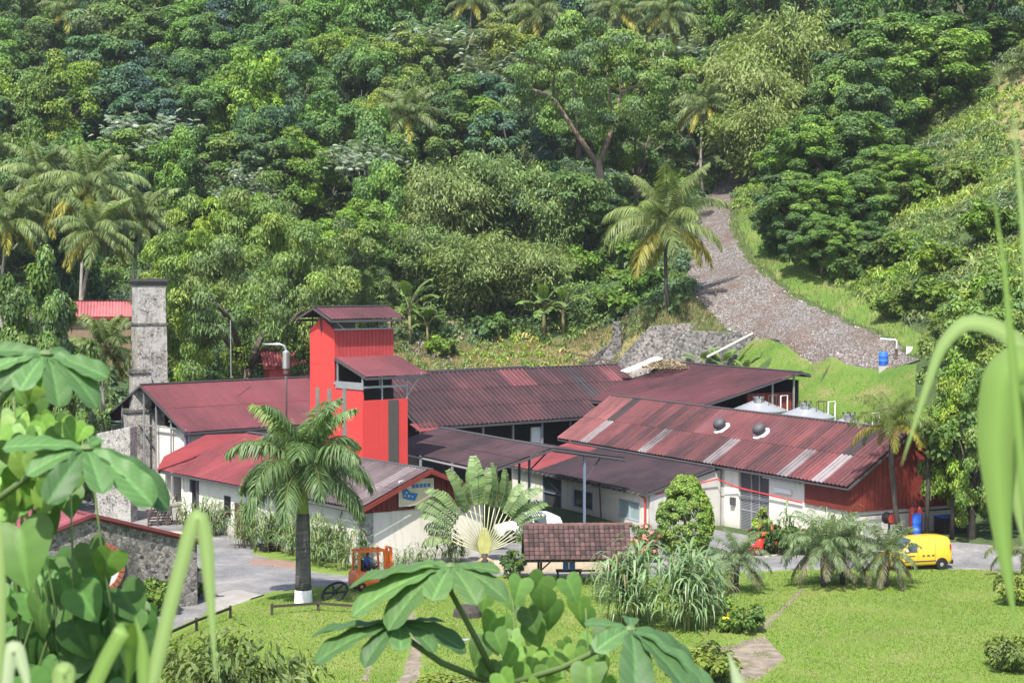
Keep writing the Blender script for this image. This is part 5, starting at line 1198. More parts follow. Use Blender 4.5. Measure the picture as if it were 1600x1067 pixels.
# ---------------------------------------------------------------- forest models
PB = {k: broad(k*7+1, 11, 5.0, 2.2, 64, 330, .28, pal) for k, pal in enumerate((G1, G2, G4, G1))}
PB[4] = broad(55, 11, 5.2, 1.5, 80, 300, .26, G3, asp=.28, rc=(.13,.2))
PB[5] = broad(77, 10, 5.4, 3.0, 56, 330, .30, G2, asp=.4, rc=(.14,.22), flat=.55)
PD = {0: draped(3, 12, 4.6, G1), 1: draped(9, 12, 4.8, G4)}
PM = {0: bamboo(5, 11, 5.0, GB), 1: bamboo(8, 11, 5.2, [(.15,.22,.075),(.125,.19,.065),(.175,.24,.09)])}
PK = {0: cecropia(4, 11, 4.2), 1: cecropia(14, 10, 4.4, 63)}
TINTS = [(1,1,1), (.85,1.0,1.1), (1.15,1.08,.9), (.8,.92,1.05), (1.05,1.1,.85), (.9,1.0,1.25)]
# ---- named trees
MG = broad(101, 16, 9.5, 1.0, 200, 430, .25, [(.13,.20,.055),(.105,.17,.048),(.155,.22,.06)], asp=.22, rc=(.09,.15), flat=.7, mat=LEAFG, droop=.4)
tree_at('mango_tree', MG, (16, 9.5), 385, 290, 385, 16, 'huge dense mango tree behind the smooth red roof', Y=152, cat='tree', tint=(1.12,1.12,1.0))
tree_at('mango_tree', MG, (16, 9.5), 525, 385, 190, 11, 'smaller mango tree crowding behind the red tower', Y=158, rz=2.0, tint=(.9,.95,.9))
SA = broad(131, 19, 10.5, 8.6, 130, 330, .27, [(.14,.225,.065),(.115,.195,.055),(.165,.25,.07)], rc=(.09,.15), flat=.5, dome=1.0)
r_ = rnd(6); m = MB(); m.tube([(1.0,0,-1), (.7,0,2.5), (1.1,0,5.2), (.7,0,7.2)], [.62,.5,.44,.38], 10)
m.tube([(.9,0,6.6), (-1.6,-.2,9.4), (-4.2,-.6,12.4), (-7.2,-1,13.4)], [.3,.26,.2,.08], 8); m.tube([(.8,0,6.9), (2.2,.4,9.8), (3.2,.4,13.0), (6.5,1,14.2)], [.3,.25,.18,.07], 8)
for a_, e in (((-1.6,-.2,9.4), (-2.2,2,14.5)), ((2.2,.4,9.8), (1.4,-1.5,15)), ((-4.2,-.6,12.4), (-4.6,-2.5,15)), ((3.2,.4,13.0), (3.6,2.5,16))): m.tube([a_, tuple((p+q)/2 + .2 for p, q in zip(a_, e)), e], [.16,.12,.05], 6)
sa = tree_at('rain_tree', (m.mesh('trunk', bark('rain_tree_bark', (.10,.06,.045), (.24,.19,.15), 3), True), SA[1]), (19, 10.5), 925, 33, 300, 19, 'wide spreading rain tree with bare leaning trunk above the big coconut palm', Y=196, rz=0)
LT = broad(151, 10, 5, .5, 90, 280, .26, [(.095,.165,.045),(.075,.135,.04),(.12,.195,.055)], asp=.34, rc=(.11,.18), mat=LEAFG)
tree_at('broadleaf_tree', LT, (10, 5), 45, 395, 190, 12, 'dark glossy tree left of the chimney at the left edge', Y=126)
tree_at('broadleaf_tree', LT, (10, 5), 105, 560, 120, 6, 'low leafy tree in front of the mossy garden wall', Y=124, rz=1.0)
tree_at('broadleaf_tree', LT, (10, 5), 490, 520, 130, 6, 'bushy tree filling the gap left of the red tower', Y=150, rz=1.7, tint=(.8,.9,.9))
RT = broad(171, 14, 8, .2, 190, 360, .28, [(.11,.195,.05),(.085,.155,.045),(.14,.225,.06)], asp=.42, rc=(.10,.17), flat=.7)
tree_at('broadleaf_tree', RT, (14, 8), 1405, 25, 290, 17, 'great round dark green tree at the top of the right hillside', Y=196)
tree_at('broadleaf_tree', RT, (14, 8), 1310, 175, 230, 14, 'broad dark green tree overhanging the stony track', Y=182, rz=2.2, tint=(.92,.95,.95))
tree_at('broadleaf_tree', RT, (14, 8), 1260, 270, 190, 11, 'leafy tree just above the bend of the stony track', Y=186, rz=4.0)
tree_at('broadleaf_tree', RT, (14, 8), 1185, 180, 130, 10, 'narrow dark tree where the stony track leaves the view', Y=222, rz=3.1, tint=(.85,.9,.95))
for k_, (px, yt, w, Y, lab, tn) in enumerate(((1345,95,200,188,'leafy tree filling the space below the great round tree',(1,1,1)), (1250,215,150,196,'leafy tree left of the one overhanging the track',(.95,1,.95)), (1330,265,170,174,'low spreading tree halfway down the right hillside',(.95,1,.9)),
        (1405,225,150,180,'low tree at the upper edge of the hillside grass',(1.05,1.05,.9)), (1285,335,140,172,'vine-covered tree beside the track bend',(.9,.95,.85)), (1225,325,90,186,'small bushy tree at the narrow part of the track',(.95,1,.95)), (1345,345,100,166,'low bushy tree on the middle of the right hillside',(1,1.02,.95)))):
    tree_at('broadleaf_tree', RT, (14, 8), px, yt, w, 9, lab, 'trees of the right hillside', Y=Y, rz=k_*1.1, tint=tn)
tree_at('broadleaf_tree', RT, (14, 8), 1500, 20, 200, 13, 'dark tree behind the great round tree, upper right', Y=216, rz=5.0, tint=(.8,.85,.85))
tree_at('broadleaf_tree', RT, (14, 8), 1600, 10, 180, 12, 'dark tree in the upper right corner', Y=225, rz=.5, tint=(.65,.7,.7))  # crown tint darker than its neighbours
RF = broad(191, 12, 5.5, .3, 150, 300, .25, [(.14,.225,.05),(.105,.18,.045),(.175,.25,.06)], asp=.36, rc=(.10,.16), flat=.8, mat=LEAFG)
tree_at('roadside_tree', RF, (12, 5.5), 1560, 425, 250, 12, 'tall leafy tree at the right edge above the lane', Y=122)
tree_at('roadside_tree', RF, (12, 5.5), 1520, 560, 165, 10, 'leafy tree overhanging the boarded end wall', Y=106, rz=2)
tree_at('roadside_tree', RF, (12, 5.5), 1590, 590, 170, 9, 'bushy tree behind the lane at the right edge', Y=110, rz=4)
tree_at('roadside_tree', RF, (12, 5.5), 1500, 470, 110, 6, 'yellow-green tree at the lower end of the stony track', Y=133, rz=5, tint=(1.15,1.1,.9))
for k, (px, yb, lab) in enumerate(((1447,838,'slim dark trunk standing before the boarded end wall'), (1487,838,'rightmost slim dark trunk before the boarded end wall'))):
    p = Zp(px, yb + 4, .9); o = empty('slender_tree', p, 0, lab, 'tree'); top = W(px + 3, 690 - 20*k, p.y) - p
    MB().tube([(0,0,-.3), top*.5 + Vector((.05,0,0)), top], [.16,.13,.1], 8).build('trunk', BARKD, o, smooth=True)
    r = rnd(300 + k); C = np.array([top]*9) + r.normal(size=(9,3))*np.array([.9,.9,.6]) + np.array([.5,0,.6]); v, f, tt = clump_leaves(r, C, np.full(9,.75), 90, .3, .38, G1); link('crown', np_mesh('crown', v, f, LEAF, tt), o)
# bamboo stands
for px, yt, w, H, lab in ((690,240,190,13,'feathery bamboo stand at the left of the middle thicket'), (775,212,200,14,'tallest feathery bamboo stand in the middle thicket'), (865,250,150,12,'feathery bamboo stand below the rain tree'),
                          (655,335,140,9,'low bamboo stand above the tower roof'), (740,345,190,10,'broad low bamboo stand behind the long red roofs'), (840,360,150,9,'low bamboo stand above the banana plants'), (600,330,120,9,'bamboo stand beside the pale cecropia above the tower')):
    tree_at('bamboo_stand', PM[int(px) % 2], (11, 5), px, yt, w, H, lab, 'bamboo stands', rz=None, cat='bamboo')
for px, yt, w, H, Y, lab in ((1235,-15,230,18,225,'tall yellowish bamboo stand at the top beside the great round tree'), (1175,55,200,16,220,'arching yellowish bamboo stand above the end of the track'), (1300,20,150,14,228,'bamboo stand behind the great round tree'), (1185,135,170,14,212,'lowest yellowish bamboo stand above the track')):
    tree_at('bamboo_stand', PM[0], (11, 5), px, yt, w, H, lab, 'bamboo stands', Y=Y, tint=(1.15,1.1,1.05), cat='bamboo')
for px, yt, w, H, lab in ((570,225,130,11,'pale silvery cecropia above the mango tree'), (700,50,150,13,'silvery cecropia high on the slope left of the rain tree'), (620,60,120,11,'silvery cecropia near the top left of centre'), (765,75,110,13,'tall white-limbed cecropia left of the rain tree'),
                          (1060,60,120,13,'whitish cecropia right of the rain tree'), (1105,105,110,12,'whitish cecropia beside the yellowish bamboo'), (245,180,140,12,'pale cecropia above the left coconut grove'), (385,262,90,9,'small pale cecropia over the mango tree'), (200,10,140,12,'greyish cecropia at the top left')):
    tree_at('cecropia_tree', PK[px % 2], (11, 4.2), px, yt, w, H, lab, 'cecropia trees')
# coconut palms: (crown px, crown py, base px, base py or None, distance, scale)
CP = [(12,345,8,470,172,1.0,'coconut palm at the left edge of the grove'), (68,322,66,462,176,1.0,'second coconut palm from the left in the grove'), (140,290,132,470,168,1.12,'tallest coconut palm of the left grove'),
      (150,362,120,470,160,.95,'leaning coconut palm in front of the tallest one'), (62,272,62,400,195,1.0,'coconut palm rising behind the left grove'), (222,345,205,455,172,.95,'greyish coconut palm between the grove and the mango tree'),
      (635,182,640,300,205,1.0,'single coconut palm in the forest above the tower'), (738,2,738,120,250,1.0,'coconut palm at the top edge left of the rain tree'), (838,22,838,130,240,1.15,'coconut palm at the top edge above the rain tree'),
      (965,18,965,130,245,1.1,'coconut palm at the top edge right of centre'), (1042,22,1042,140,240,1.05,'coconut palm at the top edge before the yellowish bamboo'), (1100,165,1100,250,215,.9,'drooping coconut palm half hidden above the track'),
      (165,545,170,660,134,.75,'young coconut palm between the dark tree and the chimney'), (110,20,110,150,255,1.0,'coconut palm high in the upper left forest')]
for k, (cx, cy, bx, by, Y, s, lab) in enumerate(CP):
    b_ = W(bx, by, Y); b_.z = float(hz(b_.x, b_.y)); tp_ = W(cx, cy, Y)
    if tp_.z - b_.z < 2.5: b_.z = tp_.z - 2.5
    palm('coconut_palm', b_, tp_, COCO, 26, lab, group='coconut palms', yellow=.45, scale=s*1.12, seed=k, tintm=(1.1,1.1,1.1) if k < 6 else (1,1,1))
b_ = hit(1047, 492, 0, 140); tp_ = W(1042, 352, b_.y)
COCOB = [frond_mesh(5.2,1.3,1.0,95,1.1,.042,.6,PC,11), frond_mesh(5.4,.85,1.8,95,1.15,.042,.8,PC,12), frond_mesh(5.4,.35,1.9,95,1.15,.042,.9,PC,13), frond_mesh(5.0,-.3,1.4,95,1.1,.042,1.0,PC,14)]
palm('coconut_palm', b_, tp_, COCOB, 23, 'large coconut palm with yellowing fronds beside the stony track', BARKD, .22, .15, None, .75, 1.28, seed=77, tintm=(1.25,1.2,1.1))
# the fill of the hillside forest: rows of trees, one by one
ORD = ['first','second','third','fourth','fifth','sixth','seventh','eighth','ninth','tenth','eleventh','twelfth','thirteenth','fourteenth','fifteenth','sixteenth','seventeenth','eighteenth','nineteenth','twentieth']
ROWN = ['topmost', 'second', 'third', 'fourth', 'fifth', 'sixth', 'seventh', 'lowest']
KIND = {'b0':('bright green','rounded'), 'b1':('blue-green','rounded'), 'b2':('dark green','dense'), 'b3':('fresh green','rounded'), 'b4':('yellow-green','fine-leaved'), 'b5':('blue-green','flat-topped'), 'd0':('vine-draped','columnar'), 'd1':('dark vine-draped','columnar')}
fr = random.Random(21)
for row, (yt, H) in enumerate(((-75,13), (-20,13), (30,12), (85,12), (140,11), (195,11), (250,10), (310,9))):
    x1_ = [1640,1640,1130,1120,1110,960,900,860][row]; x = -30 + (row % 2)*45; k = 0
    while x < x1_:
        px = x + fr.uniform(-22,22); py = yt + fr.uniform(-20,20); x += 92
        skip = (row == 7 and (px > 620 or 190 < px < 560)) or (row == 6 and (640 < px < 860 or 220 < px < 540)) or (row == 3 and 830 < px < 1020) or (row == 2 and 830 < px < 1010) or (row < 2 and 1290 < px < 1640 and row == 1) or (row == 5 and px > 700)
        if skip: continue
        if px < 420: kinds = ['d0','d1','b1','b0','d0','b3','b2','b5'] if row > 1 else ['b1','b5','b1','d1','b0']
        elif px < 650: kinds = ['b3','b0','d0','b4','b3','b0']
        else: kinds = ['b1','b2','b5','b2','b4','d1']
        if row >= 6 and px < 240: kinds = ['b2','b0','d1']
        kd = fr.choice(kinds); ms = (PB if kd[0] == 'b' else PD)[int(kd[1])]; c_, sh_ = KIND[kd]
        tree_at('forest_tree', ms, (11, 4.9), px, py, fr.uniform(125,185), H*fr.uniform(.9,1.2), '%s %s forest tree, %s from the left in the %s row of the hillside' % (c_, sh_, ORD[k], ROWN[row]), 'hillside forest trees', tint=fr.choice(TINTS)); k += 1
# ---------------------------------------------------------------- undergrowth and hillside cover (uncountable)
def cover(name, region, n, per, leaf, rc, pal, label, seed, asp=.35, keep=None, mat=None, kind='stuff'):
    r = rnd(seed); x = r.uniform(region[0], region[1], n*3); y = r.uniform(region[2], region[3], n*3)
    k = keep(x, y) if keep else np.ones(len(x), bool); x, y = x[k][:n], y[k][:n]
    RC = r.uniform(rc[0], rc[1], len(x)); C = np.c_[x, y, hz(x, y) + RC*.25]
    v, f, tt = clump_leaves(r, C, RC, per, leaf, asp, pal, up=.9, flat=.8, droop=.3)
    return tag(link(name, np_mesh(name, v, f, mat or LEAF, tt)), label, 'undergrowth', kind=kind)
# polygons to keep clear of plants, in world x, y
TRK = [(-0.2,0)]
trA = [hit(*p, 0, 120) for p in ((1395,578),(1300,572),(1230,548),(1160,530),(1120,505),(1085,470),(1072,430),(1080,390),(1085,350),(1100,310),(1128,282))]
trB = [hit(*p, 0, 120) for p in ((1440,566),(1395,540),(1310,500),(1235,465),(1190,430),(1160,395),(1140,360),(1140,330),(1150,305),(1160,285))]
TRKP = [(p.x, p.y) for p in trA] + [(p.x, p.y) for p in reversed(trB)]
def inside(x, y, poly):
    r_ = np.zeros(len(x), bool); n = len(poly); j = n - 1
    for i in range(n):
        xi, yi = poly[i]; xj, yj = poly[j]; c_ = ((yi > y) != (yj > y)) & (x < (xj-xi)*(y-yi)/((yj-yi) or 1e-9) + xi); r_ ^= c_; j = i
    return r_
vg = [hit(*p, 0, 120) for p in ((1470,540),(1420,505),(1350,470),(1290,432),(1240,405),(1205,380),(1180,350),(1165,325))]
VERGP = [(p.x, p.y) for p in trB[:8]] + [(p.x, p.y) for p in reversed(vg)]
def clear(x, y): return ~inside(x, y, TRKP) & ~inside(x, y, VERGP) & ~((x > 12) & (x < 36) & (y < 157) & (y > 100) & (hz(x, y) < 12.5))
MEADP = [(p.x, p.y) for p in (hit(*q, 0, 120) for q in ((1535,150),(1555,110),(1600,85),(1660,70),(1660,280),(1600,235),(1560,200)))]
right = lambda x, y: ~(inside(x, y, MEADP) & (np.sin(x*2.1)*np.sin(y*1.7) > -.25)) & clear(x, y) & (x > 19 + np.clip(y - 170, 0, 60)*.12)
cover('hillside_ferns', (20,66,104,215), 5200, 46, .30, (.35,.95), [(.17,.25,.065),(.14,.22,.06),(.21,.28,.085),(.105,.18,.05)], 'ferns and creepers covering the right hillside', 5, .26, keep=right, mat=BLADE)
cover('tall_grass', (24,62,118,200), 2600, 22, .8, (.35,.7), [(.20,.27,.095),(.25,.30,.12),(.16,.23,.075)], 'tall pale grass over the right hillside', 6, .07, keep=lambda x, y: right(x, y) & (np.sin(x*.3)*np.sin(y*.21) > -.35), mat=BLADE)
left = lambda x, y: ~((y < 154.5) & (x > -30) & (x < 16)) & ~inside(x, y, TRKP) & (x < 21 + np.clip(y - 190, 0, 50)*.15) & ~((y < 136) & (x > -33)) & ~((x > -13) & (x < 12) & (y < 172)) & ~((x > 15) & (y < 163)) & ~((x > 8) & (y < 160))
cover('forest_undergrowth', (-75,28,126,235), 6500, 36, .36, (.6,1.3), G1 + G2 + G4, 'leafy undergrowth between the forest trees', 7, .36, keep=left)
cover('slope_scrub', (-14,13,157,178), 420, 34, .34, (.25,.65), [(.16,.24,.07),(.20,.26,.09),(.13,.2,.055),(.34,.29,.15)], 'mixed scrub on the dry slope behind the roofs', 8, .2, keep=lambda x, y: ~inside(x, y, TRKP) & ((y > 164) | (np.sin(x*1.3 + y) > .3)) & ~((x > 8) & (y < 160)))
for k, (px, py, H, w, lab, tn) in enumerate(((690,560,1.9,1.6,'round bright green bush just above the red roof ridge',(1.4,1.4,1.0)), (655,520,2.6,1.8,'large-leaved shrub right of the tower',(1,1.05,1)), (770,530,2.3,2.0,'grey-green shrub on the dry slope',(.95,1.1,1.3)),
                                       (960,500,3.0,2.4,'leafy shrub beside the stone pier',(.9,1,.9)), (1000,470,3.2,2.6,'dense shrub under the large coconut palm',(.8,.95,.85)), (905,440,3.4,3.0,'broad shrub left of the large coconut palm',(1.0,1.1,.95)), (975,420,3.2,2.6,'glossy shrub behind the large coconut palm',(.95,1.05,.95)), (800,440,3,2.6,'bright creeper mound above the banana plants',(1.2,1.25,.95)), (940,385,3,2.6,'mound of shrubs at the foot of the rain tree',(1,1.1,1)))):
    if k == 0: BU = bush(31, 2.0, 1.6, 40, 90, .26, [(.085,.14,.035),(.07,.12,.03),(.11,.16,.045)])
    p = hit(px, py, 0, 140); put_bush('hillside_shrub', BU, p, lab, 'shrub', 'shrubs behind the roofs', (w/1.6,w/1.6,H/2.0), tn)
for k, (px, py, H, w, lab, tn) in enumerate(((1420,330,3.0,2.6,'rounded shrub high on the right hillside',(1,1,.95)), (1500,300,2.6,2.4,'pale shrub near the top of the right hillside',(1.15,1.1,1)), (1380,420,2.8,2.6,'dark shrub in the middle of the right hillside',(.85,.9,.85)), (1470,430,2.6,2.4,'yellow-green shrub in the middle of the right hillside',(1.3,1.2,.9)),
        (1550,380,3.2,2.8,'large shrub at the right part of the hillside',(1,1.05,.9)), (1330,440,2.2,2.0,'small shrub above the track verge',(.9,1,.9)), (1450,490,2.8,2.6,'glossy shrub above the lower end of the track',(1,1,.9)), (1400,500,2.0,1.9,'bright shrub beside the lower track verge',(1.2,1.2,.9)), (1215,400,1.8,1.6,'grassy shrub on the verge of the track bend',(.95,1.1,1.1)), (1580,480,3,2.6,'dense shrub at the right edge of the hillside',(.95,1,.85)))):
    put_bush('hillside_shrub', BU, hit(px, py, 0, 120), lab, 'shrub', 'shrubs of the right hillside', (w/1.6,w/1.6,H/2.0), tn)
banana(640, 545, 'banana plant rising right of the tower roof', 1.5, 10, 1, lift=2.4); banana(668, 540, 'slim banana plant beside the larger one right of the tower', 1.1, 8, 2)
banana(850, 528, 'left banana plant of the pair on the dry slope', 1.35, 9, 3, lift=2.0); banana(880, 525, 'right banana plant of the pair on the dry slope', 1.3, 9, 4, lift=2.0)
banana(1095, 572, 'low banana plant at the foot of the dark retaining wall', .95, 9, 5, Y=153.6); banana(1130, 575, 'low banana plant right of its twin by the retaining wall', 1.0, 10, 6, Y=153); banana(1165, 583, 'small drooping banana plant at the bank edge', .8, 8, 7, Y=151)
banana(1520, 165, 'banana plant on the pale meadow, upper right', 1.2, 8, 9, lift=2.2)
# ---------------------------------------------------------------- royal palm
RC_ = ((.13,.21,.08),(.155,.23,.10),(.105,.175,.065))
ROY = [frond_mesh(3.6,1.35,1.3,120,.85,.04,.7,RC_,21,.04,.25), frond_mesh(3.8,.95,2.0,120,.95,.04,.95,RC_,22,.04,.25), frond_mesh(3.8,.5,2.2,120,.95,.04,1.1,RC_,23,.04,.25), frond_mesh(3.7,.05,1.9,120,.9,.04,1.2,RC_,24,.04,.25)]
b_ = Zp(474, 944); rp = empty('royal_palm', b_, 0, 'royal palm with white-painted trunk base in the yard', 'palm tree')
t = NT('royal_trunk'); v_ = t.mapping(t.objco(), (1.5,1.5,9)); f = t.noise(v_, 1.2, 5, .7); t.done(t.ramp(f, [(.3,(.04,.037,.035)),(.55,(.085,.08,.076)),(.75,(.17,.16,.15))]), .85, t.bump(f, .5, .03))
MB().lathe([(.42,.72),(.40,1.2),(.37,2.2),(.36,3.2),(.34,4.2),(.31,4.6)], (0,0,0), 20).build('trunk', MATS['royal_trunk'], rp, smooth=True)
MB().lathe([(.48,-.3),(.47,.1),(.44,.5),(.425,.75)], (0,0,0), 20).build('painted_base', WHITE, rp, smooth=True)
MB().lathe([(.31,4.55),(.28,4.9),(.24,5.6),(.2,6.5),(.12,7.2)], (0,0,0), 16).build('crownshaft', plain('crownshaft_green', (.19,.26,.06), .45, var=.2), rp, smooth=True)
m = MB()
for k in range(26): a = random.uniform(0,6.28); m.tube([(0,0,6.0), (.4*math.cos(a), .4*math.sin(a), 6.1), (.55*math.cos(a), .55*math.sin(a), 5.3 + random.uniform(0,.5))], .02, 4)
m.build('fruit_stalks', plain('fruit_orange', (.45,.14,.03), .7), rp)
for k in range(22):
    f_ = link('frond', ROY[min(3, int(k/22*4))], rp, None, (0,0,6.7 + .4*(1-k/22))); f_.scale = (1.18,)*3; f_.rotation_euler = (random.uniform(-.2,.2), random.uniform(-.08,.08), k*2.39996 + .5); g = random.uniform(.8,1.15); f_.color = (g,g,g*.95,1)
    if k == 1: f_.color = (1.5,1.35,.9,1)
# ---------------------------------------------------------------- traveller palm: a flat fan of stalks
b_ = Zp(757, 886); tv = empty('traveller_palm', b_, R(6), 'traveller palm spreading its flat fan before the white gable wall', 'palm tree')
PETM = plain('petiole_pale', (.38,.39,.22), .6, var=.3); PETB = plain('sheath_yellow', (.36,.36,.12), .6, var=.6, scale=5)
MB().tube([(0,0,-.3), (0,0,.8)], [.22,.2], 10).build('trunk', BARKD, tv, smooth=True)
m = MB(); m.prism([(-.18,-.08,.5), (.18,-.08,.5), (.42,-.05,1.3), (.34,-.03,1.8), (.14,-.03,2.2), (0,0,2.3), (-.14,-.03,2.2), (-.34,-.03,1.8), (-.42,-.05,1.3)], (0,.16,0)); m.build('sheath', PETB, tv, bevel=.05)
PAL2 = ((.13,.20,.075),(.10,.165,.065),(.155,.235,.085))
TRL = [paddle(2.5,.40,.0,.9,.45,41,PAL2,.02), paddle(2.5,.42,.0,1.6,.7,42,PAL2,.02), paddle(2.4,.42,.0,2.4,.9,43,PAL2,.02)]
for k in range(23):
    a = R(-66 + 132*k/22); ln = 1.35 + 1.45*math.cos(a*.95) + random.uniform(-.12,.12); sx, cz = math.sin(a), math.cos(a); e = Vector((sx*ln, random.uniform(-.06,.06), .7 + cz*ln))
    st_ = MB().tube([(sx*.25, 0, .75 + cz*.4), (sx*ln*.6, 0, .7 + cz*ln*.6), e], [.05,.035,.028], 6).build('petiole', PETM, tv, smooth=True)
    lf = link('leaf', TRL[0 if abs(a) < .5 else (1 if abs(a) < .85 else 2)], tv, None, e); g = random.uniform(.75,1.25); lf.color = (g*.85,g*.85,g*.85,1)
    dv = Vector((sx, random.uniform(-.25,.1), cz)); uv_ = Vector((random.uniform(-1.1,1.1), -.8, .25 + .7*abs(sx))); lf.scale = (random.uniform(.8,1.15),)*3; uu = uv_.normalized(); sd_ = uu.cross(dv).normalized(); uu = dv.cross(sd_); lf.rotation_euler = Matrix((dv.normalized(), sd_, uu.normalized())).transposed().to_euler()
    if abs(a) > .95: lf.color = (.75*g,.72*g,.6*g,1)
for k, (dx, dz) in enumerate(((-.7,-1.1), (-.45,-1.3), (.6,-1.2), (.85,-1.0))):
    MB().tube([(dx*.15,-.1,.55), (dx*.8,-.3,.3), (dx*1.6,-.4,.05)], [.05,.04,.02], 5).build('dry_petiole', plain('dry_stalk', (.36,.24,.14), .8) if k == 0 else MATS['dry_stalk'], tv)
# ---------------------------------------------------------------- round leafy tree and flowering bushes at the yard
r = rnd(401); nc = 230; u = r.uniform(0,1,nc); a = r.uniform(0,6.28,nc); rad = 1.85*np.clip(np.sin(np.pi*(u*.80+.16))**.75,.1,1)*(1 - .25*u); C = np.c_[np.cos(a)*rad*.85, np.sin(a)*rad*.85, .4 + u*4.2]
v, f, tt = clump_leaves(r, C, np.full(nc,.33), 170, .115, .42, [(.16,.26,.05),(.13,.22,.04),(.20,.29,.06)], out=unit(C*np.array([1,1,0])+1e-3)); p = Zp(1070, 868)
o = empty('clipped_tree', (p.x,p.y,0), 0, 'bright green egg-shaped small tree in front of the white building', 'tree'); link('trunk', MB().tube([(0,0,-.2),(0,0,3)], [.12,.06], 8).mesh('trunk', BARK, True), o); link('crown', np_mesh('crown', v, f, LEAFG, tt), o)
put_bush('oleander', bush(41, 2.4, 1.1, 30, 90, .2, [(.08,.13,.04),(.10,.15,.05)], .2, (150,(.75,.25,.22),.13)), Zp(1012, 878), 'pink-flowering oleander beside the tiled shelter', 'flowering shrub')
HB = bush(42, 1.7, 1.5, 36, 100, .2, [(.05,.095,.028),(.04,.075,.022),(.075,.12,.035)], .4, (34,(.75,.10,.03),.16), LEAFG)
put_bush('hibiscus_bush', HB, Zp(1210, 865), 'dark hibiscus bush with red flowers behind the red machine', 'flowering shrub', None, (1,1,1)); put_bush('hibiscus_bush', HB, Zp(1258, 866), 'dark hibiscus bush right of the tall cane at the white wall', 'flowering shrub', None, (.9,.9,1.0), (.95,1,1))
put_bush('light_shrub', bush(43, 1.9, .7, 18, 80, .2, G3, .4), Zp(1190, 852), 'light green shrub in front of the grey slatted gate', 'shrub', None, (1,1,1.25), (1.2,1.3,1))
put_bush('dark_shrub', bush(44, 1.5, 1.0, 24, 90, .16, G4, .3), Zp(802, 905), 'dark fine-leaved shrub left of the tiled shelter', 'shrub')
put_bush('yellow_flower_bush', bush(45, 1.4, 1.3, 26, 90, .2, G1, .4, (22,(.7,.55,.05),.12)), Zp(1155, 988), 'yellow-dotted green bush on the lawn by the ditch', 'shrub')
LB = bush(46, 1.6, 1.7, 34, 90, .2, G3, .3)
put_bush('lawn_shrub', LB, Zp(1100, 1062), 'leafy shrub at the bottom edge beside the bare patch', 'shrub', None, (1.2,1.2,.9)); put_bush('lawn_shrub', LB, Zp(1590, 945), 'small leafy shrub at the right edge of the lawn', 'shrub', None, (.8,.8,1)); put_bush('lawn_shrub', LB, Zp(1580, 1050), 'leafy shrub in the bottom right corner', 'shrub', None, (.9,.9,.9), (.85,.9,.9))
put_bush('lawn_shrub', LB, Zp(690, 1090), 'mixed weeds under the big palmate leaves', 'shrub', None, (1.4,1.2,.5), (1.0,1.0,.9))
put_bush('yard_shrub', BU, Zp(300, 935), 'small green shrub at the foot of the stone shed', 'shrub', None, (.6,.6,.8)); put_bush('yard_shrub', BU, Zp(236, 958), 'red-flowered shrub below the stone shed wall', 'shrub', None, (.8,.8,.9))
for k, (px, py, w, h) in enumerate(((20,740,2.6,2.2), (70,735,2.2,2.0), (118,728,2.0,1.8))): put_bush('lane_shrub', BU, Zp(px, py), ['leftmost', 'middle', 'rightmost'][k] + ' shrub along the lane behind the stone shed', 'shrub', 'shrubs along the lane', (w/1.6,w/1.6,h/2), (1.2,1.2,1.1))
# ---------------------------------------------------------------- small date palms, queen palm
DP = ((.14,.20,.095),(.16,.215,.115),(.115,.17,.075))
DAT = [frond_mesh(1.7,1.3,1.3,60,.34,.014,.4,DP,31,.015,.12), frond_mesh(1.8,.8,1.9,60,.36,.014,.5,DP,32,.015,.12), frond_mesh(1.8,.25,1.9,60,.36,.014,.6,DP,33,.015,.12), frond_mesh(1.7,-.4,1.2,60,.34,.014,.8,((.17,.15,.10),(.13,.13,.08)),34,.015,.15)]
for k, (px, py, h, s, lab) in enumerate(((1152,926,1.7,1.2,'small date palm left of the others on the lawn edge'), (1288,918,2.2,1.5,'dense date palm in the middle of the lawn edge'), (1318,914,2.0,1.3,'date palm pressed against the dense middle one'), (1386,918,1.8,1.25,'date palm in front of the yellow van'))):
    b_ = Zp(px, py); palm('date_palm', b_, b_ + Vector((0,0,h)), DAT, 34, lab, BARKD, .16, .14, 'small date palms on the lawn edge', 0, s, 'palm tree', 50+k, False, tintm=(1.1,1.1,1.1))
DQ = ((.13,.175,.05),(.15,.19,.06),(.10,.14,.04)); QUE = [frond_mesh(3.2,1.3,1.5,100,.6,.018,.8,DQ,35,.03,.2), frond_mesh(3.3,.8,2.2,100,.62,.018,.9,DQ,36,.03,.2), frond_mesh(3.2,.3,2.2,100,.6,.018,1.0,DQ,37,.03,.2)]
b_ = Zp(1412, 852, .8); palm('queen_palm', b_, W(1392, 668, b_.y), QUE, 20, 'feathery queen palm standing before the boarded end wall', BARKD, .19, .14, None, .6, .95, 'palm tree', 61, False, tintm=(1.15,1.15,1))
b_ = Zp(1600, 900); palm('young_palm', b_, b_ + Vector((0,0,1.2)), [QUE[1], QUE[2]], 10, 'young feathery palm on the shaded lawn at the right edge', BARKD, .14, .12, None, 0, .8, 'palm tree', 63, False)
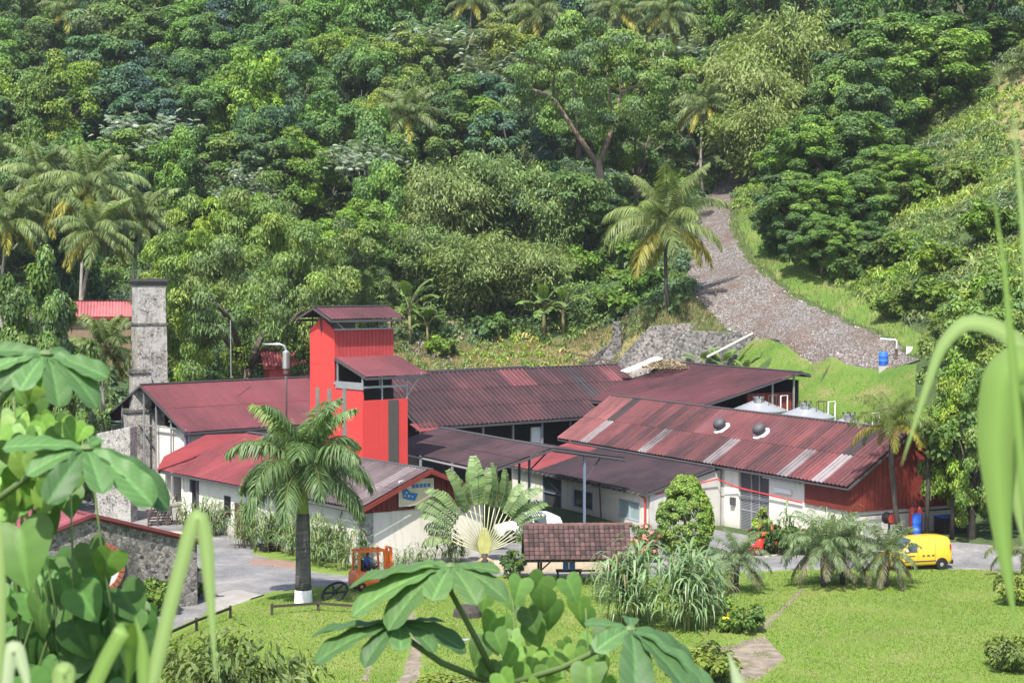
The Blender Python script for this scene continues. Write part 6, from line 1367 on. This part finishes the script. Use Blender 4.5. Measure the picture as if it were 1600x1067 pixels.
# ---------------------------------------------------------------- sugar cane
CN = [cane(51,2.6,1.0,9,11), cane(52,2.6,1.1,10,10), cane(53,2.4,.8,7,11)]
def at1(x, y): return (-8.6 + .8*x - .6*y, 100.2 + .6*x + .8*y)
yl = [.9,2.0,3.1,4.2,5.3,6.4,7.6,8.8,10.0,11.2,11.9,16.6,17.6,18.6,19.8]
for k, y in enumerate(yl): put_cane(CN[k % 3], at1(-.35 - (k % 2)*.35, y), '%s cane clump from the gable corner along the left wall of the mill building' % ORD[k], 'cane along the mill wall', 1.25 if y < 13 else 1.1)
for k, (px, py, s) in enumerate(((607,893,.78), (630,890,.85), (655,888,.8), (695,884,1.05), (724,880,.9))): put_cane(CN[2], Zp(px, py), '%s cane clump from the left before the white gable wall' % ORD[k], 'cane before the gable wall', s)
CL = [cane(54,3.3,1.0,22,18,bw=.05,bl=1.5,pal=((.18,.27,.13),(.24,.33,.18),(.15,.235,.105))), cane(55,3.2,1.0,22,18,bw=.05,bl=1.5,pal=((.18,.27,.13),(.24,.33,.18),(.15,.235,.105)))]
put_cane(CL[0], Zp(985, 975), 'tall grassy cane clump on the lawn right of the tiled shelter', None, 1.35); put_cane(CL[1], Zp(1072, 985), 'broad grassy cane clump in front of the egg-shaped tree', None, 1.3); put_cane(CL[0], Zp(1102, 962), 'rightmost grassy cane clump of the lawn group', None, 1.1, 2.0)
put_cane(CN[0], Zp(930, 940), 'small cane clump in front of the tiled shelter', None, .75); put_cane(CN[1], Zp(1236, 866), 'tall cane clump against the white wall', None, 1.2); put_cane(CN[0], Zp(1318, 868), 'cane clump at the corner of the boarded wall', None, 1.25); put_cane(CN[1], Zp(1300, 864), 'cane clump left of the corner of the boarded wall', None, 1.15)
put_cane(CN[2], Zp(1345, 868), 'thin cane clump right of the boarded corner', None, 1.0)
# ---------------------------------------------------------------- grass blades over lawn and bank (uncountable)
def grass(name, n, region, hgt, label, seed, keep=None, pal=((.15,.23,.03),(.19,.27,.045),(.125,.20,.027)), w=.03):
    r = rnd(seed); x = r.uniform(region[0],region[1],n); y = r.uniform(region[2],region[3],n)
    if keep is not None: k = keep(x, y); x, y = x[k], y[k]
    n = len(x); P = np.c_[x, y, hz(x,y) + .02]; a = r.uniform(0,6.28,n); L = hgt*r.uniform(.5,1.4,n); sd = np.c_[np.cos(a),np.sin(a),0*a]*w
    tip = P + np.c_[r.normal(size=n)*.35, r.normal(size=n)*.35, np.ones(n)]*L[:,None]; v = np.stack([P-sd, P+sd, tip],1).reshape(-1,3); f = np.arange(n*3).reshape(-1,3)
    pc = np.array(pal)[r.integers(0,len(pal),n)]*r.uniform(.75,1.25,(n,1)); lo = .5 + .25*np.sin(x*.8 + 2*np.sin(y*.5)) + .25*np.sin(y*1.1 + 1.5*np.sin(x*.6)); dm = (np.clip(lo - .62, 0, .38)*2.0*(hgt < .1))[:,None]; pc = pc*(1 - dm) + np.array([.27,.25,.10])*dm; pc = pc*(.9 + .2*lo[:,None]); return tag(link(name, np_mesh(name, v, f, BLADE, np.repeat(pc,3,0))), label, 'grass', kind='stuff')
yardp = [(p.x,p.y) for p in Z0((262,1003),(330,962),(430,930),(520,918),(600,914),(700,903),(830,903),(960,908),(1100,897),(1180,894),(1300,893),(1450,892),(1640,889))] + [(60,140),(-60,140)]
rutp = [(p.x,p.y) for p in Z0((615,1067),(640,1000),(630,960),(618,925),(632,925),(648,960),(668,1000),(660,1067))]
soilp = [(p.x,p.y) for p in Z0((1090,1010),(1140,1000),(1190,990),(1230,1030),(1190,1067),(1110,1067))]
lawnk = lambda x, y: ~inside(x,y,yardp) & ~(inside(x,y,rutp) & (np.sin(x*9)*np.sin(y*7) > -.6)) & ~(inside(x,y,soilp) & (np.sin(x*3)*np.sin(y*2) > -.3)) & (abs(x) < y*.31)
grass('lawn_blades', 210000, (-28,32,66,101), .07, 'short grass blades of the lawn', 71, lawnk, w=.022)
bankp = [(p.x,p.y) for p in HT((1110,566),(1180,535),(1230,552),(1300,577),(1395,584),(1430,580),(1430,630),(1360,650),(1300,652),(1250,640),(1190,620),(1150,600))]
grass('bank_blades', 60000, (12,38,132,160), .16, 'grass blades on the steep bank below the track', 72, lambda x, y: inside(x,y,bankp), w=.035)
grass('verge_blades', 40000, (18,42,130,215), .35, 'long grass blades beside the stony track', 73, lambda x, y: inside(x,y,VERGP), ((.14,.2,.05),(.17,.22,.07),(.2,.2,.09)), w=.04)
grass('dry_blades', 80000, (-15,22,153,172), .3, 'dry grass blades on the slope behind the roofs', 74, lambda x, y: ~inside(x,y,TRKP) & ~((x > 3) & (y < 158.6)), ((.27,.22,.11),(.17,.2,.06),(.3,.25,.14)), w=.04)
grass('meadow_blades', 16000, (40,70,160,215), .35, 'dry grass blades on the pale meadow', 75, None, ((.27,.22,.11),(.17,.2,.06),(.3,.25,.14)), w=.05)
# loose stones on the track
r = rnd(81); n = 16000; x = r.uniform(12,42,n); y = r.uniform(136,235,n); k = inside(x,y,TRKP); x, y = x[k], y[k]; n = len(x); V = []; Fc = []
s = r.uniform(.04,.13,n); P = np.c_[x, y, hz(x,y)+.04]; off = np.array([(-1,-1,-.3),(1,-1,-.3),(1,1,-.3),(-1,1,-.3),(-.5,-.6,.7),(.6,-.5,.8),(.5,.6,.7),(-.6,.5,.6)])
V = (P[:,None,:] + off[None]*s[:,None,None]*(1 + .4*r.normal(size=(n,8,3))*.6)).reshape(-1,3); q = np.array([(0,1,5,4),(1,2,6,5),(2,3,7,6),(3,0,4,7),(4,5,6,7)]); Fc = (np.arange(n)[:,None,None]*8 + q[None]).reshape(-1,4)
tg = np.repeat(np.array([.20,.185,.17])*r.uniform(.4,1.5,(n,1)),8,0); t = NT('loose_stone'); t.done(t.n('ShaderNodeAttribute', attribute_name='tint').outputs['Color'], .9)
tag(link('track_stones', np_mesh('track_stones', V, Fc, MATS['loose_stone'], tg)), 'loose grey stones strewn over the track', 'stones', kind='stuff')
# ---------------------------------------------------------------- plants close to the camera
def grid_leaf(name, outline, L, Wd, fold=.25, droop=.35, n=10, m_=6, wave=.03, seed=0, col=(.10,.17,.04), vein=True):
    """leaf blade along +x; outline(u) is the half width; folded up along the midrib and drooping to the tip"""
    r = rnd(seed); vs = []; tt = []
    for i in range(n + 1):
        u = i / n
        for j in range(-m_, m_ + 1):
            s = j / m_; w = outline(u) * Wd; x = u*L + (heart_back(u, s)*L if name == 'heart_leaf' else 0); y = s*w
            z = abs(s)*w*fold - droop*L*u*u - .12*w*(abs(s)**3) + wave*L*math.sin(u*22 + abs(s)*3)*abs(s)*.5
            vs.append((x, y, z)); k = (1.5 if abs(j) == 0 else 1.0)*(1.0 + (.2 if vein and ((i + abs(j)) % 3 == 0) else 0)); tt.append([c_*k for c_ in col])
    q = 2*m_ + 1; fs = [(i*q+j, i*q+j+1, (i+1)*q+j+1, (i+1)*q+j) for i in range(n) for j in range(2*m_)]
    return np_mesh(name, np.array(vs), np.array(fs), LEAFG, np.array(tt), smooth=True)
def heart_back(u, s): return -.20*(1-u)**3*abs(s)**.8*1.6
heart = lambda u: max(.0, (math.sin(math.pi*min(1,(u*.88+.14)))**.75))*(1-.25*u) if u < 1 else 0.0
lobe = lambda u: (.10 + .98*u**.85)*max(0.0, 1 - u**5)**.5 if u < 1 else 0.0
LOBES = [grid_leaf('lobe', lobe, 1.0, .25, .35, d, 24, 5, .03, k, c_) for k, (d, c_) in enumerate(((.15,(.065,.125,.04)), (.3,(.075,.14,.045)), (.45,(.06,.115,.04))))]
HO = [(0,0),(-.10,.09),(-.165,.2),(-.15,.33),(-.05,.43),(.12,.475),(.32,.44),(.53,.345),(.74,.21),(.9,.085),(1,0)]; HM = [0,.02,.05,.1,.17,.28,.42,.58,.75,.9,1]
def heart_leaf(droop, col, fold=.28):
    vs = []; tt = []; m_ = 5; q = 2*m_ + 1
    for i, ((ox, oy), mx) in enumerate(zip(HO, HM)):
        for j in range(-m_, m_ + 1):
            s = abs(j)/m_; x = mx + (ox - mx)*s; y = oy*s*(1 if j >= 0 else -1); z = abs(y)*fold - .25*y*y - droop*max(x,0)**2 + .012*math.sin(i*2.6 + s*4)*s
            vs.append((x, y, z)); k = 1.45 if j == 0 else (1.16 if i % 2 else 1.0); tt.append([c_*k for c_ in col])
    fs = [(i*q+j, i*q+j+1, (i+1)*q+j+1, (i+1)*q+j) for i in range(len(HO)-1) for j in range(2*m_)]
    return np_mesh('heart_leaf', np.array(vs), np.array(fs), LEAFG, np.array(tt), smooth=True)
HEARTS = [heart_leaf(d, c_) for d, c_ in ((.1,(.085,.17,.04)), (.25,(.055,.115,.03)), (.35,(.105,.185,.045)))]
STEMG = plain('green_stem', (.10,.15,.05), .5, var=.3)
def orient(o, fwd, up):
    f = Vector(fwd).normalized(); u = Vector(up); s = u.cross(f).normalized(); u = f.cross(s); o.rotation_euler = Matrix((f, s, u)).transposed().to_euler()
def palmate(parent, px, py, Y, size, azs, nrm, seed, tints=(1,1,1)):
    """one palmate leaf: lobes radiating from the stalk's end"""
    c_ = W(px, py, Y) - parent.location; n = Vector(nrm).normalized(); r = random.Random(seed); a0 = n.cross(Vector((0,0,1))) if abs(n.z) < .95 else Vector((1,0,0)); a0.normalize(); b0 = n.cross(a0)
    hub = MB().lathe([(.012,-.01),(.02,0),(.012,.01)], (0,0,0), 8).build('leaf', STEMG, parent, loc=c_)
    for k, (az, ls) in enumerate(azs):
        d = Vector((1,0,0))*math.cos(R(az)) + Vector((0,1,0))*math.sin(R(az)); d = (d - n*d.dot(n)).normalized(); o = link('lobe', LOBES[k % 3], hub); orient(o, d, n + Vector((r.uniform(-.25,.25), r.uniform(-.25,.25), 0)))
        s = size*ls*r.uniform(.92,1.08); o.scale = (s, s*1.15, s); g = r.uniform(.85,1.25); o.color = (g*tints[0], g*tints[1], g*tints[2], 1)
    return hub
def stalk(parent, pts, r0, r1, mat=None): 
    P = [W(*p) - parent.location for p in pts]; MB().tube(P, list(np.linspace(r0, r1, len(P))), 8).build('stalk', mat or STEMG, parent, smooth=True)
g0 = lambda px, Y: Vector((W(px,900,Y).x, Y, float(hz(W(px,900,Y).x, Y))))
# centre plant with three palmate leaves
cp = empty('palmate_sapling', g0(800, 6.0), 0, 'sapling with big palmate leaves in the bottom centre foreground', 'plant')
MB().tube([(0,0,-.3), W(790,1250,6.0) - cp.location, W(775,1060,6.0) - cp.location], [.05,.035,.02], 8).build('stem', STEMG, cp, smooth=True)
stalk(cp, [(775,1060,6.0), (745,1000,5.95), (705,925,5.9), (700,893,5.9)], .012, .008); stalk(cp, [(775,1070,6.0), (690,1035,5.9), (628,992,5.85), (618,972,5.85)], .012, .008); stalk(cp, [(775,1075,6.0), (880,1042,5.9), (935,1015,5.8), (985,985,5.75)], .012, .008)
palmate(cp, 704, 884, 5.9, .36, [(178,.92), (200,.95), (224,.75), (256,.6), (292,.55), (325,.55), (350,.5), (150,.65), (25,.35)], (-.08,-.22,.97), 1, (1.15,1.15,1.1))
palmate(cp, 624, 974, 5.85, .26, [(180,1.2), (204,1.1), (236,.7), (275,.6), (318,.65), (350,.85), (25,.65), (130,.5)], (.0,-.22,.97), 2, (.95,1,1.05))
palmate(cp, 985, 982, 5.75, .31, [(185,.5), (235,.6), (280,.8), (312,1.05), (340,1.15), (5,.9), (90,.4)], (.3,-.25,.92), 3, (.95,1.0,1.1))
# heart-leaved creeper bush bottom centre
def vine(name, label, root, hearts, Ydef, size, seed, tint=(1,1,1)):
    r = random.Random(seed); o = empty(name, root, 0, label, 'creeper'); top = None
    for k, h in enumerate(hearts):
        px, py = h[0], h[1]; s = size*(h[2] if len(h) > 2 else 1)*r.uniform(.85,1.15); Y = Ydef + r.uniform(-.45,.45); c_ = W(px, py, Y) - root
        lf = link('leaf', HEARTS[r.choice((0,0,1,2,1))], o, None, c_); az = r.uniform(0,6.28); d = Vector((math.cos(az)*.5, -.2 + math.sin(az)*.3, -.8)); orient(lf, d, Vector((r.uniform(-.6,.6), -1.0, r.uniform(.1,.9)))); lf.scale = (s,s*1.15,s); g = r.uniform(.7,1.3); lf.color = (g*tint[0],g*tint[1],g*tint[2],1)
    cx = sum(h[0] for h in hearts)/len(hearts)
    for k in range(0, len(hearts), 9):
        h = hearts[k]; e = W(h[0], h[1], Ydef) - root; MB().tube([(r.uniform(-.1,.1), 0, -.2), e*.55 + Vector((r.uniform(-.25,.25),.2,0)), e*.85 + Vector((r.uniform(-.06,.06),.1,0)), e], [.007,.006,.004,.003], 5).build('stem', STEMG, o, smooth=True)
    return o
r = random.Random(8)
hs_ = [(800,930), (860,945,1.05), (905,935,1.0), (790,985,.9), (835,1020,1.05), (880,1000,.7), (850,900,1.1), (815,905,1.0), (885,905,1.0), (915,950,1.1), (775,960,1.0), (920,1040,1.2), (800,1050,1.2), (870,1060,1), (760,1040,1), (900,1010,1), (840,975,1), (935,985,.8), (780,1075,1.1), (850,925,.8), (825,950,1.1), (760,925,.9), (945,1060,.9)] + [(r.uniform(755,950), r.uniform(960,1080)) for _ in range(34)]
vine('heart_creeper', 'heart-leaved creeper bush at the bottom centre of the foreground', g0(845, 6.3), hs_, 6.2, .086, 3, (1.25,1.2,1.0))
for k in range(9):                                                       # fresh whorl on top
    pass
hl_ = [(20,600,.9), (15,690), (60,690,.9), (95,690,.8), (30,735), (75,730,.9), (45,760), (30,825,2.1), (100,660,.7), (135,665,.7), (150,690,.6), (140,850,1.5), (175,862,1.3)] + [(r.uniform(-10,110), r.uniform(655,800)) for _ in range(44)] + [(r.uniform(-10,70), r.uniform(540,650), .8) for _ in range(8)]
vine('heart_creeper', 'fresh green creeper tangle at the left edge', g0(30, 5.0), hl_, 5.0, .075, 5, (1.35,1.3,1.0))
hb_ = [(r.uniform(-15,150), r.uniform(860,1085)) for _ in range(95)] + [(r.uniform(120,235), r.uniform(915,1085)) for _ in range(40)] + [(40,1000,1.3), (85,960,1.4), (20,930,1.2), (60,1040,1.2), (120,1010,1.3), (150,950,1.1), (190,920,1.0), (160,1000,1.0), (95,905,1.1), (210,945,.9)]
vine('heart_creeper', 'dark heart-leaved creeper in the bottom left corner', g0(80, 5.6), hb_, 5.5, .105, 6, (.85,.95,.95))
# left palmate plants
lp = empty('palmate_sapling', g0(-60, 4.6), 0, 'palmate-leaved sapling leaning in from the left edge', 'plant')
MB().tube([(0,0,-.3), W(-40,900,4.6) - lp.location, W(-10,640,4.6) - lp.location], [.05,.035,.02], 8).build('stem', BARK, lp, smooth=True)
stalk(lp, [(-10,640,4.6), (30,590,4.6), (72,556,4.6)], .01, .007); stalk(lp, [(-30,800,4.6), (50,740,4.55), (135,702,4.5)], .01, .007)
palmate(lp, 72, 553, 4.6, .165, [(180,.85), (210,.9), (240,.85), (265,1.0), (300,1.0), (330,1.05), (350,1.0), (60,.5)], (.2,-.45,.86), 4, (1.05,1.1,1.15))
palmate(lp, 135, 700, 4.5, .215, [(190,.9), (225,.8), (265,.75), (300,.75), (330,1.05), (348,1.05), (80,.4)], (.25,-.42,.86), 5, (1.0,1.1,1.1))
# long blades of cane grass right in front of the lens
def blade(parent, pts, width, col, Y=2.5):
    """pts (px, py, dy): the blade's course; width in metres"""
    P = [W(p[0], p[1], Y + (p[2] if len(p) > 2 else 0)) - parent.location for p in pts]; n = 60
    Pr = [P[0]] + resample(P[1:], n - 1)
    for _ in range(2): Pr = Pr[:2] + [(Pr[i-1] + Pr[i]*2 + Pr[i+1])/4 for i in range(2, n)] + Pr[-1:]
    vs = []; tt = []
    for i, p in enumerate(Pr):
        d = (Pr[min(i+1,n)] - Pr[max(i-1,0)]).normalized(); s = d.cross(Vector((0,-1,.15))).normalized(); q = i/n; w = width*.5*min(1,(1-q)*3.2+.02)*min(1,.55+q*2)
        nrm = d.cross(s)
        for j, a in ((-1,-w), (0,0), (1,w)): vs.append(p + s*a + nrm*(.22*abs(a))); tt.append([c_*(1.45 if j == 0 else 1.0) for c_ in col])
    fs = [(i*3+j, i*3+j+1, (i+1)*3+j+1, (i+1)*3+j) for i in range(n) for j in range(2)]
    return link('blade', np_mesh('blade', np.array([tuple(v) for v in vs]), np.array(fs), BLADE, np.array(tt), smooth=True), parent)
BG = (.15,.24,.06); BG2 = (.20,.28,.10); BG3 = (.30,.36,.22)
lb = empty('cane_grass', g0(160, 2.5), 0, 'tall cane grass blades close to the lens at the lower left', 'grass clump')
blade(lb, [(180,2600), (215,1160), (262,960), (296,830), (309,798), (320,830), (328,930), (338,1068)], .021, BG2)
blade(lb, [(60,2600), (110,1150), (165,1030), (190,985), (199,978,.02), (204,1010,.05), (198,1090,.1)], .022, BG)
blade(lb, [(0,2600), (5,1200), (8,1060), (14,1015), (24,1010), (38,1050), (50,1110)], .022, BG3)
blade(lb, [(-20,2600), (-6,1200), (-2,1000), (0,880), (2,790)], .018, BG2); blade(lb, [(90,2600), (88,1150), (90,1085), (96,1047), (106,1047), (112,1090)], .024, BG2)
blade(lb, [(200,2600), (222,1200), (226,1080), (222,1000), (210,960)], .02, BG)
cb_ = empty('cane_grass', g0(1170, 2.6), 0, 'single pale grass blade tip at the bottom edge right of centre', 'grass clump'); blade(cb_, [(1175,2600), (1170,1200), (1155,1070), (1138,1018)], .022, BG3, 2.6)
rb = empty('cane_grass', g0(1640, 2.5), 0, 'broad cane grass blades close to the lens at the right edge', 'grass clump')
blade(rb, [(1760,2600), (1740,1200), (1700,720), (1640,590), (1570,515), (1510,497), (1470,540), (1440,630), (1408,728)], .027, BG2)
blade(rb, [(1720,2600), (1700,1100), (1660,700), (1610,560), (1565,580), (1556,700), (1568,850), (1588,985)], .052, BG, 2.4)
blade(rb, [(1700,2600), (1690,1100), (1650,760), (1615,640), (1590,590), (1575,640), (1585,760), (1602,860)], .05, BG2, 2.45)
blade(rb, [(1690,2600), (1680,1200), (1640,800), (1612,500), (1590,250), (1578,140)], .012, BG2, 2.0); blade(rb, [(1690,2600), (1670,1200), (1600,760), (1570,420), (1552,300), (1548,260)], .010, BG, 2.0)
# feathery bamboo bush below the viewpoint
FB = bamboo(91, 5.2, 1.9, [(.14,.19,.06),(.17,.22,.08),(.11,.16,.05)], 40, 330, .24)
for px, yt, w, Y, lab in ((372,925,270,42,'feathery bamboo bush at the bottom left below the lawn'), (130,850,240,44,'feathery bamboo bush behind the left creepers'), (20,900,200,40,'feathery bamboo bush in the left corner')):
    tree_at('bamboo_bush', FB, (5.2, 1.9), px, yt, w, 5, lab, 'bamboo bushes below the viewpoint', Y=Y, cat='bamboo')

# ---------------------------------------------------------------- thin humid air over the valley
t = NT('valley_haze'); pv = t.n('ShaderNodeVolumePrincipled'); pv.inputs['Color'].default_value = (.86,.92,1,1); pv.inputs['Density'].default_value = .00011; pv.inputs['Anisotropy'].default_value = .2
t.l(pv.outputs[0], t.out.inputs['Volume'])
tag(MB().box((-165,-20,-4), (165,386,126)).build('haze', MATS['valley_haze']), 'thin bluish haze filling the valley air', 'haze', kind='stuff')
